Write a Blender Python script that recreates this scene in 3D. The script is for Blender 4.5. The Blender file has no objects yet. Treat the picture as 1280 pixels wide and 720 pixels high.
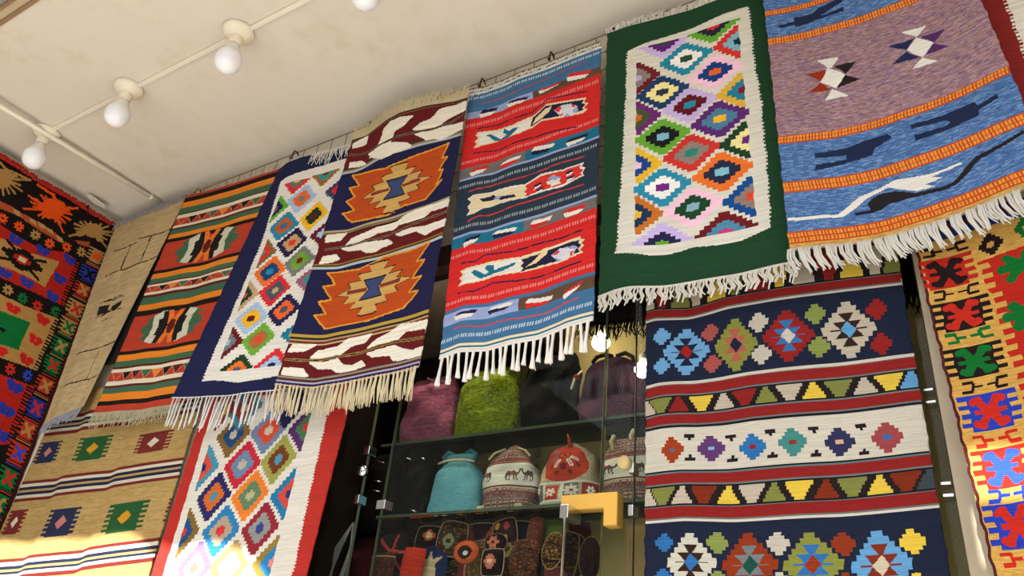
import bpy, bmesh, math, random
import numpy as np
from mathutils import Matrix, Vector

# ---------------------------------------------------------------- camera
scene = bpy.context.scene
COL = scene.collection
cam_data = bpy.data.cameras.new('camera')
cam_data.sensor_width = 36.0
cam_data.lens = 28.255
cam_data.clip_start = .02
camera = bpy.data.objects.new('camera', cam_data)
COL.objects.link(camera)
right = Vector((0.84782, 0.52247, 0.09069)); down = Vector((-0.19147, 0.46109, -0.86645)); ahead = Vector((-0.49451, 0.71723, 0.49096))
M = Matrix((right, -down, -ahead)).transposed().to_4x4()
M.translation = (0, -1.6, 1.5)
camera.matrix_world = M
scene.camera = camera

# ---------------------------------------------------------------- sky, sun, exposure
world = bpy.data.worlds.new('sky'); scene.world = world
world.use_nodes = True
wn = world.node_tree.nodes; wl = world.node_tree.links
sky = wn.new('ShaderNodeTexSky')
try:
    sky.sky_type = 'NISHITA'
except TypeError:
    sky.sky_type = 'HOSEK_WILKIE'
if hasattr(sky, 'sun_disc'): sky.sun_disc = False
sky.sun_elevation = math.radians(53); sky.sun_rotation = math.radians(190)
if hasattr(sky, 'dust_density'): sky.dust_density = 4.0
mix = wn.new('ShaderNodeMix'); mix.data_type = 'RGBA'; mix.inputs[0].default_value = .55
hs = wn.new('ShaderNodeHueSaturation'); hs.inputs['Saturation'].default_value = .12
wl.new(sky.outputs[0], hs.inputs['Color'])
wl.new(sky.outputs[0], mix.inputs[6]); wl.new(hs.outputs[0], mix.inputs[7])
wl.new(mix.outputs[2], wn['Background'].inputs[0])
wn['Background'].inputs[1].default_value = .42

sun_data = bpy.data.lights.new('sun', 'SUN'); sun_data.energy = 37.0; sun_data.angle = math.radians(.6); sun_data.color = (1, .965, .91)
sun = bpy.data.objects.new('sun', sun_data); COL.objects.link(sun)
sun.rotation_euler = Vector((-.10, .995, -1.36)).to_track_quat('-Z', 'Y').to_euler()
sun.location = (1, -6, 9)

vs = scene.view_settings
vs.view_transform = 'Standard'; vs.look = 'None'; vs.gamma = 1.0; vs.use_curve_mapping = False
vs.exposure = -0.62

# ---------------------------------------------------------------- helpers
random.seed(5)
def lin(c):
    c = np.asarray(c, float)
    return np.where(c <= .04045, c / 12.92, ((c + .055) / 1.055) ** 2.4)
def hexlin(h): return tuple(float(x) for x in lin([int(h[i:i + 2], 16) / 255 for i in (0, 2, 4)])) + (1.0,)

MATS = {}
def mat(name, color, rough=.8, metal=0.0, bump=0.0, scale=40.0, spec=.3, vary=0.0, coat=0.0):
    if name in MATS: return MATS[name]
    m = bpy.data.materials.new(name); m.use_nodes = True
    n = m.node_tree.nodes; l = m.node_tree.links; b = n['Principled BSDF']
    b.inputs['Base Color'].default_value = hexlin(color); b.inputs['Roughness'].default_value = rough
    b.inputs['Metallic'].default_value = metal
    b.inputs['Specular IOR Level'].default_value = spec; b.inputs['Coat Weight'].default_value = coat
    if bump or vary:
        tc = n.new('ShaderNodeTexCoord'); no = n.new('ShaderNodeTexNoise')
        no.inputs['Scale'].default_value = scale; no.inputs['Detail'].default_value = 6
        l.new(tc.outputs['Object'], no.inputs['Vector'])
        if bump:
            bp = n.new('ShaderNodeBump'); bp.inputs['Strength'].default_value = bump; bp.inputs['Distance'].default_value = .004
            l.new(no.outputs[0], bp.inputs['Height']); l.new(bp.outputs[0], b.inputs['Normal'])
        if vary:
            mx = n.new('ShaderNodeMix'); mx.data_type = 'RGBA'
            c = hexlin(color)
            mx.inputs[6].default_value = tuple(x * (1 - vary) for x in c[:3]) + (1,)
            mx.inputs[7].default_value = tuple(min(1, x * (1 + vary * .6)) for x in c[:3]) + (1,)
            l.new(no.outputs[0], mx.inputs[0]); l.new(mx.outputs[2], b.inputs['Base Color'])
    MATS[name] = m
    return m

def plaster(name, color, stain):
    """painted plaster with broad soft blotches and a few stains"""
    m = bpy.data.materials.new(name); m.use_nodes = True
    n = m.node_tree.nodes; l = m.node_tree.links; b = n['Principled BSDF']
    b.inputs['Roughness'].default_value = .85; b.inputs['Specular IOR Level'].default_value = .15
    tc = n.new('ShaderNodeTexCoord')
    n1 = n.new('ShaderNodeTexNoise'); n1.inputs['Scale'].default_value = 2.2; n1.inputs['Detail'].default_value = 5
    n2 = n.new('ShaderNodeTexNoise'); n2.inputs['Scale'].default_value = 14; n2.inputs['Detail'].default_value = 8
    l.new(tc.outputs['Object'], n1.inputs['Vector']); l.new(tc.outputs['Object'], n2.inputs['Vector'])
    mu = n.new('ShaderNodeMath'); mu.operation = 'MULTIPLY'; l.new(n1.outputs[0], mu.inputs[0]); l.new(n2.outputs[0], mu.inputs[1])
    cr = n.new('ShaderNodeMapRange'); cr.inputs[1].default_value = .26; cr.inputs[2].default_value = .48
    l.new(mu.outputs[0], cr.inputs[0])
    mx = n.new('ShaderNodeMix'); mx.data_type = 'RGBA'; mx.inputs[6].default_value = hexlin(color); mx.inputs[7].default_value = hexlin(stain)
    l.new(cr.outputs[0], mx.inputs[0]); l.new(mx.outputs[2], b.inputs['Base Color'])
    bp = n.new('ShaderNodeBump'); bp.inputs['Strength'].default_value = .12; bp.inputs['Distance'].default_value = .003
    l.new(n2.outputs[0], bp.inputs['Height']); l.new(bp.outputs[0], b.inputs['Normal'])
    return m

def wood(name, c1, c2, scale=8):
    m = bpy.data.materials.new(name); m.use_nodes = True
    n = m.node_tree.nodes; l = m.node_tree.links; b = n['Principled BSDF']; b.inputs['Roughness'].default_value = .5
    tc = n.new('ShaderNodeTexCoord'); mp = n.new('ShaderNodeMapping'); mp.inputs['Scale'].default_value = (1, 8, 8)
    no = n.new('ShaderNodeTexNoise'); no.inputs['Scale'].default_value = scale; no.inputs['Detail'].default_value = 6
    l.new(tc.outputs['Object'], mp.inputs[0]); l.new(mp.outputs[0], no.inputs['Vector'])
    mx = n.new('ShaderNodeMix'); mx.data_type = 'RGBA'; mx.inputs[6].default_value = hexlin(c1); mx.inputs[7].default_value = hexlin(c2)
    l.new(no.outputs[0], mx.inputs[0]); l.new(mx.outputs[2], b.inputs['Base Color'])
    return m

def cloth_material(name='woven_cloth', ribs=True):
    """woven cloth: colour of every weave cell from the mesh, weft ribs as bump"""
    m = bpy.data.materials.new(name); m.use_nodes = True
    n = m.node_tree.nodes; l = m.node_tree.links; b = n['Principled BSDF']
    b.inputs['Roughness'].default_value = .95; b.inputs['Specular IOR Level'].default_value = .1
    at = n.new('ShaderNodeAttribute'); at.attribute_name = 'weave'
    l.new(at.outputs['Color'], b.inputs['Base Color'])
    tc = n.new('ShaderNodeTexCoord'); wv = n.new('ShaderNodeTexWave'); wv.bands_direction = 'Z'
    wv.inputs['Scale'].default_value = 90; wv.inputs['Distortion'].default_value = 2.0
    no = n.new('ShaderNodeTexNoise'); no.inputs['Scale'].default_value = 160; no.inputs['Detail'].default_value = 3
    l.new(tc.outputs['Object'], wv.inputs['Vector']); l.new(tc.outputs['Object'], no.inputs['Vector'])
    ad = n.new('ShaderNodeMath'); ad.operation = 'ADD'; (l.new(wv.outputs['Fac'], ad.inputs[0]) if ribs else None); l.new(no.outputs[0], ad.inputs[1])
    bp = n.new('ShaderNodeBump'); bp.inputs['Strength'].default_value = .30; bp.inputs['Distance'].default_value = .0014
    l.new(ad.outputs[0], bp.inputs['Height']); l.new(bp.outputs[0], b.inputs['Normal'])
    return m

def glass_material(name, tint, refl=.10):
    """thin pane: clear with a Fresnel mirror on top"""
    m = bpy.data.materials.new(name); m.use_nodes = True
    n = m.node_tree.nodes; l = m.node_tree.links; n.remove(n['Principled BSDF'])
    tr = n.new('ShaderNodeBsdfTransparent'); tr.inputs[0].default_value = tint
    gl = n.new('ShaderNodeBsdfGlossy'); gl.inputs['Roughness'].default_value = .02
    fr = n.new('ShaderNodeFresnel'); fr.inputs[0].default_value = 1.2
    mx = n.new('ShaderNodeMixShader')
    l.new(fr.outputs[0], mx.inputs[0]); l.new(tr.outputs[0], mx.inputs[1]); l.new(gl.outputs[0], mx.inputs[2])
    l.new(mx.outputs[0], n['Material Output'].inputs[0])
    return m

def emit(name, color, strength):
    m = bpy.data.materials.new(name); m.use_nodes = True
    b = m.node_tree.nodes['Principled BSDF']
    b.inputs['Emission Color'].default_value = color; b.inputs['Emission Strength'].default_value = strength
    return m

def link(name, me, m=None, parent=None, loc=None):
    o = bpy.data.objects.new(name, me)
    if m is not None and me is not None and not me.materials: me.materials.append(m)
    COL.objects.link(o)
    if parent is not None: o.parent = parent
    if loc is not None: o.location = loc
    return o

def tag(o, label, cat, group=None):
    o['label'] = label; o['category'] = cat
    if group: o['group'] = group
    return o

def struct(o): o['kind'] = 'structure'; return o

def mesh(name, bm, smooth=False):
    me = bpy.data.meshes.new(name); bm.to_mesh(me); bm.free()
    if smooth:
        for p in me.polygons: p.use_smooth = True
    return me

def box_bm(bm, x0, x1, y0, y1, z0, z1, bevel=0):
    r = bmesh.ops.create_cube(bm, size=1.0)
    v = r['verts']
    for q in v:
        q.co = Vector((x0 + (q.co.x + .5) * (x1 - x0), y0 + (q.co.y + .5) * (y1 - y0), z0 + (q.co.z + .5) * (z1 - z0)))
    if bevel:
        e = list({ed for q in v for ed in q.link_edges})
        bmesh.ops.bevel(bm, geom=e, offset=bevel, segments=2, affect='EDGES', profile=.6)

def box(name, x0, x1, y0, y1, z0, z1, m, parent=None, bevel=0):
    """box whose origin sits at the centre of its base (or, as a part, in its parent's space)"""
    bm = bmesh.new()
    if parent is None:
        c = ((x0 + x1) / 2, (y0 + y1) / 2, z0)
        box_bm(bm, x0 - c[0], x1 - c[0], y0 - c[1], y1 - c[1], 0, z1 - z0, bevel)
        return link(name, mesh(name, bm), m, None, c)
    p = parent.location
    box_bm(bm, x0 - p[0], x1 - p[0], y0 - p[1], y1 - p[1], z0 - p[2], z1 - p[2], bevel)
    return link(name, mesh(name, bm), m, parent)

def tube_bm(bm, pts, rad, sides=6, caps=True):
    """tube along points; rad a number or one per point"""
    pts = [Vector(p) for p in pts]
    n = len(pts)
    rs = rad if isinstance(rad, (list, tuple)) else [rad] * n
    rings = []
    t0 = (pts[1] - pts[0]).normalized()
    up = Vector((0, 0, 1)) if abs(t0.z) < .9 else Vector((1, 0, 0))
    nrm = t0.cross(up).normalized()
    for i in range(n):
        t = (pts[min(i + 1, n - 1)] - pts[max(i - 1, 0)]).normalized()
        nrm = (nrm - t * nrm.dot(t)).normalized()
        bi = t.cross(nrm)
        rings.append([bm.verts.new(pts[i] + (nrm * math.cos(a) + bi * math.sin(a)) * rs[i]) for a in [2 * math.pi * k / sides for k in range(sides)]])
    for a, b in zip(rings, rings[1:]):
        for k in range(sides):
            bm.faces.new((a[k], a[(k + 1) % sides], b[(k + 1) % sides], b[k]))
    if caps and sides > 2:
        bm.faces.new(rings[0][::-1]); bm.faces.new(rings[-1])

def tube(name, pts, rad, m, parent=None, sides=6, loc=None):
    bm = bmesh.new()
    if parent is None and loc is None:
        loc = Vector(pts[0]); pts = [Vector(p) - loc for p in pts]
    tube_bm(bm, pts, rad, sides)
    return link(name, mesh(name, bm, True), m, parent, loc)

def lathe_bm(bm, prof, seg=24):
    """profile of (radius, z) pairs turned about z"""
    rings = []
    for r, z in prof:
        if r < 1e-6: rings.append([bm.verts.new((0, 0, z))])
        else: rings.append([bm.verts.new((r * math.cos(2 * math.pi * k / seg), r * math.sin(2 * math.pi * k / seg), z)) for k in range(seg)])
    for a, b in zip(rings, rings[1:]):
        for k in range(seg):
            k2 = (k + 1) % seg
            if len(a) == 1 and len(b) == 1: continue
            if len(a) == 1: bm.faces.new((a[0], b[k2], b[k]))
            elif len(b) == 1: bm.faces.new((a[k], a[k2], b[0]))
            else: bm.faces.new((a[k], a[k2], b[k2], b[k]))

def lathe(name, prof, m, parent=None, loc=None, seg=24):
    bm = bmesh.new(); lathe_bm(bm, prof, seg)
    bmesh.ops.recalc_face_normals(bm, faces=bm.faces)
    return link(name, mesh(name, bm, True), m, parent, loc)

def empty(name, loc):
    o = bpy.data.objects.new(name, None); COL.objects.link(o); o.location = loc; o.empty_display_size = .05
    return o

# ---------------------------------------------------------------- materials
CLOTH = cloth_material()
FELT = cloth_material('bag_cloth', False)
PL_CEIL = plaster('ceiling_paint', 'cdc5b7', 'c4b9a3')
PL_WALL = plaster('wall_paint', 'd0c6b2', 'bfb296')
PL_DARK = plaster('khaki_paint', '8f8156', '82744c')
PILLAR = plaster('pillar_paint', 'aca08a', '9a8d76')
WOOD_D = wood('dark_wood', '2e1d14', '4a2f1f')
WOOD_T = wood('trim_wood', '7c6248', '96785a')
WOOD_K = wood('laminate_panel', '7d6230', '8f7038', 4)
RUST = mat('rusty_wire', '6b4c3c', .7, .4)
CHROME = mat('chrome', 'c9c9c9', .15, 1.0)
BRASS = mat('brushed_brass', 'dcae52', .38, .55, .05, 90)
PVC = mat('white_pvc', 'dcd4c2', .45)
CREAM = mat('cream_plastic', 'e2d8c2', .4)
FROST = mat('frosted_bulb', 'e6e6ea', .35, spec=.5)
GLASS = glass_material('clear_glass', (.93, .96, .93, 1))
GLASS_S = glass_material('shelf_glass', (.95, .98, .96, 1))
GLASS_E = mat('green_glass_edge', '44503e', .2, coat=.3)
GROUND = mat('concrete_paving', '868583', .9, 0, .2, 6, vary=.12)
CONC = mat('pale_concrete', '9b978e', .9, 0, .2, 9, vary=.15)
BLACK = mat('black_wool', '0c0a0a', .95, 0, .5, 120)

# ---------------------------------------------------------------- the porch
XW = -3.365                 # left wall
ZC = 3.455                  # ceiling
XR = 2.2
struct(box('floor', -16, 16, -30, 3.0, -.2, 0, GROUND))
struct(box('ceiling', XW, XR, -.96, .0, ZC, ZC + .22, PL_CEIL))
struct(box('wall_left', XW - .2, XW, -1.12, .06, 0, ZC + .22, PL_WALL))
struct(box('wall_neighbour', XW - .2, XW, -6.4, -1.12, 0, 4.2, mat('neighbour_render', '8a8680', .9, 0, .2, 3, vary=.2)))
struct(box('wall_back', XW, -1.76, .0, .06, 0, ZC, PL_WALL))
struct(box('wall_upper', -1.76, XR, .0, .06, 2.795, ZC, PL_WALL))
struct(box('wall_right', .36, XR, .0, .06, 0, 2.795, PL_WALL))
struct(box('pillar', -.105, .36, -.04, .34, 0, 2.795, PILLAR))
struct(box('trim_1', XW, XR, -.972, -.96, ZC - .004, ZC + .22, WOOD_T))
struct(box('trim_2', XW, XR, -.996, -.972, ZC + .006, ZC + .22, mat('pale_batten', 'b3a184', .7, 0, .2, 20)))
struct(box('trim_4', XW, XR, -1.006, -.996, ZC + .002, ZC + .22, WOOD_T))
struct(box('eave', XW - .2, XR, -1.12, -1.006, ZC + .02, ZC + .3, CONC))
struct(box('trim_3', -1.76, -.105, -.012, .06, 2.72, 2.795, WOOD_D, bevel=.004))
# the house across the lane, which the shop glass mirrors
fc = struct(box('wall_opposite', -9, 9, -14.0, -13.4, 0, 3.6, mat('opposite_render', 'cfcac0', .9, 0, .2, 3, vary=.2)))
for k, (x, z) in enumerate([(x, z) for x in (-6, -3.6, -1.2, 1.2, 3.6) for z in (.7, 2.2)]):
    w_ = empty('window_%d' % (k + 11), (x, -13.39, z)); struct(w_)
    box('pane', x - .5, x + .5, -13.4, -13.37, z, z + 1.0, mat('dark_pane', '14181a', .1), w_)
    for dx in (-.53, 0, .53): box('frame', x + dx - .03, x + dx + .03, -13.39, -13.33, z - .05, z + 1.05, WOOD_D, w_)
# inside of the shop
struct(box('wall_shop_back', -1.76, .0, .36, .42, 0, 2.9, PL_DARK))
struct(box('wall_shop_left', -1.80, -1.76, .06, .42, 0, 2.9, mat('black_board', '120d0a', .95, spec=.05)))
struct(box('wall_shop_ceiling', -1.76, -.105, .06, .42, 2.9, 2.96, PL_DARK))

# ---------------------------------------------------------------- cloth geometry and weaving
def _curve(pts, u):
    """smooth curve through (u, d) pairs"""
    g = np.linspace(0, 1, 241)
    y = np.interp(g, [p[0] for p in pts], [p[1] for p in pts])
    k = np.hanning(19); k /= k.sum()
    y = np.convolve(np.pad(y, 9, mode='edge'), k, mode='valid')
    return np.interp(u, g, y)


def rug_point(r, u, v):
    """world position of the cloth point (u, v); v runs down from the top edge"""
    u = np.asarray(u, float); v = np.asarray(v, float)
    c = np.asarray(r['corners'], float)            # top left, top right, bottom right, bottom left
    U = u[..., None]; V = v[..., None]
    p = (c[0] * (1 - U) + c[1] * U) * (1 - V) + (c[3] * (1 - U) + c[2] * U) * V
    d = np.zeros(u.shape)
    waves = r.get('waves')
    if waves:
        vs = [w[0] for w in waves]
        cs = np.stack([_curve(w[1], u) for w in waves])
        if len(vs) == 1:
            d = cs[0]
        else:
            vv = np.clip(v, vs[0], vs[-1])
            for i in range(len(vs) - 1):
                t = np.clip((vv - vs[i]) / (vs[i + 1] - vs[i]), 0, 1)
                m = (vv >= vs[i]) & ((vv < vs[i + 1]) | (i == len(vs) - 2))
                d = np.where(m, cs[i] * (1 - t) + cs[i + 1] * t, d)
    ph = r.get('phase', 0.0)
    rip = r.get('ripple', .0016) * (np.sin(u * 17 + 2.1 * v + ph) + .7 * np.sin(u * 9.3 - 5 * v + 2 * ph)) * np.clip(v * 3, .15, 1)
    n = np.asarray(r['normal'], float)
    p = p + n * (.64 * d + rip)[..., None]
    p[..., 2] += .55 * d
    return p


def rgb(h):
    return np.array([int(h[i:i + 2], 16) / 255 for i in (0, 2, 4)])


def inside(U, V, p):
    """even-odd polygon test on the grid of weave cells"""
    x = np.array(p[0::2]); y = np.array(p[1::2])
    res = np.zeros(U.shape, bool)
    j = len(x) - 1
    for i in range(len(x)):
        if y[i] != y[j]:
            c = (y[i] > V) != (y[j] > V)
            res ^= c & (U < (x[j] - x[i]) * (V - y[i]) / (y[j] - y[i]) + x[i])
        j = i
    return res


def weave(nx, ny, W, H, bg, ops, seed=1, streak=.035):
    """colour of every weave cell of a flat-woven cloth, row 0 at the top"""
    rng = np.random.RandomState(seed)
    U, V = np.meshgrid((np.arange(nx) + .5) / nx, (np.arange(ny) + .5) / ny)
    im = np.empty((ny, nx, 3)); im[:] = rgb(bg)
    for o in ops:
        k = o[0]
        if k == 'B':                                   # band
            u0, u1 = (o[4], o[5]) if len(o) > 4 else (-1, 2)
            im[(V >= o[2]) & (V < o[3]) & (U >= u0) & (U < u1)] = rgb(o[1])
        elif k == 'P':                                 # polygon
            im[inside(U, V, o[2])] = rgb(o[1])
        elif k == 'L':                                 # line of a given width in metres
            p = o[3]; m = np.zeros(U.shape, bool)
            for i in range(0, len(p) - 2, 2):
                ax, ay, bx, by = p[i] * W, p[i + 1] * H, p[i + 2] * W, p[i + 3] * H
                dx, dy = bx - ax, by - ay
                t = np.clip(((U * W - ax) * dx + (V * H - ay) * dy) / max(dx * dx + dy * dy, 1e-9), 0, 1)
                m |= (U * W - ax - t * dx) ** 2 + (V * H - ay - t * dy) ** 2 < (o[2] / 2) ** 2
            im[m] = rgb(o[1])
        elif k == 'D':                                 # stepped diamond of nested colours
            _, cx, cy, hx, hy, n, cols = o[:7]
            clip = o[7] if len(o) > 7 else (-1, -1, 2, 2)
            box = (U >= clip[0]) & (U < clip[2]) & (V >= clip[1]) & (V < clip[3])
            for i in range(0, len(cols), 2):
                s = cols[i + 1]
                q = np.floor(np.abs(V - cy) / (hy * s) * n * s + .02) / max(n * s, .8)
                im[box & (np.abs(U - cx) / (hx * s) <= 1.02 - q) & (np.abs(V - cy) <= hy * s)] = rgb(cols[i])
        elif k == 'O':                                 # ellipse
            im[((U - o[2]) / o[4]) ** 2 + ((V - o[3]) / o[5]) ** 2 < 1] = rgb(o[1])
        elif k == 'F':                                 # small flower with petals and an eye
            _, c, cx, cy, r, n, eye = o
            x = (U - cx) * W; y = (V - cy) * H
            rr = np.hypot(x, y); a = np.arctan2(y, x)
            im[rr < r * (.84 + .20 * np.cos(n * a))] = rgb(c)
            if eye: im[rr < r * .24] = rgb(eye)
        elif k == 'S':                                 # dashed thread line
            _, c, v0, v1, u0, u1, per = o
            im[(V >= v0) & (V < v1) & (U >= u0) & (U < u1) & ((U / per) % 1 < .6)] = rgb(c)
        elif k == 'M':                                 # melange: short horizontal streaks of other yarns
            _, v0, v1, ln, cols = o
            for i in range(0, len(cols), 2):
                a = rng.rand(ny, nx + ln)
                a = (a < cols[i + 1] / ln)
                m = np.zeros((ny, nx), bool)
                for s in range(ln): m |= a[:, s:s + nx]
                m &= (V >= v0) & (V < v1)
                im[m] = .45 * im[m] + .55 * rgb(cols[i])
    row = 1 + streak * (rng.rand(ny, 1, 1) - .5) * 2
    st = rng.rand(ny, nx // 14 + 2); st = np.repeat(st, 14, 1)[:, :nx, None]
    im = im * row * (1 + streak * 1.6 * (st - .5))
    return np.clip(im, 0, 1)


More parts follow.
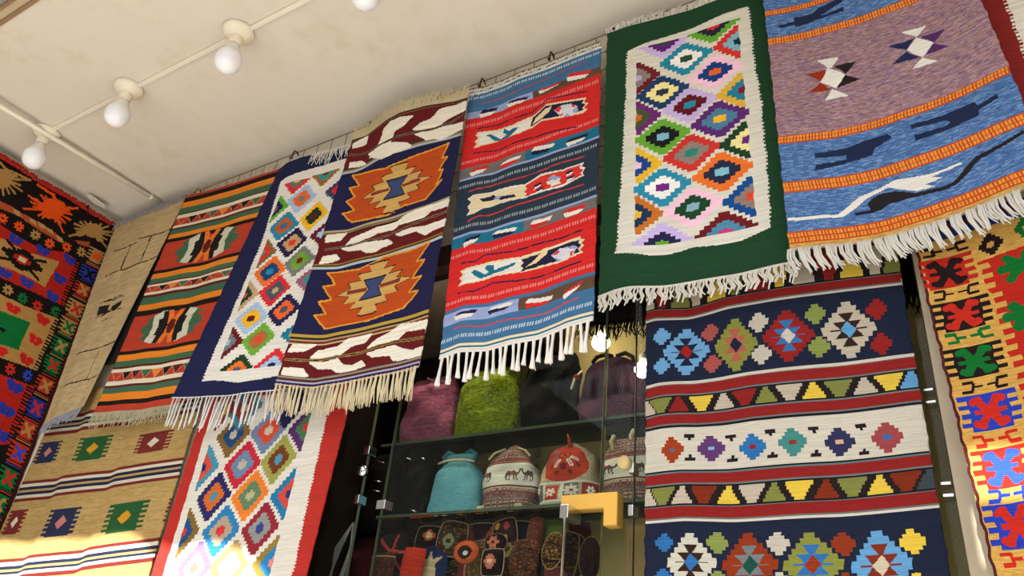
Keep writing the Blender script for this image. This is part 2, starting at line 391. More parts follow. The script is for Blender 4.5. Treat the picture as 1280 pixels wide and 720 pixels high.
# designs of the hanging rugs, in cloth coordinates (u across, v down)
RUG = {}
RUG['blue_red'] = dict(name='blue_red', normal=[0,-1,0], corners=[[-1.2906,-.09,3.3395],[-.8155,-.09,3.3304],[-.7965,-.09,2.3895],[-1.2498,-.09,2.3625]], size=[.465,.959], waves=[(0,[(0,0),(.12,-.0107),(.27,-.0105),(.4,-.0046),(.6,-.0069),(.85,0),(1,0)]),(.5,[(0,0),(.14,.0029),(.26,-.0102),(.43,-.0014),(.64,-.007),(.86,-.0041),(1,0)]),(1,[(0,0),(.14,.0083),(.31,-.0122),(.47,-.008),(.65,-.0156),(.84,.0018),(1,0)])], tassel={'kind': 'bell', 'n': 23, 'len': 0.075, 'col': 'e2ded6'}, bg='808080',
 ops=[('B','5c4636',-.0007,.0079),
 ('B','dcd8cf',.0079,.0161),
 ('B','5c4636',.0161,.0228),
 ('B','dcd8cf',.0228,.0326),
 ('B','3f6a90',.0326,.11),
 ('B','8f9dc4',.11,.1403),
 ('B','c92a28',.1403,.3487),
 ('B','6b6764',.3487,.3885),
 ('B','8f9dc4',.3885,.3964),
 ('B','2a3745',.3964,.6033),
 ('B','8f9dc4',.6033,.6099),
 ('B','1f6a86',.6099,.6488),
 ('B','c92a28',.6488,.8535),
 ('B','3f6a90',.8535,.8657),
 ('B','8f9dc4',.8657,.9014),
 ('B','3f6a90',.9014,.9725),
 ('B','dccba4',.9725,.9801),
 ('B','1f6a86',.9801,.9867),
 ('B','dcd8cf',.9867,.9941),
 ('B','5c4636',.9941,1.01),
 ('B','5c4636',.11,.1403,.5184,1.1),
 ('B','1f6a86',.3487,.3885,.4948,1.1),
 ('B','6b6764',.6099,.6488,.5135,1.1),
 ('B','5c4636',.8657,.9014,.5157,1.1),
 ('L','9a4a60',.005,[.1114,.0794,.3594,.0853,.6192,.0719,.7909,.0706,.8988,.0662]),
 ('L','b04a5a',.005,[.0817,.9179,.2609,.9247,.3781,.9201,.5211,.9261,.7119,.9293,.9035,.9209]),
 ('P','23223f',[.1236,.1106,.2484,.1166,.2284,.1306,.0954,.1244]),
 ('P','dcd8cf',[.0954,.1244,.2284,.1306,.1917,.1422,.1078,.1437]),
 ('P','23223f',[.3468,.1156,.4872,.1251,.4673,.1356,.3157,.1217]),
 ('P','dcd8cf',[.3157,.1217,.4673,.1356,.4307,.143,.3273,.1387]),
 ('P','c92a28',[.5855,.1096,.7252,.1131,.7044,.1202,.5574,.1169]),
 ('P','dcd8cf',[.5574,.1169,.7044,.1202,.6669,.1233,.5667,.1309]),
 ('P','c92a28',[.7926,.0929,.941,.1102,.9219,.1238,.7645,.1038]),
 ('P','dcd8cf',[.7645,.1038,.9219,.1238,.8877,.1341,.774,.124]),
 ('P','c92a28',[.1076,.3581,.2281,.3532,.2095,.3672,.0798,.3699]),
 ('P','dcd8cf',[.0798,.3699,.2095,.3672,.1756,.3803,.0918,.3875]),
 ('P','dcd8cf',[.3382,.364,.4681,.3609,.4499,.3741,.3074,.3719]),
 ('P','c92a28',[.3074,.3719,.4499,.3741,.4149,.3837,.3196,.3904]),
 ('P','dcd8cf',[.5595,.3441,.7099,.3595,.6902,.3719,.5342,.3579]),
 ('P','23223f',[.5342,.3579,.6902,.3719,.6545,.3809,.5438,.376]),
 ('P','23223f',[.8074,.3622,.9382,.3633,.9195,.3745,.7806,.3718]),
 ('P','dcd8cf',[.7806,.3718,.9195,.3745,.8863,.3829,.7893,.3887]),
 ('P','23223f',[.1111,.6256,.2186,.6153,.2016,.6301,.0846,.637]),
 ('P','dcd8cf',[.0846,.637,.2016,.6301,.1702,.6445,.0964,.6541]),
 ('P','dcd8cf',[.3263,.6185,.474,.6266,.4562,.6382,.297,.6267]),
 ('P','23223f',[.297,.6267,.4562,.6382,.4226,.6471,.3082,.6425]),
 ('P','dcd8cf',[.5828,.6186,.7167,.6229,.6981,.6342,.5578,.6305]),
 ('P','c92a28',[.5578,.6305,.6981,.6342,.6638,.6424,.5668,.6463]),
 ('P','c92a28',[.8122,.6189,.9417,.6224,.9238,.6345,.7873,.63]),
 ('P','dcd8cf',[.7873,.63,.9238,.6345,.8921,.6444,.7959,.6469]),
 ('P','23223f',[.1067,.8741,.2447,.8699,.228,.8814,.0805,.8823]),
 ('P','dcd8cf',[.0805,.8823,.228,.8814,.1975,.8927,.0915,.8957]),
 ('P','dcd8cf',[.3394,.8712,.4817,.8717,.4642,.881,.3125,.8786]),
 ('P','23223f',[.3125,.8786,.4642,.881,.4318,.888,.3225,.891]),
 ('P','dcd8cf',[.5846,.8722,.7448,.8845,.7272,.8955,.5601,.8841]),
 ('P','c92a28',[.5601,.8841,.7272,.8955,.6944,.9033,.5691,.8992]),
 ('P','c92a28',[.8272,.8876,.9392,.872,.9224,.8834,.8034,.8972]),
 ('P','dcd8cf',[.8034,.8972,.9224,.8834,.8927,.8934,.8117,.9123]),
 ('S','a8b8c4',.0438,.0548,0,1,.0175),
 ('S','d87a76',.1634,.1744,0,1,.0175),
 ('S','d87a76',.3186,.3296,0,1,.0175),
 ('S','8c9498',.416,.427,0,1,.0175),
 ('S','8c9498',.574,.585,0,1,.0175),
 ('S','d87a76',.67,.681,0,1,.0175),
 ('S','d87a76',.8275,.8385,0,1,.0175),
 ('S','a8b8c4',.9441,.9551,0,1,.0175),
 ('L','23223f',.0045,[.0944,.1874,.2732,.1973,.5176,.2008,.6279,.1658,.7996,.1829,.9108,.1942]),
 ('L','23223f',.0045,[.0938,.2918,.304,.3055,.4597,.3021,.6413,.3061,.8494,.3235]),
 ('L','b83a3a',.0045,[.0958,.4466,.259,.4395,.4198,.4485,.6164,.4468,.7586,.442,.9133,.4472]),
 ('L','b83a3a',.0045,[.1025,.5619,.1864,.549,.3144,.5525,.4734,.546,.668,.5453,.9093,.5491]),
 ('L','23223f',.0045,[.093,.7078,.1883,.7117,.2632,.6903,.4554,.7072,.6458,.702,.7831,.711,.9146,.7079]),
 ('L','23223f',.0045,[.0909,.8089,.2084,.8104,.3248,.792,.4968,.808,.6985,.8122,.9171,.8101]),
 ('P','dccba4',[.0866,.2038,.2316,.2145,.3825,.2245,.5295,.2147,.6296,.1842,.7592,.2018,.9071,.2182,.8934,.2358,.9211,.2443,.8994,.2572,.9242,.268,.8858,.2773,.7436,.2664,.5943,.2485,.5255,.2663,.5253,.2644,.3906,.2713,.2403,.2663,.0893,.2701,.1086,.2559,.086,.2436,.1126,.2321,.0893,.2164,.0988,.2085]),
 ('P','dcd8cf',[.111,.2134,.3836,.2308,.4989,.216,.5235,.2495,.505,.2634,.4344,.2717,.3895,.2651,.2502,.2605,.1211,.2627,.1265,.2342]),
 ('P','23223f',[.5132,.248,.5302,.2207,.6197,.1911,.7598,.209,.8928,.224,.8787,.2356,.9037,.2465,.8846,.2542,.8998,.2659,.743,.2594,.5935,.2413,.5246,.2585]),
 ('P','cfd0da',[.6811,.2225,.7393,.2158,.8025,.222,.8443,.2401,.8604,.2608,.8062,.2722,.7323,.258]),
 ('P','d8323a',[.6811,.2225,.7232,.2149,.74,.2248,.7201,.2406]),
 ('P','d8323a',[.8025,.222,.8445,.2431,.814,.2393]),
 ('P','d8323a',[.7431,.2605,.7209,.2495,.7582,.2525]),
 ('P','8f9dc4',[.8445,.2431,.8604,.2608,.831,.2661,.8148,.2511]),
 ('P','8f9dc4',[.7591,.2643,.8062,.2722,.7845,.2558]),
 ('P','dccba4',[.5286,.2502,.5513,.2269,.6105,.2042,.6631,.2006,.6438,.2228,.593,.2365]),
 ('P','1f6a86',[.1711,.2269,.2011,.2256,.2473,.2435,.2962,.2625,.3419,.2562,.3041,.2407,.313,.2249,.3513,.2436,.3852,.2401,.43,.2439,.3996,.2585,.3563,.2717,.2854,.2675,.2387,.2572]),
 ('P','dcd8cf',[.0916,.5363,.1152,.5213,.0899,.5038,.1142,.4913,.0829,.4725,.1298,.4641,.2981,.4641,.5035,.4785,.6177,.4578,.7609,.4691,.9095,.4675,.8911,.4797,.9154,.4896,.8972,.5042,.915,.5182,.8606,.521,.7666,.5331,.6059,.5251,.5099,.5293,.3436,.5227,.2115,.5223,.1448,.5382]),
 ('P','dccba4',[.1021,.5353,.1207,.5221,.1011,.5056,.1253,.4929,.0942,.4743,.1412,.4682,.2992,.4698,.4997,.4862,.5158,.4987,.4976,.5072,.5161,.517,.5047,.5261,.3431,.52,.2108,.5186,.1442,.5355]),
 ('P','d0352f',[.5136,.4824,.6187,.4661,.7614,.4745,.8861,.4735,.8772,.4848,.9014,.4946,.883,.5041,.9024,.5131,.8602,.5157,.7659,.5252,.6053,.5199,.5093,.5251,.5225,.5151,.4995,.5074,.5177,.4989,.5049,.4894]),
 ('P','23223f',[.1748,.4856,.2775,.4782,.3045,.4979,.1969,.4975]),
 ('P','23223f',[.3035,.4923,.4287,.5066,.4503,.5175,.3297,.5091]),
 ('P','8f9dc4',[.2801,.4923,.3144,.4885,.3338,.4995,.2939,.5034]),
 ('P','dcd8cf',[.6524,.4957,.6928,.4929,.7119,.4808,.7335,.4956,.7535,.4967,.7446,.5082,.7654,.5199,.7157,.5184,.696,.5223,.6948,.5117,.6637,.5057]),
 ('P','8f9dc4',[.6615,.4868,.7015,.4787,.7535,.4967,.7138,.4997]),
 ('P','23223f',[.5633,.4935,.6115,.4881,.6223,.4961,.574,.5013]),
 ('P','dcd8cf',[.574,.5013,.6223,.4961,.6036,.504,.5703,.5112]),
 ('P','23223f',[.5849,.512,.6335,.5072,.6444,.5152,.5955,.5196]),
 ('P','dcd8cf',[.5955,.5196,.6444,.5152,.6253,.5226,.5918,.5295]),
 ('P','23223f',[.7818,.4836,.8296,.4805,.8396,.4885,.7921,.4917]),
 ('P','dcd8cf',[.7921,.4917,.8396,.4885,.8211,.4958,.788,.5015]),
 ('P','23223f',[.793,.5039,.8403,.5006,.8503,.5087,.8033,.5121]),
 ('P','dcd8cf',[.8033,.5121,.8503,.5087,.832,.516,.7993,.5218]),
 ('P','dccba4',[.0796,.7834,.108,.7722,.0835,.7565,.1074,.7478,.0884,.7328,.1344,.7308,.2898,.7181,.506,.7314,.6684,.7251,.7848,.728,.9068,.7272,.9074,.7354,.9304,.7414,.9086,.7521,.9273,.7621,.9054,.7704,.9241,.7825,.7907,.7903,.6554,.7833,.5029,.7824,.3319,.7722,.2026,.7826]),
 ('P','dcd8cf',[.1002,.7831,.1239,.7744,.105,.7596,.1287,.7508,.1105,.7385,.2912,.7256,.497,.7353,.5122,.7437,.5041,.7547,.524,.7636,.5071,.7782,.331,.7673,.2016,.7778]),
 ('P','23223f',[.5119,.7414,.6696,.7347,.7855,.7353,.903,.7371,.8857,.7464,.9089,.7569,.8917,.7661,.9059,.7775,.7901,.7832,.6545,.7762,.5167,.7805,.5297,.7711,.5098,.7622,.5257,.7544]),
 ('P','cfd0da',[.7115,.7547,.7677,.744,.8594,.7498,.8823,.7601,.8659,.7766,.8087,.7865,.7622,.7828]),
 ('P','d8323a',[.7115,.7547,.7586,.7471,.7686,.7536,.741,.7603]),
 ('P','d8323a',[.8188,.7483,.8597,.7546,.8424,.7592]),
 ('P','d8323a',[.843,.7664,.8696,.7677,.8444,.783]),
 ('P','8f9dc4',[.7864,.745,.8638,.7504,.8823,.7601,.865,.7647,.842,.7544]),
 ('P','8f9dc4',[.732,.7656,.7622,.7828,.7901,.7832]),
 ('P','e0c890',[.5437,.7701,.5941,.7546,.6401,.7367,.6894,.7339,.6857,.745,.642,.7534,.6144,.7638]),
 ('P','1f6a86',[.167,.7481,.1937,.7388,.2244,.747,.2665,.7589,.291,.752,.2626,.7393,.276,.7285,.3248,.7331,.3279,.7503,.4015,.749,.4795,.7453,.4617,.7552,.3932,.7617,.3195,.7631,.2389,.7707,.1982,.7608])])
RUG['green'] = dict(name='green', normal=[0,-1,0], corners=[[-.7953,-.09,3.3506],[-.3302,-.09,3.3019],[-.3149,-.09,2.4356],[-.7864,-.09,2.4506]], size=[.47,.883], waves=[(0,[(0,0),(.15,.0042),(.35,-.0014),(.55,-.0043),(.78,.0041),(1,0)]),(1,[(0,0),(.1,.0089),(.18,.0098),(.35,-.0033),(.5,-.0056),(.7,-.0068),(.85,-.0031),(1,0)])], grid='green', tassel={'kind': 'curl', 'n': 34, 'len': 0.045, 'col': 'cfcabf'}, bg='1e4028',
 ops=[('P','d3cfc2',[.1377,.1157,.2641,.0973,.4396,.0897,.5801,.0837,.7404,.0727,.899,.0687,.9007,.1708,.898,.316,.9132,.443,.9089,.5255,.909,.6561,.9034,.7684,.8984,.8502,.8958,.8814,.8126,.8924,.7345,.9009,.6788,.9012,.5888,.8977,.5062,.8913,.4397,.8969,.3639,.9003,.2786,.8991,.1826,.889,.0963,.8786,.1064,.7825,.112,.681,.1222,.5459,.128,.3766,.1365,.2853]),
 ('P','1e4028',[.1337,.1157,.1447,.1157,.1446,.1222,.1336,.1222]),
 ('P','1e4028',[.1335,.1289,.1445,.1289,.1443,.1354,.1333,.1354]),
 ('P','1e4028',[.1332,.142,.1442,.142,.1441,.1485,.1331,.1485]),
 ('P','1e4028',[.133,.1552,.144,.1552,.1438,.1617,.1328,.1617]),
 ('P','1e4028',[.1327,.1683,.1437,.1683,.1436,.1748,.1326,.1748]),
 ('P','1e4028',[.1324,.1815,.1434,.1815,.1433,.188,.1323,.188]),
 ('P','1e4028',[.1322,.1946,.1432,.1946,.1431,.2011,.1321,.2011]),
 ('P','1e4028',[.1319,.2078,.1429,.2078,.1428,.2143,.1318,.2143]),
 ('P','1e4028',[.1317,.2209,.1427,.2209,.1425,.2274,.1315,.2274]),
 ('P','1e4028',[.1314,.2341,.1424,.2341,.1423,.2406,.1313,.2406]),
 ('P','1e4028',[.1312,.2472,.1422,.2472,.142,.2537,.131,.2537]),
 ('P','1e4028',[.1309,.2604,.1419,.2604,.1418,.2669,.1308,.2669]),
 ('P','1e4028',[.1306,.2735,.1416,.2735,.1415,.28,.1305,.28]),
 ('P','1e4028',[.1303,.2867,.1413,.2867,.1408,.2932,.1298,.2932]),
 ('P','1e4028',[.1294,.2998,.1404,.2998,.1399,.3063,.1289,.3063]),
 ('P','1e4028',[.1285,.313,.1395,.313,.139,.3195,.128,.3195]),
 ('P','1e4028',[.1276,.3262,.1386,.3262,.1381,.3327,.1271,.3327]),
 ('P','1e4028',[.1266,.3393,.1376,.3393,.1372,.3458,.1262,.3458]),
 ('P','1e4028',[.1257,.3525,.1367,.3525,.1363,.359,.1253,.359]),
 ('P','1e4028',[.1248,.3656,.1358,.3656,.1353,.3721,.1243,.3721]),
 ('P','1e4028',[.124,.3788,.135,.3788,.1347,.3853,.1237,.3853]),
 ('P','1e4028',[.1235,.3919,.1345,.3919,.1343,.3984,.1233,.3984]),
 ('P','1e4028',[.1231,.4051,.1341,.4051,.1338,.4116,.1228,.4116]),
 ('P','1e4028',[.1226,.4182,.1336,.4182,.1334,.4247,.1224,.4247]),
 ('P','1e4028',[.1222,.4314,.1332,.4314,.1329,.4379,.1219,.4379]),
 ('P','1e4028',[.1217,.4445,.1327,.4445,.1325,.451,.1215,.451]),
 ('P','1e4028',[.1212,.4577,.1322,.4577,.132,.4642,.121,.4642]),
 ('P','1e4028',[.1208,.4708,.1318,.4708,.1316,.4773,.1206,.4773]),
 ('P','1e4028',[.1203,.484,.1313,.484,.1311,.4905,.1201,.4905]),
 ('P','1e4028',[.1199,.4971,.1309,.4971,.1307,.5036,.1197,.5036]),
 ('P','1e4028',[.1194,.5103,.1304,.5103,.1302,.5168,.1192,.5168]),
 ('P','1e4028',[.119,.5235,.13,.5235,.1298,.53,.1188,.53]),
 ('P','1e4028',[.1185,.5366,.1295,.5366,.1293,.5431,.1183,.5431]),
 ('P','1e4028',[.1179,.5498,.1289,.5498,.1284,.5563,.1174,.5563]),
 ('P','1e4028',[.1169,.5629,.1279,.5629,.1274,.5694,.1164,.5694]),
 ('P','1e4028',[.1159,.5761,.1269,.5761,.1264,.5826,.1154,.5826]),
 ('P','1e4028',[.1149,.5892,.1259,.5892,.1254,.5957,.1144,.5957]),
 ('P','1e4028',[.1139,.6024,.1249,.6024,.1245,.6089,.1135,.6089]),
 ('P','1e4028',[.113,.6155,.124,.6155,.1235,.622,.1125,.622]),
 ('P','1e4028',[.112,.6287,.123,.6287,.1225,.6352,.1115,.6352]),
 ('P','1e4028',[.111,.6418,.122,.6418,.1215,.6483,.1105,.6483]),
 ('P','1e4028',[.11,.655,.121,.655,.1205,.6615,.1095,.6615]),
 ('P','1e4028',[.109,.6681,.12,.6681,.1195,.6746,.1085,.6746]),
 ('P','1e4028',[.108,.6813,.119,.6813,.1186,.6878,.1076,.6878]),
 ('P','1e4028',[.1073,.6944,.1183,.6944,.1179,.7009,.1069,.7009]),
 ('P','1e4028',[.1065,.7076,.1175,.7076,.1172,.7141,.1062,.7141]),
 ('P','1e4028',[.1058,.7208,.1168,.7208,.1164,.7273,.1054,.7273]),
 ('P','1e4028',[.1051,.7339,.1161,.7339,.1157,.7404,.1047,.7404]),
 ('P','1e4028',[.1043,.7471,.1153,.7471,.115,.7536,.104,.7536]),
 ('P','1e4028',[.1036,.7602,.1146,.7602,.1142,.7667,.1032,.7667]),
 ('P','1e4028',[.1029,.7734,.1139,.7734,.1135,.7799,.1025,.7799]),
 ('P','1e4028',[.1019,.7865,.1129,.7865,.1123,.793,.1013,.793]),
 ('P','1e4028',[.1006,.7997,.1116,.7997,.1109,.8062,.0999,.8062]),
 ('P','1e4028',[.0992,.8128,.1102,.8128,.1095,.8193,.0985,.8193]),
 ('P','1e4028',[.0978,.826,.1088,.826,.1082,.8325,.0972,.8325]),
 ('P','1e4028',[.0965,.8391,.1075,.8391,.1068,.8456,.0958,.8456]),
 ('P','1e4028',[.0951,.8523,.1061,.8523,.1054,.8588,.0944,.8588]),
 ('P','1e4028',[.0937,.8654,.1047,.8654,.104,.8719,.093,.8719]),
 ('P','1e4028',[.903,.0687,.892,.0687,.8921,.0752,.9031,.0752]),
 ('P','1e4028',[.9032,.0817,.8922,.0817,.8923,.0882,.9033,.0882]),
 ('P','1e4028',[.9034,.0948,.8924,.0948,.8925,.1013,.9035,.1013]),
 ('P','1e4028',[.9036,.1078,.8926,.1078,.8928,.1143,.9038,.1143]),
 ('P','1e4028',[.9039,.1209,.8929,.1209,.893,.1274,.904,.1274]),
 ('P','1e4028',[.9041,.1339,.8931,.1339,.8932,.1404,.9042,.1404]),
 ('P','1e4028',[.9043,.147,.8933,.147,.8934,.1535,.9044,.1535]),
 ('P','1e4028',[.9046,.16,.8936,.16,.8937,.1665,.9047,.1665]),
 ('P','1e4028',[.9047,.1731,.8937,.1731,.8936,.1796,.9046,.1796]),
 ('P','1e4028',[.9044,.1861,.8934,.1861,.8933,.1926,.9043,.1926]),
 ('P','1e4028',[.9042,.1992,.8932,.1992,.8931,.2057,.9041,.2057]),
 ('P','1e4028',[.904,.2122,.893,.2122,.8928,.2187,.9038,.2187]),
 ('P','1e4028',[.9037,.2253,.8927,.2253,.8926,.2318,.9036,.2318]),
 ('P','1e4028',[.9035,.2384,.8925,.2384,.8923,.2449,.9033,.2449]),
 ('P','1e4028',[.9032,.2514,.8922,.2514,.8921,.2579,.9031,.2579]),
 ('P','1e4028',[.903,.2645,.892,.2645,.8919,.271,.9029,.271]),
 ('P','1e4028',[.9027,.2775,.8917,.2775,.8916,.284,.9026,.284]),
 ('P','1e4028',[.9025,.2906,.8915,.2906,.8914,.2971,.9024,.2971]),
 ('P','1e4028',[.9022,.3036,.8912,.3036,.8911,.3101,.9021,.3101]),
 ('P','1e4028',[.9021,.3167,.8911,.3167,.8919,.3232,.9029,.3232]),
 ('P','1e4028',[.9037,.3297,.8927,.3297,.8934,.3362,.9044,.3362]),
 ('P','1e4028',[.9052,.3428,.8942,.3428,.895,.3493,.906,.3493]),
 ('P','1e4028',[.9068,.3558,.8958,.3558,.8965,.3623,.9075,.3623]),
 ('P','1e4028',[.9083,.3689,.8973,.3689,.8981,.3754,.9091,.3754]),
 ('P','1e4028',[.9099,.3819,.8989,.3819,.8997,.3884,.9107,.3884]),
 ('P','1e4028',[.9114,.395,.9004,.395,.9012,.4015,.9122,.4015]),
 ('P','1e4028',[.913,.408,.902,.408,.9028,.4145,.9138,.4145]),
 ('P','1e4028',[.9146,.4211,.9036,.4211,.9043,.4276,.9153,.4276]),
 ('P','1e4028',[.9161,.4341,.9051,.4341,.9059,.4406,.9169,.4406]),
 ('P','1e4028',[.917,.4472,.906,.4472,.9056,.4537,.9166,.4537]),
 ('P','1e4028',[.9163,.4603,.9053,.4603,.9049,.4668,.9159,.4668]),
 ('P','1e4028',[.9156,.4733,.9046,.4733,.9043,.4798,.9153,.4798]),
 ('P','1e4028',[.9149,.4864,.9039,.4864,.9036,.4929,.9146,.4929]),
 ('P','1e4028',[.9143,.4994,.9033,.4994,.9029,.5059,.9139,.5059]),
 ('P','1e4028',[.9136,.5125,.9026,.5125,.9023,.519,.9133,.519]),
 ('P','1e4028',[.9129,.5255,.9019,.5255,.9019,.532,.9129,.532]),
 ('P','1e4028',[.9129,.5386,.9019,.5386,.9019,.5451,.9129,.5451]),
 ('P','1e4028',[.9129,.5516,.9019,.5516,.9019,.5581,.9129,.5581]),
 ('P','1e4028',[.913,.5647,.902,.5647,.902,.5712,.913,.5712]),
 ('P','1e4028',[.913,.5777,.902,.5777,.902,.5842,.913,.5842]),
 ('P','1e4028',[.913,.5908,.902,.5908,.902,.5973,.913,.5973]),
 ('P','1e4028',[.913,.6038,.902,.6038,.902,.6103,.913,.6103]),
 ('P','1e4028',[.913,.6169,.902,.6169,.902,.6234,.913,.6234]),
 ('P','1e4028',[.913,.6299,.902,.6299,.902,.6364,.913,.6364]),
 ('P','1e4028',[.913,.643,.902,.643,.902,.6495,.913,.6495]),
 ('P','1e4028',[.913,.6561,.902,.6561,.9017,.6626,.9127,.6626]),
 ('P','1e4028',[.9124,.6691,.9014,.6691,.9011,.6756,.9121,.6756]),
 ('P','1e4028',[.9117,.6822,.9007,.6822,.9004,.6887,.9114,.6887]),
 ('P','1e4028',[.9111,.6952,.9001,.6952,.8997,.7017,.9107,.7017]),
 ('P','1e4028',[.9104,.7083,.8994,.7083,.8991,.7148,.9101,.7148]),
 ('P','1e4028',[.9098,.7213,.8988,.7213,.8984,.7278,.9094,.7278]),
 ('P','1e4028',[.9091,.7344,.8981,.7344,.8978,.7409,.9088,.7409]),
 ('P','1e4028',[.9085,.7474,.8975,.7474,.8971,.7539,.9081,.7539]),
 ('P','1e4028',[.9078,.7605,.8968,.7605,.8965,.767,.9075,.767]),
 ('P','1e4028',[.9071,.7735,.8961,.7735,.8957,.78,.9067,.78]),
 ('P','1e4028',[.9063,.7866,.8953,.7866,.8949,.7931,.9059,.7931]),
 ('P','1e4028',[.9055,.7996,.8945,.7996,.8941,.8061,.9051,.8061]),
 ('P','1e4028',[.9047,.8127,.8937,.8127,.8933,.8192,.9043,.8192]),
 ('P','1e4028',[.9039,.8257,.8929,.8257,.8925,.8322,.9035,.8322]),
 ('P','1e4028',[.9031,.8388,.8921,.8388,.8917,.8453,.9027,.8453]),
 ('P','1e4028',[.9022,.8518,.8912,.8518,.8908,.8583,.9018,.8583]),
 ('P','1e4028',[.9013,.8649,.8903,.8649,.8898,.8714,.9008,.8714]),
 ('D',.5082,.2059,.156,.066,6,['2484a0',1,'eceae4',.6,'2a4a34',.22]),
 ('D',.3632,.3211,.156,.066,6,['1f3d66',1,'ecdf96',.6,'28324a',.22]),
 ('D',.675,.2967,.156,.066,6,['eebfd4',1,'1a3c7c',.6,'e0642c',.22]),
 ('D',.5207,.3958,.156,.066,6,['c2aede',1,'5e1820',.6,'2a86a0',.22]),
 ('D',.6829,.4812,.156,.066,6,['5a2a70',1,'4a7a98',.6,'e0b030',.22]),
 ('D',.5188,.5755,.156,.066,6,['c83430',1,'8c7c74',.6,'2a8474',.22]),
 ('D',.3607,.4936,.156,.066,6,['64a234',1,'1a1c20',.6,'7cb4c4',.22]),
 ('D',.6777,.6684,.156,.066,6,['e2702a',1,'262c44',.6,'7eb6c8',.22]),
 ('D',.3552,.6754,.156,.066,6,['2c88a8',1,'ecebe8',.6,'6a2a7c',.22]),
 ('D',.5151,.7631,.156,.066,6,['eec0d4',1,'1c442a',.6,'86a8b8',.22]),
 ('D',.2091,.2431,.1435,.066,6,['6a2028',1,'8c7c78',.6,'b4a4cc',.22],(.2041,-1,2,2)),
 ('D',.2091,.408,.1435,.066,6,['6a2a72',1,'4a5034',.6,'c06a2c',.22],(.2041,-1,2,2)),
 ('D',.2091,.589,.1435,.066,6,['e0b228',1,'1c4488',.6,'e6c0e0',.22],(.2041,-1,2,2)),
 ('D',.2091,.7644,.1435,.066,6,['c06c28',1,'1c3450',.6,'e0b048',.22],(.2041,-1,2,2)),
 ('D',.8244,.2023,.1482,.066,6,['cc3230',1,'7cb2c0',.6,'1c2c44',.22],(-1,-1,.8294,2)),
 ('D',.8244,.3942,.1482,.066,6,['d8a83c',1,'247c92',.6,'7a1a34',.22],(-1,-1,.8294,2)),
 ('D',.8244,.5777,.1482,.066,6,['1e4028',1,'ecdf9a',.6,'6a2a70',.22],(-1,-1,.8294,2)),
 ('D',.8244,.7707,.1482,.066,6,['164a8c',1,'8c7870',.6,'d8482c',.22],(-1,-1,.8294,2)),
 ('D',.3773,.1134,.156,.066,6,['c2aede',1,'5c246e',.6,'2a4a34',.22],(-1,.1134,2,2)),
 ('D',.6813,.108,.156,.066,6,['62a032',1,'26243e',.6,'d0382c',.22],(-1,.108,2,2)),
 ('D',.3478,.8666,.156,.0693,6,['c2aede',1,'26244a',.6,'62a032',.22],(-1,-1,2,.8666)),
 ('D',.6765,.8666,.156,.066,6,['6a1c22',1,'4a86a4',.6,'c03a7a',.22],(-1,-1,2,.8666))])
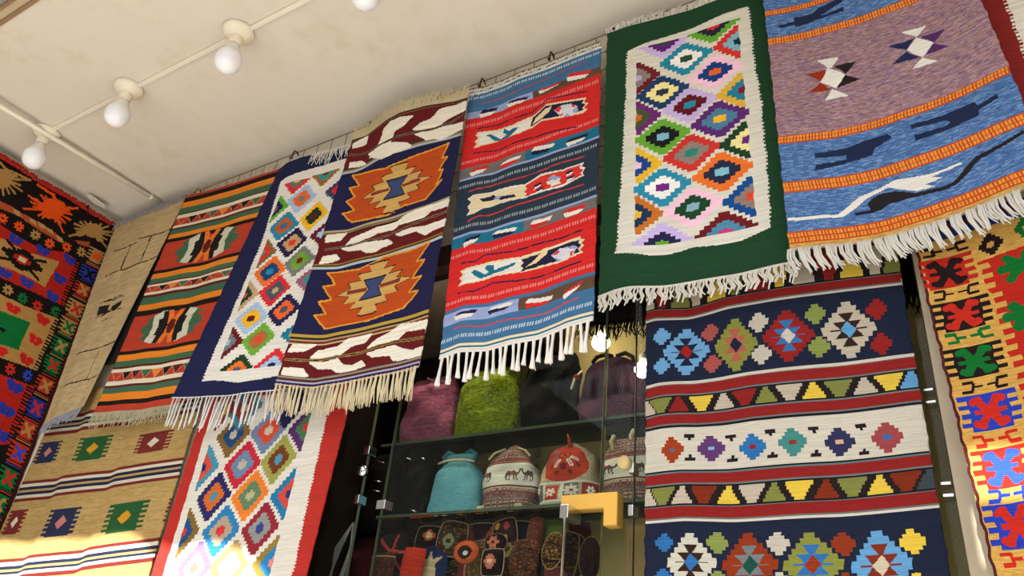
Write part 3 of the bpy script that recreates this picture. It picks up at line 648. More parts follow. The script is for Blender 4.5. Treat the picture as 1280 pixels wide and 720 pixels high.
RUG['navy'] = dict(name='navy', normal=[0,-1,0], corners=[[-2.1741,-.09,3.3166],[-1.7211,-.09,3.2808],[-1.8038,-.09,2.3555],[-2.3734,-.09,2.4002]], size=[.513,.933], waves=[(0,[(0,-.0152),(.12,.0038),(.3,.0092),(.6,0),(1,0)]),(1,[(0,0),(.2,-.0053),(.5,-.0102),(.8,-.0033),(1,0)])], tassel={'kind': 'cord', 'n': 30, 'len': 0.1, 'col': 'd2d0cc'}, bg='1e2143',
 ops=[('P','d8d4ca',[.1441,.0963,.1996,.0813,.3248,.0767,.4923,.0693,.6765,.0647,.8646,.0655,.9628,.066,1.0367,.5097,.9536,.9298,.9194,.9447,.8583,.9461,.7268,.9527,.5571,.9539,.3809,.9401,.2031,.9382,.1966,.8313,.2111,.6802,.2197,.53,.223,.3668,.1795,.2203]),
 ('P','1e2143',[.1424,.1018,.1544,.1018,.1561,.1078,.1441,.1078]),
 ('P','1e2143',[.1458,.1139,.1578,.1139,.1595,.1199,.1475,.1199]),
 ('P','1e2143',[.1492,.126,.1612,.126,.1628,.132,.1508,.132]),
 ('P','1e2143',[.1525,.1381,.1645,.1381,.1662,.1441,.1542,.1441]),
 ('P','1e2143',[.1559,.1502,.1679,.1502,.1696,.1562,.1576,.1562]),
 ('P','1e2143',[.1593,.1623,.1713,.1623,.173,.1683,.161,.1683]),
 ('P','1e2143',[.1627,.1744,.1747,.1744,.1764,.1804,.1644,.1804]),
 ('P','1e2143',[.1661,.1864,.1781,.1864,.1797,.1924,.1677,.1924]),
 ('P','1e2143',[.1694,.1985,.1814,.1985,.1831,.2045,.1711,.2045]),
 ('P','1e2143',[.1728,.2106,.1848,.2106,.1865,.2166,.1745,.2166]),
 ('P','1e2143',[.1762,.2227,.1882,.2227,.19,.2287,.178,.2287]),
 ('P','1e2143',[.1798,.2348,.1918,.2348,.1936,.2408,.1816,.2408]),
 ('P','1e2143',[.1834,.2469,.1954,.2469,.1972,.2529,.1852,.2529]),
 ('P','1e2143',[.187,.259,.199,.259,.2008,.265,.1888,.265]),
 ('P','1e2143',[.1906,.271,.2026,.271,.2044,.277,.1924,.277]),
 ('P','1e2143',[.1942,.2831,.2062,.2831,.208,.2891,.196,.2891]),
 ('P','1e2143',[.1978,.2952,.2098,.2952,.2116,.3012,.1996,.3012]),
 ('P','1e2143',[.2014,.3073,.2134,.3073,.2151,.3133,.2031,.3133]),
 ('P','1e2143',[.2049,.3194,.2169,.3194,.2187,.3254,.2067,.3254]),
 ('P','1e2143',[.2085,.3315,.2205,.3315,.2223,.3375,.2103,.3375]),
 ('P','1e2143',[.2121,.3436,.2241,.3436,.2259,.3496,.2139,.3496]),
 ('P','1e2143',[.2157,.3556,.2277,.3556,.2295,.3616,.2175,.3616]),
 ('P','1e2143',[.219,.3677,.231,.3677,.2309,.3737,.2189,.3737]),
 ('P','1e2143',[.2188,.3798,.2308,.3798,.2306,.3858,.2186,.3858]),
 ('P','1e2143',[.2185,.3919,.2305,.3919,.2304,.3979,.2184,.3979]),
 ('P','1e2143',[.2183,.404,.2303,.404,.2301,.41,.2181,.41]),
 ('P','1e2143',[.218,.4161,.23,.4161,.2299,.4221,.2179,.4221]),
 ('P','1e2143',[.2178,.4282,.2298,.4282,.2296,.4342,.2176,.4342]),
 ('P','1e2143',[.2175,.4402,.2295,.4402,.2294,.4462,.2174,.4462]),
 ('P','1e2143',[.2173,.4523,.2293,.4523,.2292,.4583,.2172,.4583]),
 ('P','1e2143',[.217,.4644,.229,.4644,.2289,.4704,.2169,.4704]),
 ('P','1e2143',[.2168,.4765,.2288,.4765,.2287,.4825,.2167,.4825]),
 ('P','1e2143',[.2165,.4886,.2285,.4886,.2284,.4946,.2164,.4946]),
 ('P','1e2143',[.2163,.5007,.2283,.5007,.2282,.5067,.2162,.5067]),
 ('P','1e2143',[.216,.5128,.228,.5128,.2279,.5188,.2159,.5188]),
 ('P','1e2143',[.2158,.5249,.2278,.5249,.2276,.5309,.2156,.5309]),
 ('P','1e2143',[.2153,.5369,.2273,.5369,.2269,.5429,.2149,.5429]),
 ('P','1e2143',[.2146,.549,.2266,.549,.2263,.555,.2143,.555]),
 ('P','1e2143',[.2139,.5611,.2259,.5611,.2256,.5671,.2136,.5671]),
 ('P','1e2143',[.2132,.5732,.2252,.5732,.2249,.5792,.2129,.5792]),
 ('P','1e2143',[.2125,.5853,.2245,.5853,.2242,.5913,.2122,.5913]),
 ('P','1e2143',[.2118,.5974,.2238,.5974,.2235,.6034,.2115,.6034]),
 ('P','1e2143',[.2112,.6095,.2232,.6095,.2228,.6155,.2108,.6155]),
 ('P','1e2143',[.2105,.6215,.2225,.6215,.2221,.6275,.2101,.6275]),
 ('P','1e2143',[.2098,.6336,.2218,.6336,.2214,.6396,.2094,.6396]),
 ('P','1e2143',[.2091,.6457,.2211,.6457,.2208,.6517,.2088,.6517]),
 ('P','1e2143',[.2084,.6578,.2204,.6578,.2201,.6638,.2081,.6638]),
 ('P','1e2143',[.2077,.6699,.2197,.6699,.2194,.6759,.2074,.6759]),
 ('P','1e2143',[.207,.682,.219,.682,.2184,.688,.2064,.688]),
 ('P','1e2143',[.2058,.6941,.2178,.6941,.2172,.7001,.2052,.7001]),
 ('P','1e2143',[.2046,.7061,.2166,.7061,.2161,.7121,.2041,.7121]),
 ('P','1e2143',[.2035,.7182,.2155,.7182,.2149,.7242,.2029,.7242]),
 ('P','1e2143',[.2023,.7303,.2143,.7303,.2137,.7363,.2017,.7363]),
 ('P','1e2143',[.2012,.7424,.2132,.7424,.2126,.7484,.2006,.7484]),
 ('P','1e2143',[.2,.7545,.212,.7545,.2114,.7605,.1994,.7605]),
 ('P','1e2143',[.1988,.7666,.2108,.7666,.2103,.7726,.1983,.7726]),
 ('P','1e2143',[.1977,.7787,.2097,.7787,.2091,.7847,.1971,.7847]),
 ('P','1e2143',[.1965,.7907,.2085,.7907,.2079,.7967,.1959,.7967]),
 ('P','1e2143',[.1953,.8028,.2073,.8028,.2068,.8088,.1948,.8088]),
 ('P','1e2143',[.1942,.8149,.2062,.8149,.2056,.8209,.1936,.8209]),
 ('P','1e2143',[.193,.827,.205,.827,.2047,.833,.1927,.833]),
 ('P','1e2143',[.1931,.8391,.2051,.8391,.2055,.8451,.1935,.8451]),
 ('P','1e2143',[.1939,.8512,.2059,.8512,.2063,.8572,.1943,.8572]),
 ('P','1e2143',[.1947,.8633,.2067,.8633,.2071,.8693,.1951,.8693]),
 ('P','1e2143',[.1955,.8753,.2075,.8753,.2079,.8813,.1959,.8813]),
 ('P','1e2143',[.1963,.8874,.2083,.8874,.2087,.8934,.1967,.8934]),
 ('P','1e2143',[.1971,.8995,.2091,.8995,.2095,.9055,.1975,.9055]),
 ('P','1e2143',[.1979,.9116,.2099,.9116,.2103,.9176,.1983,.9176]),
 ('P','1e2143',[.1987,.9237,.2107,.9237,.2111,.9297,.1991,.9297]),
 ('D',.4874,.2076,.14,.062,6,['9cb2cc',1,'d8642c',.6,'6a7474',.22]),
 ('D',.6914,.3046,.14,.062,6,['e4b020',1,'1c3420',.6,'5c1a1c',.22]),
 ('D',.4054,.3225,.14,.062,6,['2a7c9c',1,'a8562c',.6,'3c6688',.22]),
 ('D',.5572,.4043,.14,.062,6,['221f44',1,'b89468',.6,'d8382c',.22]),
 ('D',.7057,.4962,.14,.062,6,['74786e',1,'6a9c34',.6,'6c2018',.22]),
 ('D',.4439,.5183,.14,.062,6,['e06a28',1,'1c4070',.6,'2a7ca0',.22]),
 ('D',.5651,.6031,.14,.062,6,['cc2e34',1,'4a4e5c',.6,'b89c70',.22]),
 ('D',.7208,.693,.14,.062,6,['24224a',1,'e0642a',.6,'4a4c58',.22]),
 ('D',.4388,.7071,.14,.062,6,['9cb6d2',1,'e2ac28',.6,'581a18',.22]),
 ('D',.5809,.7946,.14,.062,6,['64a238',1,'a86438',.6,'d8442c',.22]),
 ('D',.2218,.2316,.14,.062,6,['58a034',1,'1e2144',.6,'8c4c88',.22],(.2218,-1,2,2)),
 ('D',.2872,.434,.14,.062,6,['7c5c34',1,'d03028',.6,'2a8c8c',.22],(.2872,-1,2,2)),
 ('D',.2781,.6089,.14,.062,6,['b49870',1,'1e3c24',.6,'d0342c',.22],(.2781,-1,2,2)),
 ('D',.297,.796,.14,.062,6,['601a20',1,'6c7478',.6,'98b2cc',.22],(.297,-1,2,2)),
 ('D',.9012,.2077,.161,.062,6,['3a405c',1,'d02c30',.6,'b48c60',.22],(-1,-1,.9012,2)),
 ('D',.9016,.3975,.161,.062,6,['601a24',1,'a4bcd8',.6,'28305c',.22],(-1,-1,.9016,2)),
 ('D',.9129,.5841,.161,.062,6,['945870',1,'2a8c84',.6,'e0702c',.22],(-1,-1,.9129,2)),
 ('D',.9463,.792,.161,.062,6,['1f7694',1,'b49868',.6,'5c181c',.22],(-1,-1,.9463,2)),
 ('D',.3596,.1136,.14,.062,6,['cc3030',1,'5c6c6c',.6,'d8a82c',.22],(-1,.1136,2,2)),
 ('D',.6607,.1073,.14,.062,6,['94602c',1,'2a8c84',.6,'7a2024',.22],(-1,.1073,2,2)),
 ('D',.7846,.9086,.14,.0651,6,['cc2e30',1,'9cb8d6',.6,'1e2148',.22],(-1,-1,2,.9086)),
 ('D',.4826,.9051,.14,.0589,6,['1e3c24',1,'e0702a',.6,'4c5468',.22],(-1,-1,2,.9051))])
RUG['orange'] = dict(name='orange', normal=[0,-1,0], corners=[[-1.7587,-.118,3.2766],[-1.2714,-.118,3.2731],[-1.2926,-.118,2.3341],[-1.8378,-.118,2.3619]], size=[.517,.929], waves=[(0,[(0,0),(.13,-.0034),(.33,.0268),(.47,.0363),(.68,.0258),(.9,.0032),(1,0)]),(.45,[(0,0),(.2,-.0196),(.5,-.0189),(.8,-.0122),(1,0)]),(1,[(0,0),(.26,-.0308),(.42,-.0272),(.64,-.0205),(.86,-.0085),(1,0)])], tassel={'kind': 'bunch', 'n': 34, 'len': 0.085, 'col': 'cdbf9c'}, bg='201f42',
 ops=[('B','4a2a1c',0,.0095),
 ('B','23264a',.0035,.0052),
 ('B','8a5a34',.0095,.013),
 ('B','2c2018',.013,.0173),
 ('B','5e1a1b',.0173,.1418),
 ('B','3c2c24',.1418,.151),
 ('B','8c7c64',.151,.159),
 ('B','a8b4b4',.159,.1682),
 ('L','ded8c8',.0065,[.024,.0255,.125,.0114,.1519,.0137,.1531,.0483,.0686,.0479,.0278,.0446,.024,.0255]),
 ('P','ded8c8',[.024,.0255,.125,.0114,.1519,.0137,.1531,.0483,.0686,.0479,.0278,.0446]),
 ('L','ded8c8',.0065,[.2373,.1303,.3263,.1434,.3755,.1372,.4263,.1198,.444,.0729,.5059,.064,.556,.042,.5809,.0337,.454,.0239,.3803,.0237,.331,.0385,.3167,.0869,.264,.1187,.2373,.1303]),
 ('P','ded8c8',[.2373,.1303,.3263,.1434,.3755,.1372,.4263,.1198,.444,.0729,.5059,.064,.556,.042,.5809,.0337,.454,.0239,.3803,.0237,.331,.0385,.3167,.0869,.264,.1187]),
 ('L','ded8c8',.0065,[.6121,.0899,.681,.1037,.7623,.1012,.8252,.0941,.8786,.0748,.919,.0669,.9824,.0606,1.0116,.0488,1.0018,.0182,.9269,.024,.8202,.027,.7899,.0337,.7642,.0549,.7248,.0685,.6594,.0738,.6121,.0899]),
 ('P','ded8c8',[.6121,.0899,.681,.1037,.7623,.1012,.8252,.0941,.8786,.0748,.919,.0669,.9824,.0606,1.0116,.0488,1.0018,.0182,.9269,.024,.8202,.027,.7899,.0337,.7642,.0549,.7248,.0685,.6594,.0738]),
 ('L','ded8c8',.0065,[.05,.1395,.1111,.1417,.2049,.1503,.1471,.1244,.0522,.1181,.05,.1395]),
 ('P','ded8c8',[.05,.1395,.1111,.1417,.2049,.1503,.1471,.1244,.0522,.1181]),
 ('L','ded8c8',.0065,[.2215,.1118,.2757,.1405,.3693,.1674,.4391,.1658,.5313,.1638,.6125,.1566,.5684,.141,.4447,.1214,.3654,.1158,.2215,.1118]),
 ('P','ded8c8',[.2215,.1118,.2757,.1405,.3693,.1674,.4391,.1658,.5313,.1638,.6125,.1566,.5684,.141,.4447,.1214,.3654,.1158]),
 ('L','ded8c8',.0065,[.625,.1074,.7342,.1482,.7911,.147,.8474,.1598,.9285,.1478,.9992,.1401,1.0027,.1106,.9335,.1105,.8256,.1083,.7389,.1102,.625,.1074]),
 ('P','ded8c8',[.625,.1074,.7342,.1482,.7911,.147,.8474,.1598,.9285,.1478,.9992,.1401,1.0027,.1106,.9335,.1105,.8256,.1083,.7389,.1102]),
 ('L','6c5c4c',.009,[.0258,.0775,.2028,.0984,.391,.1025,.5562,.1034,.7638,.1087,.9067,.0963,.9988,.0754]),
 ('L','2a2420',.003,[.0258,.0775,.2028,.0984,.391,.1025,.5562,.1034,.7638,.1087,.9067,.0963,.9988,.0754]),
 ('B','2c2420',.4112,.4345),
 ('B','a89a80',.4147,.4205),
 ('B','8c6c40',.424,.4287),
 ('B','5e1a1b',.4345,.5487),
 ('B','8c6c34',.5487,.5554),
 ('B','2c2a24',.5554,.5588),
 ('B','b0904c',.5588,.5633),
 ('B','9fb4c8',.5633,.5711),
 ('L','ded8c8',.0065,[.0423,.4342,.1886,.4289,.1575,.453,.0441,.4588,.0423,.4342]),
 ('P','ded8c8',[.0423,.4342,.1886,.4289,.1575,.453,.0441,.4588]),
 ('L','ded8c8',.0065,[.2005,.4867,.2514,.4579,.3852,.4495,.4581,.4409,.6051,.4415,.6629,.4271,.7749,.4216,.9941,.4264,1.0021,.4493,.8792,.4427,.8243,.4565,.739,.4572,.6346,.4517,.5899,.4635,.4664,.4598,.4218,.47,.3453,.4751,.3002,.4934,.2005,.4867]),
 ('P','ded8c8',[.2005,.4867,.2514,.4579,.3852,.4495,.4581,.4409,.6051,.4415,.6629,.4271,.7749,.4216,.9941,.4264,1.0021,.4493,.8792,.4427,.8243,.4565,.739,.4572,.6346,.4517,.5899,.4635,.4664,.4598,.4218,.47,.3453,.4751,.3002,.4934]),
 ('L','ded8c8',.0065,[.6212,.49,.7269,.486,.8525,.4983,1.0023,.5005,1.0049,.5246,.9205,.5228,.8647,.5304,.7822,.5011,.6968,.5024,.6577,.5002,.6212,.49]),
 ('P','ded8c8',[.6212,.49,.7269,.486,.8525,.4983,1.0023,.5005,1.0049,.5246,.9205,.5228,.8647,.5304,.7822,.5011,.6968,.5024,.6577,.5002]),
 ('L','ded8c8',.0065,[.1892,.4893,.3522,.4874,.4719,.4965,.5592,.5025,.6024,.5209,.5328,.5236,.4785,.5354,.4151,.5311,.3672,.5144,.2506,.5038,.1892,.4893]),
 ('P','ded8c8',[.1892,.4893,.3522,.4874,.4719,.4965,.5592,.5025,.6024,.5209,.5328,.5236,.4785,.5354,.4151,.5311,.3672,.5144,.2506,.5038]),
 ('L','ded8c8',.0065,[.0519,.5455,.0613,.5198,.1539,.5141,.187,.5304,.1437,.5394,.0519,.5455]),
 ('P','ded8c8',[.0519,.5455,.0613,.5198,.1539,.5141,.187,.5304,.1437,.5394]),
 ('L','7c6c58',.008,[.0565,.4905,.1857,.4827,.4302,.4867,.5978,.4802,.7087,.4737,.8412,.4689,.992,.4716]),
 ('L','2a2420',.003,[.0565,.4905,.1857,.4827,.4302,.4867,.5978,.4802,.7087,.4737,.8412,.4689,.992,.4716]),
 ('P','b0481c',[.108,.1795,.2238,.1912,.4148,.217,.605,.2047,.7696,.1978,.9214,.1843,.8817,.2389,.9221,.2409,.8802,.2878,.9109,.2903,.8745,.3419,.9126,.3309,.8538,.369,.8122,.389,.6736,.3891,.6461,.3848,.5162,.4025,.3618,.3995,.2137,.3879,.1127,.3442,.2092,.3401,.118,.2942,.1851,.2808,.1081,.2353,.1977,.2383]),
 ('L','d0912c',.006,[.108,.1795,.2238,.1912,.4148,.217,.605,.2047,.7696,.1978,.9214,.1843,.8817,.2389,.9221,.2409,.8802,.2878,.9109,.2903,.8745,.3419,.9126,.3309,.8538,.369,.8122,.389,.6736,.3891,.6461,.3848,.5162,.4025,.3618,.3995,.2137,.3879,.1127,.3442,.2092,.3401,.118,.2942,.1851,.2808,.1081,.2353,.1977,.2383,.108,.1795]),
 ('P','b0481c',[.1265,.5835,.2439,.5847,.3845,.594,.5659,.5674,.7541,.5749,.9108,.5664,.8372,.6226,.8995,.628,.8216,.682,.8922,.6858,.8251,.7313,.8925,.7353,.8347,.7684,.8031,.7836,.6764,.7899,.5705,.7958,.4162,.7941,.2275,.7941,.117,.7456,.2076,.7395,.1244,.6943,.2144,.6882,.1265,.6363,.2183,.63]),
 ('L','d0912c',.006,[.1265,.5835,.2439,.5847,.3845,.594,.5659,.5674,.7541,.5749,.9108,.5664,.8372,.6226,.8995,.628,.8216,.682,.8922,.6858,.8251,.7313,.8925,.7353,.8347,.7684,.8031,.7836,.6764,.7899,.5705,.7958,.4162,.7941,.2275,.7941,.117,.7456,.2076,.7395,.1244,.6943,.2144,.6882,.1265,.6363,.2183,.63,.1265,.5835]),
 ('P','2c1c14',[.5433,.2126,.6205,.2163,.5908,.2424,.6917,.2443,.6502,.2685,.757,.2685,.7214,.2909,.8401,.3059,.7214,.3208,.757,.3432,.6502,.3432,.6917,.3674,.5908,.3693,.6205,.3954,.5433,.3991,.5433,.3991,.4662,.3954,.4958,.3693,.3949,.3674,.4365,.3432,.3296,.3432,.3652,.3208,.2465,.3059,.3652,.2909,.3296,.2685,.4365,.2685,.3949,.2443,.4958,.2424,.4662,.2163,.5433,.2126]),
 ('P','c09a58',[.5433,.2179,.6161,.2214,.5881,.246,.6833,.2478,.6441,.2707,.7449,.2707,.7113,.2918,.8233,.3059,.7113,.3199,.7449,.3411,.6441,.3411,.6833,.3639,.5881,.3657,.6161,.3903,.5433,.3939,.5433,.3939,.4705,.3903,.4985,.3657,.4033,.3639,.4425,.3411,.3417,.3411,.3753,.3199,.2633,.3059,.3753,.2918,.3417,.2707,.4425,.2707,.4033,.2478,.4985,.246,.4705,.2214,.5433,.2179]),
 ('P','2c1c14',[.4533,.2689,.6333,.2689,.5833,.3059,.6333,.3428,.4533,.3428,.5033,.3059]),
 ('P','39456c',[.4683,.2742,.6183,.2742,.5733,.3059,.6183,.3375,.4683,.3375,.5133,.3059]),
 ('P','7a3428',[.4933,.2999,.3433,.2969,.3433,.3109,.4933,.3119]),
 ('P','7a3428',[.5933,.2999,.7433,.2969,.7433,.3109,.5933,.3119]),
 ('P','2c1c14',[.5352,.5777,.6123,.5817,.5826,.6096,.6836,.6116,.642,.6375,.7488,.6375,.7132,.6614,.832,.6774,.7132,.6933,.7488,.7172,.642,.7172,.6836,.7431,.5826,.7451,.6123,.773,.5352,.777,.5352,.777,.458,.773,.4877,.7451,.3868,.7431,.4283,.7172,.3215,.7172,.3571,.6933,.2384,.6774,.3571,.6614,.3215,.6375,.4283,.6375,.3868,.6116,.4877,.6096,.458,.5817,.5352,.5777]),
 ('P','c09a58',[.5352,.5834,.608,.5871,.58,.6135,.6752,.6153,.636,.6398,.7368,.6398,.7032,.6623,.8152,.6774,.7032,.6924,.7368,.715,.636,.715,.6752,.7394,.58,.7413,.608,.7676,.5352,.7714,.5352,.7714,.4624,.7676,.4904,.7413,.3952,.7394,.4344,.715,.3336,.715,.3672,.6924,.2552,.6774,.3672,.6623,.3336,.6398,.4344,.6398,.3952,.6153,.4904,.6135,.4624,.5871,.5352,.5834]),
 ('P','2c1c14',[.4452,.6379,.6252,.6379,.5752,.6774,.6252,.7169,.4452,.7169,.4952,.6774]),
 ('P','39456c',[.4602,.6435,.6102,.6435,.5652,.6774,.6102,.7112,.4602,.7112,.5052,.6774]),
 ('P','7a3428',[.4852,.6714,.3352,.6684,.3352,.6824,.4852,.6834]),
 ('P','7a3428',[.5852,.6714,.7352,.6684,.7352,.6824,.5852,.6834]),
 ('B','b0903c',.8167,.8214),
 ('B','b0903c',.8214,.8261),
 ('B','24301c',.8261,.8309),
 ('B','2c2420',.8309,.8356),
 ('B','a89068',.8356,.8403),
 ('B','7a2a1c',.8403,.8451),
 ('B','2a2420',.8451,.8498),
 ('B','b8a078',.8498,.8545),
 ('B','5e1a1b',.8545,.9637),
 ('L','ded8c8',.0065,[.034,.8575,.1962,.8511,.1255,.8735,.0203,.8812,.034,.8575]),
 ('P','ded8c8',[.034,.8575,.1962,.8511,.1255,.8735,.0203,.8812]),
 ('L','ded8c8',.0065,[.1886,.8964,.2268,.8734,.3735,.8703,.434,.8508,.6098,.8484,.5741,.8724,.4805,.8738,.4111,.8961,.3026,.8966,.1886,.8964]),
 ('P','ded8c8',[.1886,.8964,.2268,.8734,.3735,.8703,.434,.8508,.6098,.8484,.5741,.8724,.4805,.8738,.4111,.8961,.3026,.8966]),
 ('L','ded8c8',.0065,[.61,.895,.6592,.8743,.7443,.8606,.8111,.8412,1.0117,.8544,1.0151,.8779,.8579,.8652,.8099,.8887,.7248,.8902,.659,.8971,.61,.895]),
 ('P','ded8c8',[.61,.895,.6592,.8743,.7443,.8606,.8111,.8412,1.0117,.8544,1.0151,.8779,.8579,.8652,.8099,.8887,.7248,.8902,.659,.8971]),
 ('L','ded8c8',.0065,[.1937,.9147,.327,.9162,.3968,.9127,.4445,.9376,.518,.9463,.5778,.9364,.6168,.9534,.5252,.96,.4204,.9569,.3648,.9397,.2633,.9343,.1937,.9147]),
 ('P','ded8c8',[.1937,.9147,.327,.9162,.3968,.9127,.4445,.9376,.518,.9463,.5778,.9364,.6168,.9534,.5252,.96,.4204,.9569,.3648,.9397,.2633,.9343]),
 ('L','ded8c8',.0065,[.6203,.9146,.7972,.9083,.8682,.9286,.9262,.9406,1.0061,.938,1.0055,.9638,.8177,.9566,.7772,.9348,.6573,.9283,.6203,.9146]),
 ('P','ded8c8',[.6203,.9146,.7972,.9083,.8682,.9286,.9262,.9406,1.0061,.938,1.0055,.9638,.8177,.9566,.7772,.9348,.6573,.9283]),
 ('L','ded8c8',.0065,[.0234,.9411,.146,.9373,.198,.9598,.0267,.9645,.0234,.9411]),
 ('P','ded8c8',[.0234,.9411,.146,.9373,.198,.9598,.0267,.9645]),
 ('L','8c7440',.009,[.021,.9099,.1886,.906,.3799,.9033,.568,.9064,.6596,.8982,.8122,.8942,.9996,.9071]),
 ('L','2a2420',.003,[.021,.9099,.1886,.906,.3799,.9033,.568,.9064,.6596,.8982,.8122,.8942,.9996,.9071]),
 ('B','5a5450',.9637,.9782),
 ('B','8c8478',.9682,.9828),
 ('B','4a2420',.9728,.9873),
 ('B','5e1a1b',.9773,.9919),
 ('B','9aa4b4',.9819,.9964),
 ('B','23245a',.9864,1.0009),
 ('B','5e1a1b',.9909,1.0055),
 ('B','6a2420',.9955,1.01)])
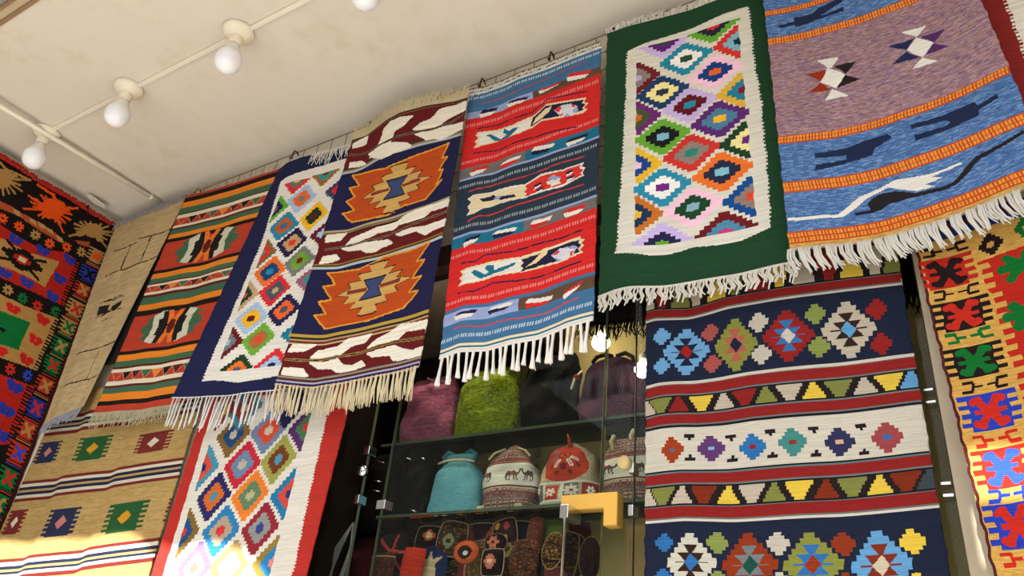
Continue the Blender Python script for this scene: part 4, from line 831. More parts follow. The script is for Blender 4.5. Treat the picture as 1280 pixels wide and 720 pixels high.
RUG['striped'] = dict(name='striped', normal=[0,-1,0], corners=[[-2.7612,-.068,3.3725],[-2.1784,-.068,3.3261],[-2.3338,-.068,2.3892],[-2.8596,-.068,2.4162]], size=[.556,.956], waves=[(0,[(0,0),(.2,-.0042),(.5,-.0061),(.8,-.002),(1,0)]),(1,[(0,0),(.25,-.0039),(.55,-.0113),(.8,-.0037),(1,0)])], fringe={'len': 0.055, 'col': 'a8a080', 'n': 90}, bg='ac3c28',
 ops=[('B','1c1614',.0107,.0369),
 ('B','d67c26',.0369,.066),
 ('B','3f6046',.066,.0961),
 ('B','561c1c',.0961,.1038),
 ('B','d4c8b0',.1038,.1202),
 ('B','a83a28',.1202,.157),
 ('B','d4c8b0',.157,.1688),
 ('B','561c1c',.1688,.179),
 ('B','3f6046',.179,.2038),
 ('B','d67c26',.2038,.2239),
 ('B','1c1614',.2239,.2422),
 ('B','1c1614',.3801,.3951),
 ('B','d67c26',.3951,.4169),
 ('B','3f6046',.4169,.4393),
 ('B','561c1c',.4393,.4465),
 ('B','d4c8b0',.4465,.4615),
 ('B','a83a28',.4553,.4822),
 ('B','d4c8b0',.4822,.4954),
 ('B','561c1c',.4954,.5068),
 ('B','3f6046',.5068,.5399),
 ('B','d67c26',.5399,.5659),
 ('B','1c1614',.5659,.5899),
 ('B','1c1614',.7462,.7617),
 ('B','d67c26',.7617,.789),
 ('B','3f6046',.789,.8126),
 ('B','561c1c',.8126,.8227),
 ('B','d4c8b0',.8227,.8362),
 ('B','a83a28',.8362,.8729),
 ('B','d4c8b0',.8729,.8896),
 ('B','561c1c',.8896,.9013),
 ('B','3f6046',.9013,.9245),
 ('B','d67c26',.9245,.9559),
 ('B','1c1614',.9559,.9738),
 ('P','a83a28',[.02,.1202,.1325,.1202,.0762,.157]),
 ('L','b89c74',.0022,[.02,.1202,.0762,.157]),
 ('L','b89c74',.0022,[.1325,.1202,.0762,.157]),
 ('P','1c1614',[.1325,.1202,.245,.1202,.1888,.157]),
 ('L','b89c74',.0022,[.1325,.1202,.1888,.157]),
 ('L','b89c74',.0022,[.245,.1202,.1888,.157]),
 ('P','561c1c',[.245,.1202,.3575,.1202,.3013,.157]),
 ('L','b89c74',.0022,[.245,.1202,.3013,.157]),
 ('L','b89c74',.0022,[.3575,.1202,.3013,.157]),
 ('P','3f6046',[.3575,.1202,.47,.1202,.4138,.157]),
 ('L','b89c74',.0022,[.3575,.1202,.4138,.157]),
 ('L','b89c74',.0022,[.47,.1202,.4138,.157]),
 ('P','d67c26',[.47,.1202,.5825,.1202,.5262,.157]),
 ('L','b89c74',.0022,[.47,.1202,.5262,.157]),
 ('L','b89c74',.0022,[.5825,.1202,.5262,.157]),
 ('P','561c1c',[.5825,.1202,.695,.1202,.6388,.157]),
 ('L','b89c74',.0022,[.5825,.1202,.6388,.157]),
 ('L','b89c74',.0022,[.695,.1202,.6388,.157]),
 ('P','1c1614',[.695,.1202,.8075,.1202,.7513,.157]),
 ('L','b89c74',.0022,[.695,.1202,.7513,.157]),
 ('L','b89c74',.0022,[.8075,.1202,.7513,.157]),
 ('P','3f6046',[.8075,.1202,.92,.1202,.8638,.157]),
 ('L','b89c74',.0022,[.8075,.1202,.8638,.157]),
 ('L','b89c74',.0022,[.92,.1202,.8638,.157]),
 ('P','a83a28',[.02,.4553,.1325,.4553,.0762,.4822]),
 ('L','b89c74',.0022,[.02,.4553,.0762,.4822]),
 ('L','b89c74',.0022,[.1325,.4553,.0762,.4822]),
 ('P','1c1614',[.1325,.4553,.245,.4553,.1888,.4822]),
 ('L','b89c74',.0022,[.1325,.4553,.1888,.4822]),
 ('L','b89c74',.0022,[.245,.4553,.1888,.4822]),
 ('P','d67c26',[.245,.4553,.3575,.4553,.3013,.4822]),
 ('L','b89c74',.0022,[.245,.4553,.3013,.4822]),
 ('L','b89c74',.0022,[.3575,.4553,.3013,.4822]),
 ('P','3f6046',[.3575,.4553,.47,.4553,.4138,.4822]),
 ('L','b89c74',.0022,[.3575,.4553,.4138,.4822]),
 ('L','b89c74',.0022,[.47,.4553,.4138,.4822]),
 ('P','561c1c',[.47,.4553,.5825,.4553,.5262,.4822]),
 ('L','b89c74',.0022,[.47,.4553,.5262,.4822]),
 ('L','b89c74',.0022,[.5825,.4553,.5262,.4822]),
 ('P','1c1614',[.5825,.4553,.695,.4553,.6388,.4822]),
 ('L','b89c74',.0022,[.5825,.4553,.6388,.4822]),
 ('L','b89c74',.0022,[.695,.4553,.6388,.4822]),
 ('P','a83a28',[.695,.4553,.8075,.4553,.7513,.4822]),
 ('L','b89c74',.0022,[.695,.4553,.7513,.4822]),
 ('L','b89c74',.0022,[.8075,.4553,.7513,.4822]),
 ('P','3f6046',[.8075,.4553,.92,.4553,.8638,.4822]),
 ('L','b89c74',.0022,[.8075,.4553,.8638,.4822]),
 ('L','b89c74',.0022,[.92,.4553,.8638,.4822]),
 ('P','a83a28',[.02,.8362,.1325,.8362,.0762,.8729]),
 ('L','b89c74',.0022,[.02,.8362,.0762,.8729]),
 ('L','b89c74',.0022,[.1325,.8362,.0762,.8729]),
 ('P','1c1614',[.1325,.8362,.245,.8362,.1888,.8729]),
 ('L','b89c74',.0022,[.1325,.8362,.1888,.8729]),
 ('L','b89c74',.0022,[.245,.8362,.1888,.8729]),
 ('P','561c1c',[.245,.8362,.3575,.8362,.3013,.8729]),
 ('L','b89c74',.0022,[.245,.8362,.3013,.8729]),
 ('L','b89c74',.0022,[.3575,.8362,.3013,.8729]),
 ('P','3f6046',[.3575,.8362,.47,.8362,.4138,.8729]),
 ('L','b89c74',.0022,[.3575,.8362,.4138,.8729]),
 ('L','b89c74',.0022,[.47,.8362,.4138,.8729]),
 ('P','d67c26',[.47,.8362,.5825,.8362,.5262,.8729]),
 ('L','b89c74',.0022,[.47,.8362,.5262,.8729]),
 ('L','b89c74',.0022,[.5825,.8362,.5262,.8729]),
 ('P','1c1614',[.5825,.8362,.695,.8362,.6388,.8729]),
 ('L','b89c74',.0022,[.5825,.8362,.6388,.8729]),
 ('L','b89c74',.0022,[.695,.8362,.6388,.8729]),
 ('P','561c1c',[.695,.8362,.8075,.8362,.7513,.8729]),
 ('L','b89c74',.0022,[.695,.8362,.7513,.8729]),
 ('L','b89c74',.0022,[.8075,.8362,.7513,.8729]),
 ('P','3f6046',[.8075,.8362,.92,.8362,.8638,.8729]),
 ('L','b89c74',.0022,[.8075,.8362,.8638,.8729]),
 ('L','b89c74',.0022,[.92,.8362,.8638,.8729]),
 ('P','3f6046',[.6852,.3004,.7314,.3566,.804,.3451,.771,.3263,.8304,.3148,.8304,.3004]),
 ('P','3f6046',[.3156,.3004,.2694,.2443,.1968,.2558,.2298,.2745,.1704,.286,.1704,.3004]),
 ('P','c4c0a8',[.6258,.3004,.6654,.3667,.738,.3566,.6984,.3004]),
 ('P','c4c0a8',[.375,.3004,.3354,.2342,.2628,.2443,.3024,.3004]),
 ('P','c4c0a8',[.5664,.371,.6126,.3292,.6522,.371]),
 ('P','c4c0a8',[.4344,.2299,.3882,.2716,.3486,.2299]),
 ('P','1c1a18',[.5334,.299,.5433,.3307,.5796,.371,.6654,.3667,.6324,.3004]),
 ('P','1c1a18',[.4674,.3019,.4575,.2702,.4212,.2299,.3354,.2342,.3684,.3004]),
 ('P','d6702a',[.5004,.3004,.5004,.3328,.5334,.3724,.5829,.3724,.5499,.3307,.54,.3004]),
 ('P','d6702a',[.5004,.3004,.5004,.268,.4674,.2284,.4179,.2284,.4509,.2702,.4608,.3004]),
 ('P','c4c0a8',[.6126,.3379,.6324,.3688,.672,.3667,.6654,.3328]),
 ('P','c4c0a8',[.3882,.263,.3684,.232,.3288,.2342,.3354,.268]),
 ('P','3f6046',[.6852,.3004,.7314,.2443,.804,.2558,.771,.2745,.8304,.286,.8304,.3004]),
 ('P','3f6046',[.3156,.3004,.2694,.3566,.1968,.3451,.2298,.3263,.1704,.3148,.1704,.3004]),
 ('P','c4c0a8',[.6258,.3004,.6654,.2342,.738,.2443,.6984,.3004]),
 ('P','c4c0a8',[.375,.3004,.3354,.3667,.2628,.3566,.3024,.3004]),
 ('P','3f6046',[.738,.2443,.6984,.2788,.7842,.2558]),
 ('P','3f6046',[.2628,.3566,.3024,.322,.2166,.3451]),
 ('P','1c1a18',[.5334,.299,.5433,.2702,.5796,.2299,.6654,.2342,.6324,.3004]),
 ('P','1c1a18',[.4674,.3019,.4575,.3307,.4212,.371,.3354,.3667,.3684,.3004]),
 ('P','d6702a',[.5004,.3004,.5004,.268,.5334,.2284,.5829,.2284,.5499,.2702,.54,.3004]),
 ('P','d6702a',[.5004,.3004,.5004,.3328,.4674,.3724,.4179,.3724,.4509,.3307,.4608,.3004]),
 ('P','c4c0a8',[.6126,.263,.6324,.232,.672,.2342,.6654,.268]),
 ('P','c4c0a8',[.3882,.3379,.3684,.3688,.3288,.3667,.3354,.3328]),
 ('P','5a1a1a',[.5268,.2731,.54,.3076,.5136,.3328,.474,.3278,.4608,.2932]),
 ('P','5a1a1a',[.474,.3278,.4608,.2932,.4872,.268,.5268,.2731,.54,.3076]),
 ('P','3f6046',[.6573,.6563,.7035,.7124,.7761,.7009,.7431,.6822,.8025,.6707,.8025,.6563]),
 ('P','3f6046',[.2877,.6563,.2415,.6001,.1689,.6116,.2019,.6303,.1425,.6419,.1425,.6563]),
 ('P','c4c0a8',[.5979,.6563,.6375,.7225,.7101,.7124,.6705,.6563]),
 ('P','c4c0a8',[.3471,.6563,.3075,.59,.2349,.6001,.2745,.6563]),
 ('P','c4c0a8',[.5385,.7268,.5847,.6851,.6243,.7268]),
 ('P','c4c0a8',[.4065,.5857,.3603,.6275,.3207,.5857]),
 ('P','1c1a18',[.5055,.6548,.5154,.6865,.5517,.7268,.6375,.7225,.6045,.6563]),
 ('P','1c1a18',[.4395,.6577,.4296,.626,.3933,.5857,.3075,.59,.3405,.6563]),
 ('P','d6702a',[.4725,.6563,.4725,.6887,.5055,.7283,.555,.7283,.522,.6865,.5121,.6563]),
 ('P','d6702a',[.4725,.6563,.4725,.6239,.4395,.5843,.39,.5843,.423,.626,.4329,.6563]),
 ('P','c4c0a8',[.5847,.6937,.6045,.7247,.6441,.7225,.6375,.6887]),
 ('P','c4c0a8',[.3603,.6188,.3405,.5879,.3009,.59,.3075,.6239]),
 ('P','3f6046',[.6573,.6563,.7035,.6001,.7761,.6116,.7431,.6303,.8025,.6419,.8025,.6563]),
 ('P','3f6046',[.2877,.6563,.2415,.7124,.1689,.7009,.2019,.6822,.1425,.6707,.1425,.6563]),
 ('P','c4c0a8',[.5979,.6563,.6375,.59,.7101,.6001,.6705,.6563]),
 ('P','c4c0a8',[.3471,.6563,.3075,.7225,.2349,.7124,.2745,.6563]),
 ('P','3f6046',[.7101,.6001,.6705,.6347,.7563,.6116]),
 ('P','3f6046',[.2349,.7124,.2745,.6779,.1887,.7009]),
 ('P','1c1a18',[.5055,.6548,.5154,.626,.5517,.5857,.6375,.59,.6045,.6563]),
 ('P','1c1a18',[.4395,.6577,.4296,.6865,.3933,.7268,.3075,.7225,.3405,.6563]),
 ('P','d6702a',[.4725,.6563,.4725,.6239,.5055,.5843,.555,.5843,.522,.626,.5121,.6563]),
 ('P','d6702a',[.4725,.6563,.4725,.6887,.4395,.7283,.39,.7283,.423,.6865,.4329,.6563]),
 ('P','c4c0a8',[.5847,.6188,.6045,.5879,.6441,.59,.6375,.6239]),
 ('P','c4c0a8',[.3603,.6937,.3405,.7247,.3009,.7225,.3075,.6887]),
 ('P','5a1a1a',[.4989,.6289,.5121,.6635,.4857,.6887,.4461,.6836,.4329,.6491]),
 ('P','5a1a1a',[.4461,.6836,.4329,.6491,.4593,.6239,.4989,.6289,.5121,.6635])])
RUG['tan_narrow'] = dict(name='tan_narrow', normal=[0,-1,0], corners=[[-3.2728,-.055,3.3765],[-2.7907,-.055,3.3902],[-2.9749,-.055,2.4608],[-3.215,-.055,2.4144]], size=[.363,.956], waves=[(0,[(0,0),(.4,.0067),(1,0)])], fringe={'len': 0.045, 'col': '8a8c94', 'n': 50}, bg='b49c72',
 ops=[('M',0,1,9,['c4ac80',.3,'9a835a',.22]),
 ('L','1e1814',.0055,[.1538,.1726,.3571,.186,.5124,.1803]),
 ('L','1e1814',.0055,[.5278,.1606,.7425,.1733,.9022,.1762,1.0483,.173]),
 ('L','1e1814',.0055,[.7425,.1733,.7623,.3158]),
 ('L','1e1814',.0055,[.4416,.1906,.4344,.2458,.4347,.3102]),
 ('L','1e1814',.0055,[.169,.3107,.4416,.3155,.7805,.3181,.9345,.3134,1.0573,.3028]),
 ('L','1e1814',.0055,[.2055,.7046,.4672,.7112,.6833,.7185,.882,.7172,1.0705,.7157]),
 ('L','1e1814',.0055,[.7307,.7318,.7274,.8578]),
 ('L','1e1814',.0055,[.2106,.8479,.783,.8659,.9739,.8617,1.1352,.8594]),
 ('P','241c18',[.3012,.4849,.5017,.4947,.5085,.5227,.596,.5254,.4318,.5503,.4581,.5332,.3492,.536]),
 ('P','241c18',[.5694,.5083,.7436,.4991,.7589,.5229,.6785,.5406,.5689,.5258]),
 ('L','1e1814',.004,[.2955,.4692,.4789,.4662,.5576,.4778]),
 ('L','1e1814',.004,[.5211,.4628,.7012,.4682]),
 ('L','1e1814',.004,[.3845,.4718,.619,.4738,.7344,.4768]),
 ('L','1e1814',.004,[.3435,.545,.5395,.533,.8069,.5417]),
 ('L','1e1814',.004,[.4643,.5724,.5958,.5689])])
RUG['tan_squares'] = dict(name='tan_squares', normal=[0,-1,0], corners=[[-3.2341,-.022,2.5578],[-2.3163,-.022,2.5258],[-2.3197,-.022,1.6497],[-3.332,-.022,1.557]], size=[.967,.941], waves=[(0,[(0,0),(.25,-.0083),(.27,.0021),(.6,-.0099),(.63,0),(1,0)])], bg='a98d58',
 ops=[('M',0,1,7,['b69a62',.25,'96793f',.22]),
 ('B','6a2420',.3553,.3674),
 ('B','c9c2ac',.3674,.3802),
 ('B','20243a',.3802,.3914),
 ('B','a98d58',.3914,.4009),
 ('B','20243a',.4009,.4104),
 ('B','c9c2ac',.4104,.423),
 ('B','6a2420',.423,.4355),
 ('B','6a2420',.6507,.6627),
 ('B','c9c2ac',.6627,.6756),
 ('B','20243a',.6756,.6868),
 ('B','a98d58',.6868,.6964),
 ('B','20243a',.6964,.706),
 ('B','c9c2ac',.706,.7181),
 ('B','6a2420',.7181,.7309),
 ('B','6a2420',.0955,.1075),
 ('B','c9c2ac',.1075,.1204),
 ('B','20243a',.1204,.1316),
 ('B','a98d58',.1316,.1412),
 ('B','20243a',.1412,.1508),
 ('B','c9c2ac',.1508,.1629),
 ('B','6a2420',.1629,.1757),
 ('B','262c44',.2021,.2876,.0317,.147),
 ('B','262c44',.2021,.2099,.0092,.1694),
 ('B','262c44',.2164,.2241,.0092,.1694),
 ('B','262c44',.2306,.2384,.0092,.1694),
 ('B','262c44',.2449,.2526,.0092,.1694),
 ('B','262c44',.2591,.2669,.0092,.1694),
 ('B','262c44',.2734,.2811,.0092,.1694),
 ('P','b87468',[.0621,.2479,.0893,.2243,.1166,.2419,.0893,.2654]),
 ('B','24522c',.2119,.3061,.3297,.4916),
 ('B','24522c',.2119,.2204,.2983,.5231),
 ('B','24522c',.2276,.2361,.2983,.5231),
 ('B','24522c',.2433,.2518,.2983,.5231),
 ('B','24522c',.259,.2675,.2983,.5231),
 ('B','24522c',.2747,.2832,.2983,.5231),
 ('B','24522c',.2904,.2989,.2983,.5231),
 ('P','c08c20',[.3725,.262,.4107,.2363,.4489,.256,.4107,.2816]),
 ('B','6c2824',.2355,.3158,.7234,.8704),
 ('B','6c2824',.2355,.2428,.6948,.899),
 ('B','6c2824',.2489,.2562,.6948,.899),
 ('B','6c2824',.2623,.2695,.6948,.899),
 ('B','6c2824',.2756,.2829,.6948,.899),
 ('B','6c2824',.289,.2963,.6948,.899),
 ('B','6c2824',.3024,.3097,.6948,.899),
 ('P','c9c2ac',[.7622,.2786,.7969,.2564,.8316,.2726,.7969,.2949]),
 ('B','6c2824',.4674,.5597,.0299,.1163),
 ('B','6c2824',.4674,.4758,.0131,.1331),
 ('B','6c2824',.4828,.4912,.0131,.1331),
 ('B','6c2824',.4982,.5066,.0131,.1331),
 ('B','6c2824',.5136,.5219,.0131,.1331),
 ('B','6c2824',.5289,.5373,.0131,.1331),
 ('B','6c2824',.5443,.5527,.0131,.1331),
 ('P','c9c2ac',[.0527,.5166,.0731,.4914,.0935,.5106,.0731,.5357]),
 ('B','262c44',.4873,.592,.322,.4688),
 ('B','262c44',.4873,.4968,.2935,.4974),
 ('B','262c44',.5048,.5143,.2935,.4974),
 ('B','262c44',.5222,.5317,.2935,.4974),
 ('B','262c44',.5397,.5492,.2935,.4974),
 ('B','262c44',.5571,.5666,.2935,.4974),
 ('B','262c44',.5746,.5841,.2935,.4974),
 ('P','b87468',[.3608,.5427,.3954,.5145,.4301,.5367,.3954,.5648]),
 ('B','24522c',.5037,.6113,.7009,.86),
 ('B','24522c',.5037,.5135,.6699,.891),
 ('B','24522c',.5216,.5314,.6699,.891),
 ('B','24522c',.5396,.5493,.6699,.891),
 ('B','24522c',.5575,.5673,.6699,.891),
 ('B','24522c',.5754,.5852,.6699,.891),
 ('B','24522c',.5933,.6031,.6699,.891),
 ('P','c08c20',[.7429,.5605,.7804,.5317,.818,.5545,.7804,.5833]),
 ('B','6c2824',.509,.5995,1.0135,1.1351),
 ('B','6c2824',.509,.5173,.9898,1.1588),
 ('B','6c2824',.5241,.5323,.9898,1.1588),
 ('B','6c2824',.5392,.5474,.9898,1.1588),
 ('B','6c2824',.5543,.5625,.9898,1.1588),
 ('B','6c2824',.5694,.5776,.9898,1.1588),
 ('B','6c2824',.5845,.5927,.9898,1.1588),
 ('P','c9c2ac',[1.0456,.5573,1.0743,.5326,1.103,.5513,1.0743,.576])])
RUG['red_diamond'] = dict(name='red_diamond', normal=[0,-1,0], corners=[[-2.246,-.045,2.4816],[-1.5821,-.045,2.4909],[-1.6293,-.045,1.6735],[-2.2729,-.045,1.6373]], size=[.654,.832], waves=[(0,[(0,0),(.5,-.005),(1,0)])], bg='b03028',
 ops=[('P','d6d1c4',[.0745,.1175,.0745,.2333,.0791,.531,.0772,.7635,.1044,.9915,.8979,1.0032,.9213,.7807,.904,.5905,.8841,.2318,.8625,.1425]),
 ('P','b03028',[.8665,.1425,.8565,.1425,.8578,.148,.8678,.148]),
 ('P','b03028',[.8691,.1535,.8591,.1535,.8605,.159,.8705,.159]),
 ('P','b03028',[.8718,.1646,.8618,.1646,.8631,.1701,.8731,.1701]),
 ('P','b03028',[.8745,.1756,.8645,.1756,.8658,.1811,.8758,.1811]),
 ('P','b03028',[.8771,.1866,.8671,.1866,.8685,.1921,.8785,.1921]),
 ('P','b03028',[.8798,.1977,.8698,.1977,.8711,.2032,.8811,.2032]),
 ('P','b03028',[.8825,.2087,.8725,.2087,.8738,.2142,.8838,.2142]),
 ('P','b03028',[.8851,.2197,.8751,.2197,.8765,.2252,.8865,.2252]),
 ('P','b03028',[.8878,.2308,.8778,.2308,.8783,.2363,.8883,.2363]),
 ('P','b03028',[.8886,.2418,.8786,.2418,.8789,.2473,.8889,.2473]),
 ('P','b03028',[.8892,.2528,.8792,.2528,.8795,.2583,.8895,.2583]),
 ('P','b03028',[.8898,.2639,.8798,.2639,.8802,.2694,.8902,.2694]),
 ('P','b03028',[.8905,.2749,.8805,.2749,.8808,.2804,.8908,.2804]),
 ('P','b03028',[.8911,.2859,.8811,.2859,.8814,.2914,.8914,.2914]),
 ('P','b03028',[.8917,.297,.8817,.297,.882,.3025,.892,.3025]),
 ('P','b03028',[.8923,.308,.8823,.308,.8826,.3135,.8926,.3135]),
 ('P','b03028',[.8929,.319,.8829,.319,.8832,.3245,.8932,.3245]),
 ('P','b03028',[.8935,.3301,.8835,.3301,.8838,.3356,.8938,.3356]),
 ('P','b03028',[.8941,.3411,.8841,.3411,.8844,.3466,.8944,.3466]),
 ('P','b03028',[.8947,.3521,.8847,.3521,.8851,.3576,.8951,.3576]),
 ('P','b03028',[.8954,.3632,.8854,.3632,.8857,.3687,.8957,.3687]),
 ('P','b03028',[.896,.3742,.886,.3742,.8863,.3797,.8963,.3797]),
 ('P','b03028',[.8966,.3852,.8866,.3852,.8869,.3907,.8969,.3907]),
 ('P','b03028',[.8972,.3963,.8872,.3963,.8875,.4018,.8975,.4018]),
 ('P','b03028',[.8978,.4073,.8878,.4073,.8881,.4128,.8981,.4128]),
 ('P','b03028',[.8984,.4183,.8884,.4183,.8887,.4238,.8987,.4238]),
 ('P','b03028',[.899,.4294,.889,.4294,.8893,.4349,.8993,.4349]),
 ('P','b03028',[.8996,.4404,.8896,.4404,.89,.4459,.9,.4459]),
 ('P','b03028',[.9003,.4515,.8903,.4515,.8906,.457,.9006,.457]),
 ('P','b03028',[.9009,.4625,.8909,.4625,.8912,.468,.9012,.468]),
 ('P','b03028',[.9015,.4735,.8915,.4735,.8918,.479,.9018,.479]),
 ('P','b03028',[.9021,.4846,.8921,.4846,.8924,.4901,.9024,.4901]),
 ('P','b03028',[.9027,.4956,.8927,.4956,.893,.5011,.903,.5011]),
 ('P','b03028',[.9033,.5066,.8933,.5066,.8936,.5121,.9036,.5121]),
 ('P','b03028',[.9039,.5177,.8939,.5177,.8942,.5232,.9042,.5232]),
 ('P','b03028',[.9045,.5287,.8945,.5287,.8948,.5342,.9048,.5342]),
 ('P','b03028',[.9052,.5397,.8952,.5397,.8955,.5452,.9055,.5452]),
 ('P','b03028',[.9058,.5508,.8958,.5508,.8961,.5563,.9061,.5563]),
 ('P','b03028',[.9064,.5618,.8964,.5618,.8967,.5673,.9067,.5673]),
 ('P','b03028',[.907,.5728,.897,.5728,.8973,.5783,.9073,.5783]),
 ('P','b03028',[.9076,.5839,.8976,.5839,.8979,.5894,.9079,.5894]),
 ('P','b03028',[.9084,.5949,.8984,.5949,.8989,.6004,.9089,.6004]),
 ('P','b03028',[.9094,.6059,.8994,.6059,.8999,.6114,.9099,.6114]),
 ('P','b03028',[.9104,.617,.9004,.617,.9009,.6225,.9109,.6225]),
 ('P','b03028',[.9114,.628,.9014,.628,.9019,.6335,.9119,.6335]),
 ('P','b03028',[.9124,.639,.9024,.639,.9029,.6445,.9129,.6445]),
 ('P','b03028',[.9134,.6501,.9034,.6501,.9039,.6556,.9139,.6556]),
 ('P','b03028',[.9144,.6611,.9044,.6611,.9049,.6666,.9149,.6666]),
 ('P','b03028',[.9154,.6721,.9054,.6721,.9059,.6776,.9159,.6776]),
 ('P','b03028',[.9164,.6832,.9064,.6832,.9069,.6887,.9169,.6887]),
 ('P','b03028',[.9174,.6942,.9074,.6942,.908,.6997,.918,.6997]),
 ('P','b03028',[.9185,.7052,.9085,.7052,.909,.7107,.919,.7107]),
 ('P','b03028',[.9195,.7163,.9095,.7163,.91,.7218,.92,.7218]),
 ('P','b03028',[.9205,.7273,.9105,.7273,.911,.7328,.921,.7328]),
 ('P','b03028',[.9215,.7383,.9115,.7383,.912,.7438,.922,.7438]),
 ('P','b03028',[.9225,.7494,.9125,.7494,.913,.7549,.923,.7549]),
 ('P','b03028',[.9235,.7604,.9135,.7604,.914,.7659,.924,.7659]),
 ('P','b03028',[.9245,.7714,.9145,.7714,.915,.7769,.925,.7769]),
 ('P','b03028',[.9252,.7825,.9152,.7825,.9146,.788,.9246,.788]),
 ('P','b03028',[.924,.7935,.914,.7935,.9134,.799,.9234,.799]),
 ('P','b03028',[.9228,.8045,.9128,.8045,.9123,.81,.9223,.81]),
 ('P','b03028',[.9217,.8156,.9117,.8156,.9111,.8211,.9211,.8211]),
 ('P','b03028',[.9205,.8266,.9105,.8266,.9099,.8321,.9199,.8321]),
 ('P','b03028',[.9193,.8376,.9093,.8376,.9088,.8431,.9188,.8431]),
 ('P','b03028',[.9182,.8487,.9082,.8487,.9076,.8542,.9176,.8542]),
 ('P','b03028',[.917,.8597,.907,.8597,.9064,.8652,.9164,.8652]),
 ('P','b03028',[.9159,.8707,.9059,.8707,.9053,.8762,.9153,.8762]),
 ('P','b03028',[.9147,.8818,.9047,.8818,.9041,.8873,.9141,.8873]),
 ('P','b03028',[.9135,.8928,.9035,.8928,.903,.8983,.913,.8983]),
 ('P','b03028',[.9124,.9038,.9024,.9038,.9018,.9093,.9118,.9093]),
 ('P','b03028',[.9112,.9149,.9012,.9149,.9006,.9204,.9106,.9204]),
 ('P','b03028',[.9101,.9259,.9001,.9259,.8995,.9314,.9095,.9314]),
 ('P','b03028',[.9089,.937,.8989,.937,.8983,.9425,.9083,.9425]),
 ('P','b03028',[.9077,.948,.8977,.948,.8971,.9535,.9071,.9535]),
 ('P','b03028',[.9066,.959,.8966,.959,.896,.9645,.906,.9645]),
 ('P','b03028',[.9054,.9701,.8954,.9701,.8948,.9756,.9048,.9756]),
 ('P','b03028',[.9042,.9811,.8942,.9811,.8937,.9866,.9037,.9866]),
 ('P','b03028',[.9031,.9921,.8931,.9921,.8925,.9976,.9025,.9976]),
 ('D',.2854,.2701,.113,.088,7,['7c5c2c',1,'1f4674',.6,'b8ae98',.22]),
 ('D',.5229,.2761,.113,.088,7,['6a7c9c',1,'c84a34',.6,'c0b49c',.22]),
 ('D',.6258,.1914,.113,.088,7,['22244c',1,'22244c',.6,'c0b49c',.22]),
 ('D',.4082,.3947,.113,.088,7,['b82838',1,'64809c',.6,'b4a898',.22]),
 ('D',.6414,.397,.113,.088,7,['96984c',1,'6c3a20',.6,'4a90ac',.22]),
 ('D',.2755,.5023,.113,.088,7,['28285c',1,'c8662a',.6,'4a8a98',.22]),
 ('D',.5184,.5138,.113,.088,7,['e07c2c',1,'5c7c5c',.6,'b4a880',.22]),
 ('D',.6452,.6374,.113,.088,7,['8c2834',1,'8a8c88',.6,'36407c',.22]),
 ('D',.3951,.6298,.113,.088,7,['2c78ac',1,'a89880',.6,'c83438',.22]),
 ('D',.2883,.75,.113,.088,7,['8a70a8',1,'9cc8ac',.6,'d87468',.22]),
 ('D',.5135,.7544,.113,.088,7,['a8905c',1,'d8c898',.6,'f0e8d8',.22]),
 ('D',.3088,.1686,.113,.088,7,['3f7c8c',1,'7c3428',.6,'c0b49c',.22]),
 ('D',.1263,.3841,.113,.088,7,['3f8ca4',1,'c84c3c',.6,'26285c',.22],(.1263,-1,2,2)),
 ('D',.1263,.6212,.113,.088,7,['7c602c',1,'1f4a7c',.6,'c83040',.22],(.1263,-1,2,2)),
 ('D',.1263,.1544,.113,.088,7,['7c3428',1,'d0a02c',.6,'26285c',.22],(.1263,-1,2,2)),
 ('D',.7823,.295,.1187,.088,7,['542c64',1,'4a7450',.6,'cc3038',.22],(-1,-1,.7823,2)),
 ('D',.7823,.531,.1187,.088,7,['1f74a0',1,'c4483c',.6,'28306c',.22],(-1,-1,.7823,2)),
 ('D',.7823,.7582,.1187,.088,7,['8c7434',1,'2c7cb0',.6,'d88880',.22],(-1,-1,.7823,2))])
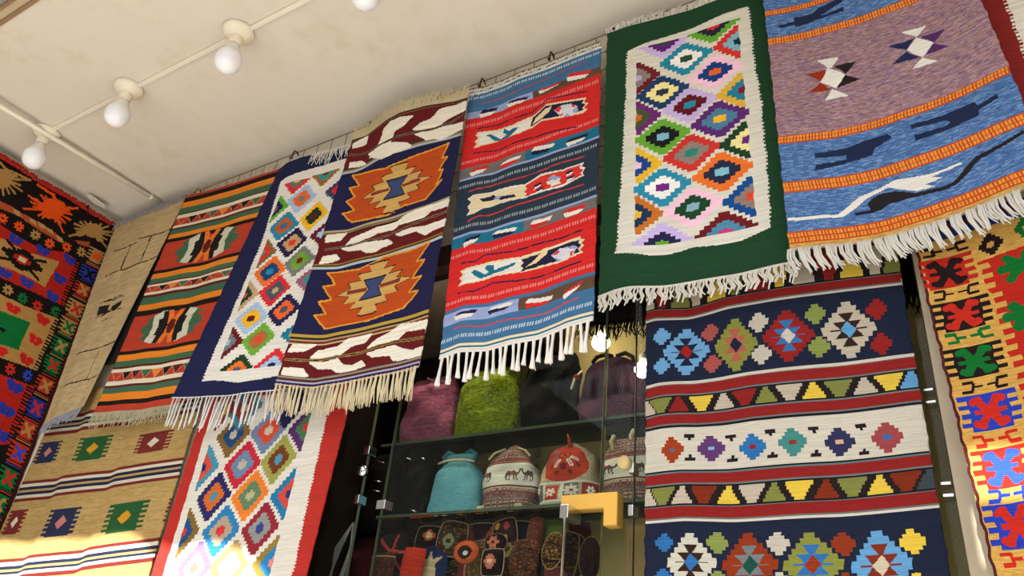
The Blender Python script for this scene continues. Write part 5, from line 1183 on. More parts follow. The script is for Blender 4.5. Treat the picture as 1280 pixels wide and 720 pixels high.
RUG['kilim'] = dict(name='kilim', normal=[0,-1,0], corners=[[-.6865,-.035,2.5252],[-.1313,-.035,2.5007],[-.1356,-.035,1.7095],[-.6838,-.035,1.6968]], size=[.552,.81], waves=[(.12,[(0,0),(.04,.0064),(.1,0),(.19,-.0087),(.27,-.0024),(.36,.008),(.55,.0114),(.8,.0076),(1,0)]),(.43,[(0,0),(.065,.0078),(.13,.0061),(.22,-.0023),(.31,-.003),(.43,.0038),(.57,.0017),(.74,-.0011),(1,0)]),(.68,[(0,0),(.15,.0023),(.33,-.0077),(.7,-.0093),(.9,-.004),(1,0)])], bg='1c2338',
 ops=[('B','5e1a1c',.0008,.0391),
 ('B','221c1c',.0391,.1259),
 ('B','14181e',.1259,.1304),
 ('B','6a7070',.1304,.1343),
 ('B','8a2220',.1343,.156),
 ('B','6a7070',.156,.1596),
 ('B','cbc4b4',.1596,.1669),
 ('B','1c2338',.1669,.3573),
 ('B','cbc4b4',.3573,.3662),
 ('B','6a7070',.3662,.3695),
 ('B','8a2220',.3695,.3958),
 ('B','6a7070',.3958,.399),
 ('B','14181e',.399,.4027),
 ('B','221c1c',.4027,.4454),
 ('B','14181e',.4454,.4491),
 ('B','6a7070',.4491,.4532),
 ('B','8a2220',.4532,.4792),
 ('B','6a7070',.4792,.4837),
 ('B','14181e',.4837,.4886),
 ('B','cbc4b4',.4886,.603),
 ('B','14181e',.603,.6059),
 ('B','5c7478',.6059,.611),
 ('B','8a2220',.611,.6364),
 ('B','6a7070',.6364,.6401),
 ('B','14181e',.6401,.6438),
 ('B','221c1c',.6438,.688),
 ('B','14181e',.688,.6908),
 ('B','6a7070',.6908,.6941),
 ('B','8a2220',.6941,.7214),
 ('B','6a7070',.7214,.7253),
 ('B','cbc4b4',.7253,.7305),
 ('B','1c2338',.7305,.9374),
 ('B','cbc4b4',.9374,.9445),
 ('B','8a2220',.9445,.9762),
 ('B','6a7070',.9762,1.01),
 ('D',.1756,.2694,.0957,.0708,6,['6aa0cc',1]),
 ('P','1c2338',[.1225,.2474,.2287,.2474,.1756,.2885]),
 ('P','1c2338',[.1225,.2914,.2287,.2914,.1756,.2503]),
 ('P','1c2338',[.1469,.2264,.2043,.2264,.1756,.2541]),
 ('P','1c2338',[.1469,.3124,.2043,.3124,.1756,.2847]),
 ('P','1c2338',[.1105,.2679,.2407,.2679,.2407,.2709,.1105,.2709]),
 ('P','98221e',[.1469,.2694,.1756,.248,.2043,.2694,.1756,.2908]),
 ('D',.3805,.2755,.0823,.0748,6,['84883c',1]),
 ('P','b05a4c',[.3348,.2523,.4262,.2523,.3805,.2957]),
 ('P','b05a4c',[.3348,.2987,.4262,.2987,.3805,.2553]),
 ('P','b05a4c',[.3558,.23,.4052,.23,.3805,.2593]),
 ('P','b05a4c',[.3558,.3209,.4052,.3209,.3805,.2916]),
 ('P','b05a4c',[.3246,.274,.4365,.274,.4365,.277,.3246,.277]),
 ('P','1c2338',[.3558,.2755,.3805,.2529,.4052,.2755,.3805,.2981]),
 ('D',.5835,.2715,.0929,.0725,6,['90231f',1]),
 ('P','376ea8',[.532,.249,.6351,.249,.5835,.2911]),
 ('P','376ea8',[.532,.294,.6351,.294,.5835,.2519]),
 ('P','376ea8',[.5557,.2274,.6114,.2274,.5835,.2558]),
 ('P','376ea8',[.5557,.3156,.6114,.3156,.5835,.2872]),
 ('P','376ea8',[.5203,.27,.6467,.27,.6467,.273,.5203,.273]),
 ('P','cbc4b4',[.5557,.2715,.5835,.2496,.6114,.2715,.5835,.2935]),
 ('D',.7986,.2728,.0917,.0767,6,['bcb09c',1]),
 ('P','33211a',[.7477,.249,.8495,.249,.7986,.2936]),
 ('P','33211a',[.7477,.2967,.8495,.2967,.7986,.2521]),
 ('P','33211a',[.7711,.2262,.8261,.2262,.7986,.2563]),
 ('P','33211a',[.7711,.3194,.8261,.3194,.7986,.2894]),
 ('P','33211a',[.7362,.2713,.8609,.2713,.8609,.2743,.7362,.2743]),
 ('P','5c9ccc',[.7711,.2728,.7986,.2496,.8261,.2728,.7986,.296]),
 ('D',.1784,.8284,.0873,.0687,6,['c8c4b4',1]),
 ('P','33211a',[.13,.8071,.2269,.8071,.1784,.847]),
 ('P','33211a',[.13,.8498,.2269,.8498,.1784,.8099]),
 ('P','33211a',[.1522,.7867,.2046,.7867,.1784,.8136]),
 ('P','33211a',[.1522,.8702,.2046,.8702,.1784,.8433]),
 ('P','33211a',[.119,.8269,.2378,.8269,.2378,.8299,.119,.8299]),
 ('P','2f6cac',[.1522,.8284,.1784,.8077,.2046,.8284,.1784,.8492]),
 ('D',.3854,.832,.094,.0735,6,['8c3418',1]),
 ('P','70787c',[.3332,.8092,.4375,.8092,.3854,.8519]),
 ('P','70787c',[.3332,.8549,.4375,.8549,.3854,.8122]),
 ('P','70787c',[.3572,.7874,.4136,.7874,.3854,.8162]),
 ('P','70787c',[.3572,.8767,.4136,.8767,.3854,.8479]),
 ('P','70787c',[.3215,.8305,.4493,.8305,.4493,.8335,.3215,.8335]),
 ('P','1c4c40',[.3572,.832,.3854,.8098,.4136,.832,.3854,.8543]),
 ('D',.5969,.8357,.0941,.0715,6,['84883c',1]),
 ('P','2f6cac',[.5446,.8135,.6491,.8135,.5969,.855]),
 ('P','2f6cac',[.5446,.8579,.6491,.8579,.5969,.8164]),
 ('P','2f6cac',[.5686,.7923,.6251,.7923,.5969,.8203]),
 ('P','2f6cac',[.5686,.8791,.6251,.8791,.5969,.8512]),
 ('P','2f6cac',[.5329,.8342,.6609,.8342,.6609,.8372,.5329,.8372]),
 ('P','8c3418',[.5686,.8357,.5969,.8141,.6251,.8357,.5969,.8573]),
 ('D',.8087,.8442,.0896,.0757,6,['5f9ac8',1]),
 ('P','7c2c1c',[.7589,.8207,.8584,.8207,.8087,.8647]),
 ('P','7c2c1c',[.7589,.8677,.8584,.8677,.8087,.8238]),
 ('P','7c2c1c',[.7818,.7982,.8355,.7982,.8087,.8279]),
 ('P','7c2c1c',[.7818,.8902,.8355,.8902,.8087,.8606]),
 ('P','7c2c1c',[.7478,.8427,.8696,.8427,.8696,.8457,.7478,.8457]),
 ('P','c8bca0',[.7818,.8442,.8087,.8213,.8355,.8442,.8087,.8671]),
 ('D',.0707,.2179,.0361,.0261,3,['6aa0cc',1]),
 ('D',.0708,.3096,.0337,.0236,3,['6aa0cc',1]),
 ('D',.2778,.2222,.0352,.0249,3,['a4504c',1]),
 ('D',.284,.3161,.0367,.0254,3,['a4504c',1]),
 ('D',.4759,.2213,.0369,.028,3,['c0b8a8',1]),
 ('D',.4795,.3139,.0367,.0276,3,['c0b8a8',1]),
 ('D',.6897,.2198,.036,.028,3,['84904a',1]),
 ('D',.6911,.311,.0367,.028,3,['84904a',1]),
 ('D',.9022,.2275,.0342,.029,3,['90231f',1]),
 ('D',.9026,.323,.0348,.0287,3,['90231f',1]),
 ('D',.079,.7811,.0353,.0221,3,['2f6cac',1]),
 ('D',.074,.8625,.0346,.0212,3,['2f6cac',1]),
 ('D',.2765,.7812,.0378,.0244,3,['84904a',1]),
 ('D',.2748,.8682,.0369,.0233,3,['84904a',1]),
 ('D',.4891,.7862,.0389,.0263,3,['c0b8a8',1]),
 ('D',.4876,.8739,.0382,.0251,3,['c0b8a8',1]),
 ('D',.7001,.7923,.0376,.0263,3,['8c3418',1]),
 ('D',.697,.8791,.0368,.0252,3,['8c3418',1]),
 ('D',.9089,.7985,.037,.0271,3,['e0c044',1]),
 ('D',.9069,.8893,.0361,.0258,3,['e0c044',1]),
 ('D',.1125,.5483,.0445,.0346,4,['9c3c1c',1]),
 ('B','5c6470',.5431,.5535,.1014,.1236),
 ('D',.2649,.5481,.052,.0334,4,['5c386c',1]),
 ('B','7ca4d4',.5431,.5531,.2519,.2779),
 ('D',.4207,.5538,.0477,.0328,4,['2c6ca8',1]),
 ('B','8c2030',.5489,.5588,.4088,.4326),
 ('D',.566,.5503,.0491,.0347,4,['3f8480',1]),
 ('B','8c3418',.5451,.5555,.5538,.5783),
 ('D',.7224,.5576,.0492,.0351,4,['2e3054',1]),
 ('B','d4a884',.5523,.5629,.7101,.7347),
 ('D',.8767,.5584,.0495,.0366,4,['9a4448',1]),
 ('B','2f6cac',.553,.5639,.8643,.889),
 ('B','241c22',.5084,.5178,.1644,.2059),
 ('B','241c22',.5084,.5256,.1789,.1914),
 ('B','241c22',.5165,.5255,.3233,.3649),
 ('B','241c22',.5165,.5328,.3379,.3504),
 ('B','241c22',.5153,.524,.4733,.5112),
 ('B','241c22',.5153,.5312,.4866,.4979),
 ('B','241c22',.5168,.5255,.6253,.6618),
 ('B','241c22',.5168,.5325,.6381,.649),
 ('B','241c22',.5197,.5282,.782,.8163),
 ('B','241c22',.5197,.5351,.794,.8043),
 ('B','241c22',.5709,.5801,.1628,.2038),
 ('B','241c22',.5633,.5801,.1771,.1895),
 ('B','241c22',.5762,.585,.3231,.3641),
 ('B','241c22',.569,.585,.3375,.3497),
 ('B','241c22',.5771,.5856,.4729,.5103),
 ('B','241c22',.5701,.5856,.486,.4972),
 ('B','241c22',.5806,.589,.6263,.6624),
 ('B','241c22',.5737,.589,.6389,.6497),
 ('B','241c22',.5853,.5935,.7841,.8179),
 ('B','241c22',.5785,.5935,.7959,.806),
 ('B','bcb09c',.0391,.057,-.0129,.0078),
 ('B','bcb09c',.0565,.0743,-.0202,.0151),
 ('B','bcb09c',.0738,.0917,-.0275,.0225),
 ('B','bcb09c',.0912,.109,-.0349,.0298),
 ('B','bcb09c',.1085,.1264,-.0422,.0371),
 ('B','8a2220',.0391,.057,.0221,.1161),
 ('B','8a2220',.0565,.0743,.0295,.1088),
 ('B','8a2220',.0738,.0917,.0368,.1015),
 ('B','8a2220',.0912,.109,.0441,.0941),
 ('B','8a2220',.1085,.1264,.0515,.0868),
 ('B','7c8040',.0391,.057,.1414,.1621),
 ('B','7c8040',.0565,.0743,.1341,.1694),
 ('B','7c8040',.0738,.0917,.1267,.1767),
 ('B','7c8040',.0912,.109,.1194,.1841),
 ('B','7c8040',.1085,.1264,.1121,.1914),
 ('B','bcb09c',.0391,.057,.1744,.2684),
 ('B','bcb09c',.0565,.0743,.1817,.2611),
 ('B','bcb09c',.0738,.0917,.1891,.2537),
 ('B','bcb09c',.0912,.109,.1964,.2464),
 ('B','bcb09c',.1085,.1264,.2037,.2391),
 ('B','dcbc44',.0391,.057,.3008,.3215),
 ('B','dcbc44',.0565,.0743,.2935,.3288),
 ('B','dcbc44',.0738,.0917,.2862,.3362),
 ('B','dcbc44',.0912,.109,.2788,.3435),
 ('B','dcbc44',.1085,.1264,.2715,.3508),
 ('B','7c8040',.0391,.057,.3441,.4381),
 ('B','7c8040',.0565,.0743,.3514,.4308),
 ('B','7c8040',.0738,.0917,.3588,.4234),
 ('B','7c8040',.0912,.109,.3661,.4161),
 ('B','7c8040',.1085,.1264,.3734,.4088),
 ('B','8a2220',.0391,.057,.4727,.4934),
 ('B','8a2220',.0565,.0743,.4654,.5007),
 ('B','8a2220',.0738,.0917,.458,.5081),
 ('B','8a2220',.0912,.109,.4507,.5154),
 ('B','8a2220',.1085,.1264,.4434,.5227),
 ('B','dcbc44',.0391,.057,.5217,.6157),
 ('B','dcbc44',.0565,.0743,.529,.6084),
 ('B','dcbc44',.0738,.0917,.5364,.6011),
 ('B','dcbc44',.0912,.109,.5437,.5937),
 ('B','dcbc44',.1085,.1264,.551,.5864),
 ('B','bcb09c',.0391,.057,.6502,.6709),
 ('B','bcb09c',.0565,.0743,.6429,.6783),
 ('B','bcb09c',.0738,.0917,.6356,.6856),
 ('B','bcb09c',.0912,.109,.6282,.6929),
 ('B','bcb09c',.1085,.1264,.6209,.7003),
 ('B','8a2220',.0391,.057,.7061,.8001),
 ('B','8a2220',.0565,.0743,.7134,.7927),
 ('B','8a2220',.0738,.0917,.7207,.7854),
 ('B','8a2220',.0912,.109,.7281,.7781),
 ('B','8a2220',.1085,.1264,.7354,.7707),
 ('B','dcbc44',.0391,.057,.8235,.8442),
 ('B','dcbc44',.0565,.0743,.8162,.8515),
 ('B','dcbc44',.0738,.0917,.8088,.8588),
 ('B','dcbc44',.0912,.109,.8015,.8662),
 ('B','dcbc44',.1085,.1264,.7942,.8735),
 ('B','bcb09c',.0391,.057,.8677,.9617),
 ('B','bcb09c',.0565,.0743,.875,.9543),
 ('B','bcb09c',.0738,.0917,.8823,.947),
 ('B','bcb09c',.0912,.109,.8896,.9397),
 ('B','bcb09c',.1085,.1264,.897,.9323),
 ('B','7c8040',.0391,.057,.9723,.9929),
 ('B','7c8040',.0565,.0743,.9649,1.0003),
 ('B','7c8040',.0738,.0917,.9576,1.0076),
 ('B','7c8040',.0912,.109,.9503,1.0149),
 ('B','7c8040',.1085,.1264,.9429,1.0223),
 ('B','bcb09c',.4037,.4125,-.0057,.015),
 ('B','bcb09c',.412,.4207,-.0131,.0223),
 ('B','bcb09c',.4202,.429,-.0204,.0296),
 ('B','bcb09c',.4285,.4372,-.0277,.037),
 ('B','bcb09c',.4367,.4455,-.0351,.0443),
 ('B','7c8040',.4037,.4125,.0203,.1143),
 ('B','7c8040',.412,.4207,.0276,.107),
 ('B','7c8040',.4202,.429,.035,.0996),
 ('B','7c8040',.4285,.4372,.0423,.0923),
 ('B','7c8040',.4367,.4455,.0496,.085),
 ('B','8a2220',.4037,.4125,.1331,.1538),
 ('B','8a2220',.412,.4207,.1258,.1611),
 ('B','8a2220',.4202,.429,.1184,.1684),
 ('B','8a2220',.4285,.4372,.1111,.1758),
 ('B','8a2220',.4367,.4455,.1038,.1831),
 ('B','dcbc44',.4037,.4125,.1876,.2816),
 ('B','dcbc44',.412,.4207,.1949,.2743),
 ('B','dcbc44',.4202,.429,.2023,.2669),
 ('B','dcbc44',.4285,.4372,.2096,.2596),
 ('B','dcbc44',.4367,.4455,.2169,.2523),
 ('B','bcb09c',.4037,.4125,.3132,.3339),
 ('B','bcb09c',.412,.4207,.3059,.3412),
 ('B','bcb09c',.4202,.429,.2985,.3485),
 ('B','bcb09c',.4285,.4372,.2912,.3559),
 ('B','bcb09c',.4367,.4455,.2839,.3632),
 ('B','8a2220',.4037,.4125,.3599,.4539),
 ('B','8a2220',.412,.4207,.3672,.4465),
 ('B','8a2220',.4202,.429,.3745,.4392),
 ('B','8a2220',.4285,.4372,.3819,.4319),
 ('B','8a2220',.4367,.4455,.3892,.4245),
 ('B','7c8040',.4037,.4125,.4753,.496),
 ('B','7c8040',.412,.4207,.468,.5033),
 ('B','7c8040',.4202,.429,.4606,.5107),
 ('B','7c8040',.4285,.4372,.4533,.518),
 ('B','7c8040',.4367,.4455,.446,.5253),
 ('B','bcb09c',.4037,.4125,.526,.62),
 ('B','bcb09c',.412,.4207,.5334,.6127),
 ('B','bcb09c',.4202,.429,.5407,.6054),
 ('B','bcb09c',.4285,.4372,.548,.598),
 ('B','bcb09c',.4367,.4455,.5554,.5907),
 ('B','dcbc44',.4037,.4125,.6478,.6685),
 ('B','dcbc44',.412,.4207,.6404,.6758),
 ('B','dcbc44',.4202,.429,.6331,.6831),
 ('B','dcbc44',.4285,.4372,.6258,.6905),
 ('B','dcbc44',.4367,.4455,.6185,.6978),
 ('B','7c8040',.4037,.4125,.6962,.7902),
 ('B','7c8040',.412,.4207,.7035,.7829),
 ('B','7c8040',.4202,.429,.7109,.7755),
 ('B','7c8040',.4285,.4372,.7182,.7682),
 ('B','7c8040',.4367,.4455,.7255,.7609),
 ('B','bcb09c',.4037,.4125,.8196,.8402),
 ('B','bcb09c',.412,.4207,.8122,.8476),
 ('B','bcb09c',.4202,.429,.8049,.8549),
 ('B','bcb09c',.4285,.4372,.7976,.8622),
 ('B','bcb09c',.4367,.4455,.7902,.8696),
 ('B','dcbc44',.4037,.4125,.865,.959),
 ('B','dcbc44',.412,.4207,.8724,.9517),
 ('B','dcbc44',.4202,.429,.8797,.9444),
 ('B','dcbc44',.4285,.4372,.887,.937),
 ('B','dcbc44',.4367,.4455,.8943,.9297),
 ('B','5f9ac8',.4037,.4125,.9734,.9941),
 ('B','5f9ac8',.412,.4207,.9661,1.0014),
 ('B','5f9ac8',.4202,.429,.9588,1.0088),
 ('B','5f9ac8',.4285,.4372,.9514,1.0161),
 ('B','5f9ac8',.4367,.4455,.9441,1.0234),
 ('B','bcb09c',.6447,.6538,-.0028,.0179),
 ('B','bcb09c',.6533,.6624,-.0102,.0252),
 ('B','bcb09c',.6619,.6709,-.0175,.0325),
 ('B','bcb09c',.6704,.6795,-.0248,.0399),
 ('B','bcb09c',.679,.6881,-.0322,.0472),
 ('B','7c8040',.6447,.6538,.0244,.1184),
 ('B','7c8040',.6533,.6624,.0317,.111),
 ('B','7c8040',.6619,.6709,.039,.1037),
 ('B','7c8040',.6704,.6795,.0464,.0964),
 ('B','7c8040',.679,.6881,.0537,.089),
 ('B','bcb09c',.6447,.6538,.1378,.1584),
 ('B','bcb09c',.6533,.6624,.1304,.1658),
 ('B','bcb09c',.6619,.6709,.1231,.1731),
 ('B','bcb09c',.6704,.6795,.1158,.1804),
 ('B','bcb09c',.679,.6881,.1084,.1878),
 ('B','7c2c18',.6447,.6538,.1839,.2779),
 ('B','7c2c18',.6533,.6624,.1912,.2706),
 ('B','7c2c18',.6619,.6709,.1986,.2632),
 ('B','7c2c18',.6704,.6795,.2059,.2559),
 ('B','7c2c18',.679,.6881,.2132,.2486),
 ('B','dcbc44',.6447,.6538,.3112,.3319),
 ('B','dcbc44',.6533,.6624,.3039,.3392),
 ('B','dcbc44',.6619,.6709,.2965,.3465),
 ('B','dcbc44',.6704,.6795,.2892,.3539),
 ('B','dcbc44',.679,.6881,.2819,.3612),
 ('B','bcb09c',.6447,.6538,.3598,.4538),
 ('B','bcb09c',.6533,.6624,.3671,.4464),
 ('B','bcb09c',.6619,.6709,.3744,.4391),
 ('B','bcb09c',.6704,.6795,.3818,.4318),
 ('B','bcb09c',.679,.6881,.3891,.4244),
 ('B','7c8040',.6447,.6538,.4768,.4974),
 ('B','7c8040',.6533,.6624,.4694,.5048),
 ('B','7c8040',.6619,.6709,.4621,.5121),
 ('B','7c8040',.6704,.6795,.4548,.5194),
 ('B','7c8040',.679,.6881,.4474,.5268),
 ('B','dcbc44',.6447,.6538,.5259,.6199),
 ('B','dcbc44',.6533,.6624,.5333,.6126),
 ('B','dcbc44',.6619,.6709,.5406,.6053),
 ('B','dcbc44',.6704,.6795,.5479,.5979),
 ('B','dcbc44',.679,.6881,.5552,.5906),
 ('B','7c2c18',.6447,.6538,.6538,.6744),
 ('B','7c2c18',.6533,.6624,.6464,.6818),
 ('B','7c2c18',.6619,.6709,.6391,.6891),
 ('B','7c2c18',.6704,.6795,.6318,.6964),
 ('B','7c2c18',.679,.6881,.6244,.7038),
 ('B','7c8040',.6447,.6538,.7005,.7945),
 ('B','7c8040',.6533,.6624,.7079,.7872),
 ('B','7c8040',.6619,.6709,.7152,.7799),
 ('B','7c8040',.6704,.6795,.7225,.7725),
 ('B','7c8040',.679,.6881,.7299,.7652),
 ('B','dcbc44',.6447,.6538,.8239,.8446),
 ('B','dcbc44',.6533,.6624,.8165,.8519),
 ('B','dcbc44',.6619,.6709,.8092,.8592),
 ('B','dcbc44',.6704,.6795,.8019,.8665),
 ('B','dcbc44',.679,.6881,.7945,.8739),
 ('B','7c2c18',.6447,.6538,.869,.963),
 ('B','7c2c18',.6533,.6624,.8764,.9557),
 ('B','7c2c18',.6619,.6709,.8837,.9484),
 ('B','7c2c18',.6704,.6795,.891,.941),
 ('B','7c2c18',.679,.6881,.8983,.9337),
 ('B','3c444c',.6447,.6538,.9754,.9961),
 ('B','3c444c',.6533,.6624,.9681,1.0034),
 ('B','3c444c',.6619,.6709,.9607,1.0107),
 ('B','3c444c',.6704,.6795,.9534,1.0181),
 ('B','3c444c',.679,.6881,.9461,1.0254)])
RUG['lavender'] = dict(name='lavender', normal=[0,-1,0], corners=[[-.3325,-.125,3.3339],[.0946,-.125,3.3182],[.1528,-.125,2.4798],[-.3244,-.125,2.4475]], size=[.453,.863], waves=[(0,[(0,0),(.2,-.0146),(.5,-.0141),(.7,-.0114),(1,0)]),(.6,[(0,0),(.24,-.0287),(.48,-.0363),(.65,-.0333),(.83,-.0192),(1,0)]),(1,[(0,0),(.2,-.0229),(.38,-.0324),(.56,-.0305),(.7,-.0211),(.88,-.0056),(1,0)])], tassel={'kind': 'loop', 'n': 48, 'len': 0.052, 'col': 'c6c2b8'}, bg='4c6a96',
 ops=[('B','8c6c70',.32,.6495),
 ('M',0,.2933,7,['2c4c84',.42,'8cacd0',.36,'4068a4',.4]),
 ('M',.6751,.7987,7,['2c4c84',.42,'8cacd0',.36,'4068a4',.4]),
 ('M',.8324,.9484,7,['2c4c84',.42,'8cacd0',.36,'4068a4',.4]),
 ('M',.32,.6495,7,['5c4474',.36,'b89ca4',.5,'a88468',.2,'7c6078',.3]),
 ('B','b0481e',.1849,.2057),
 ('S','d88c3c',.1874,.1945,0,1,.0145),
 ('S','d88c3c',.1961,.2032,0,1,.0145),
 ('B','b0481e',.2933,.32),
 ('S','d88c3c',.2965,.3056,0,1,.0145),
 ('S','d88c3c',.3077,.3168,0,1,.0145),
 ('B','b0481e',.6495,.6751),
 ('S','d88c3c',.6526,.6613,0,1,.0145),
 ('S','d88c3c',.6633,.672,0,1,.0145),
 ('B','b0481e',.7987,.8324),
 ('S','d88c3c',.8027,.8142,0,1,.0145),
 ('S','d88c3c',.8169,.8284,0,1,.0145),
 ('B','b0481e',.9484,.9824),
 ('S','d88c3c',.9525,.964,0,1,.0145),
 ('S','d88c3c',.9668,.9783,0,1,.0145),
 ('B','c89a50',.9824,1.01),
 ('M',.9824,1,8,['dcc080',.3,'a87838',.3]),
 ('P','d6d2ca',[.2787,.4404,.3524,.4787,.3035,.516,.2306,.4836]),
 ('P','d6d2ca',[.2368,.4063,.3435,.415,.2976,.4448,.2787,.4404]),
 ('P','d6d2ca',[.2843,.5151,.347,.5495,.2378,.5467]),
 ('P','8c2c18',[.1669,.4487,.2726,.4446,.2338,.482]),
 ('P','8c2c18',[.2329,.486,.2789,.5173,.17,.5126]),
 ('P','231c1c',[.3088,.4404,.4154,.4432,.3528,.4774]),
 ('P','231c1c',[.352,.4801,.4157,.5058,.3035,.516]),
 ('P','d6d2ca',[.7032,.4347,.7609,.4739,.703,.5056,.6412,.4632]),
 ('P','d6d2ca',[.6416,.3987,.7595,.41,.7039,.4328]),
 ('P','d6d2ca',[.703,.5056,.7579,.5358,.6453,.5306]),
 ('P','23284c',[.5733,.4329,.6938,.4348,.6412,.4632]),
 ('P','23284c',[.6395,.4676,.691,.5013,.5656,.4956]),
 ('P','4c2c5c',[.7201,.4388,.8258,.4469,.7609,.4739]),
 ('P','4c2c5c',[.7604,.4751,.8189,.5048,.7133,.5024]),
 ('P','1e2844',[.0695,.2486,.1546,.2449,.152,.2312,.2521,.2326,.2821,.2202,.4039,.2035,.4114,.2213,.2908,.2497,.2692,.2507,.328,.2498,.4091,.2405,.4117,.2567,.2611,.2619,.1552,.2685,.152,.258,.0727,.261]),
 ('P','1e2844',[.4941,.2133,.5388,.2324,.5144,.2456]),
 ('P','1e2844',[.5791,.701,.7366,.7069,.8375,.7076,.843,.7229,.9214,.7155,.9229,.7293,.845,.7369,.8342,.7529,.5777,.7542,.58,.7354,.7109,.7413,.7298,.7346,.7093,.7241,.5746,.7143]),
 ('P','1e2844',[.1522,.7171,.2944,.7151,.3767,.705,.48,.7049,.4882,.7196,.4108,.7372,.3975,.7537,.1503,.7714,.1536,.7544,.286,.7489,.289,.7367,.1534,.7333]),
 ('P','d6d2ca',[.0045,.9072,.2139,.9103,.3156,.8688,.4691,.8474,.6086,.8636,.724,.8606,.7253,.8672,.6056,.8719,.6483,.885,.5762,.8872,.603,.9012,.5331,.8971,.4324,.8616,.3465,.8766,.2367,.9191,.0031,.9159]),
 ('P','231f22',[.2794,.9137,.3451,.9118,.3333,.8954,.3614,.8818,.3965,.8729,.467,.8801,.524,.9009,.6392,.9093,.671,.9073,.7805,.8631,.8878,.8573,.9671,.8443,.9695,.8544,.8906,.8675,.7905,.8754,.6827,.917,.6353,.92,.5203,.9119,.4182,.9092,.3828,.9203,.2856,.9217])])
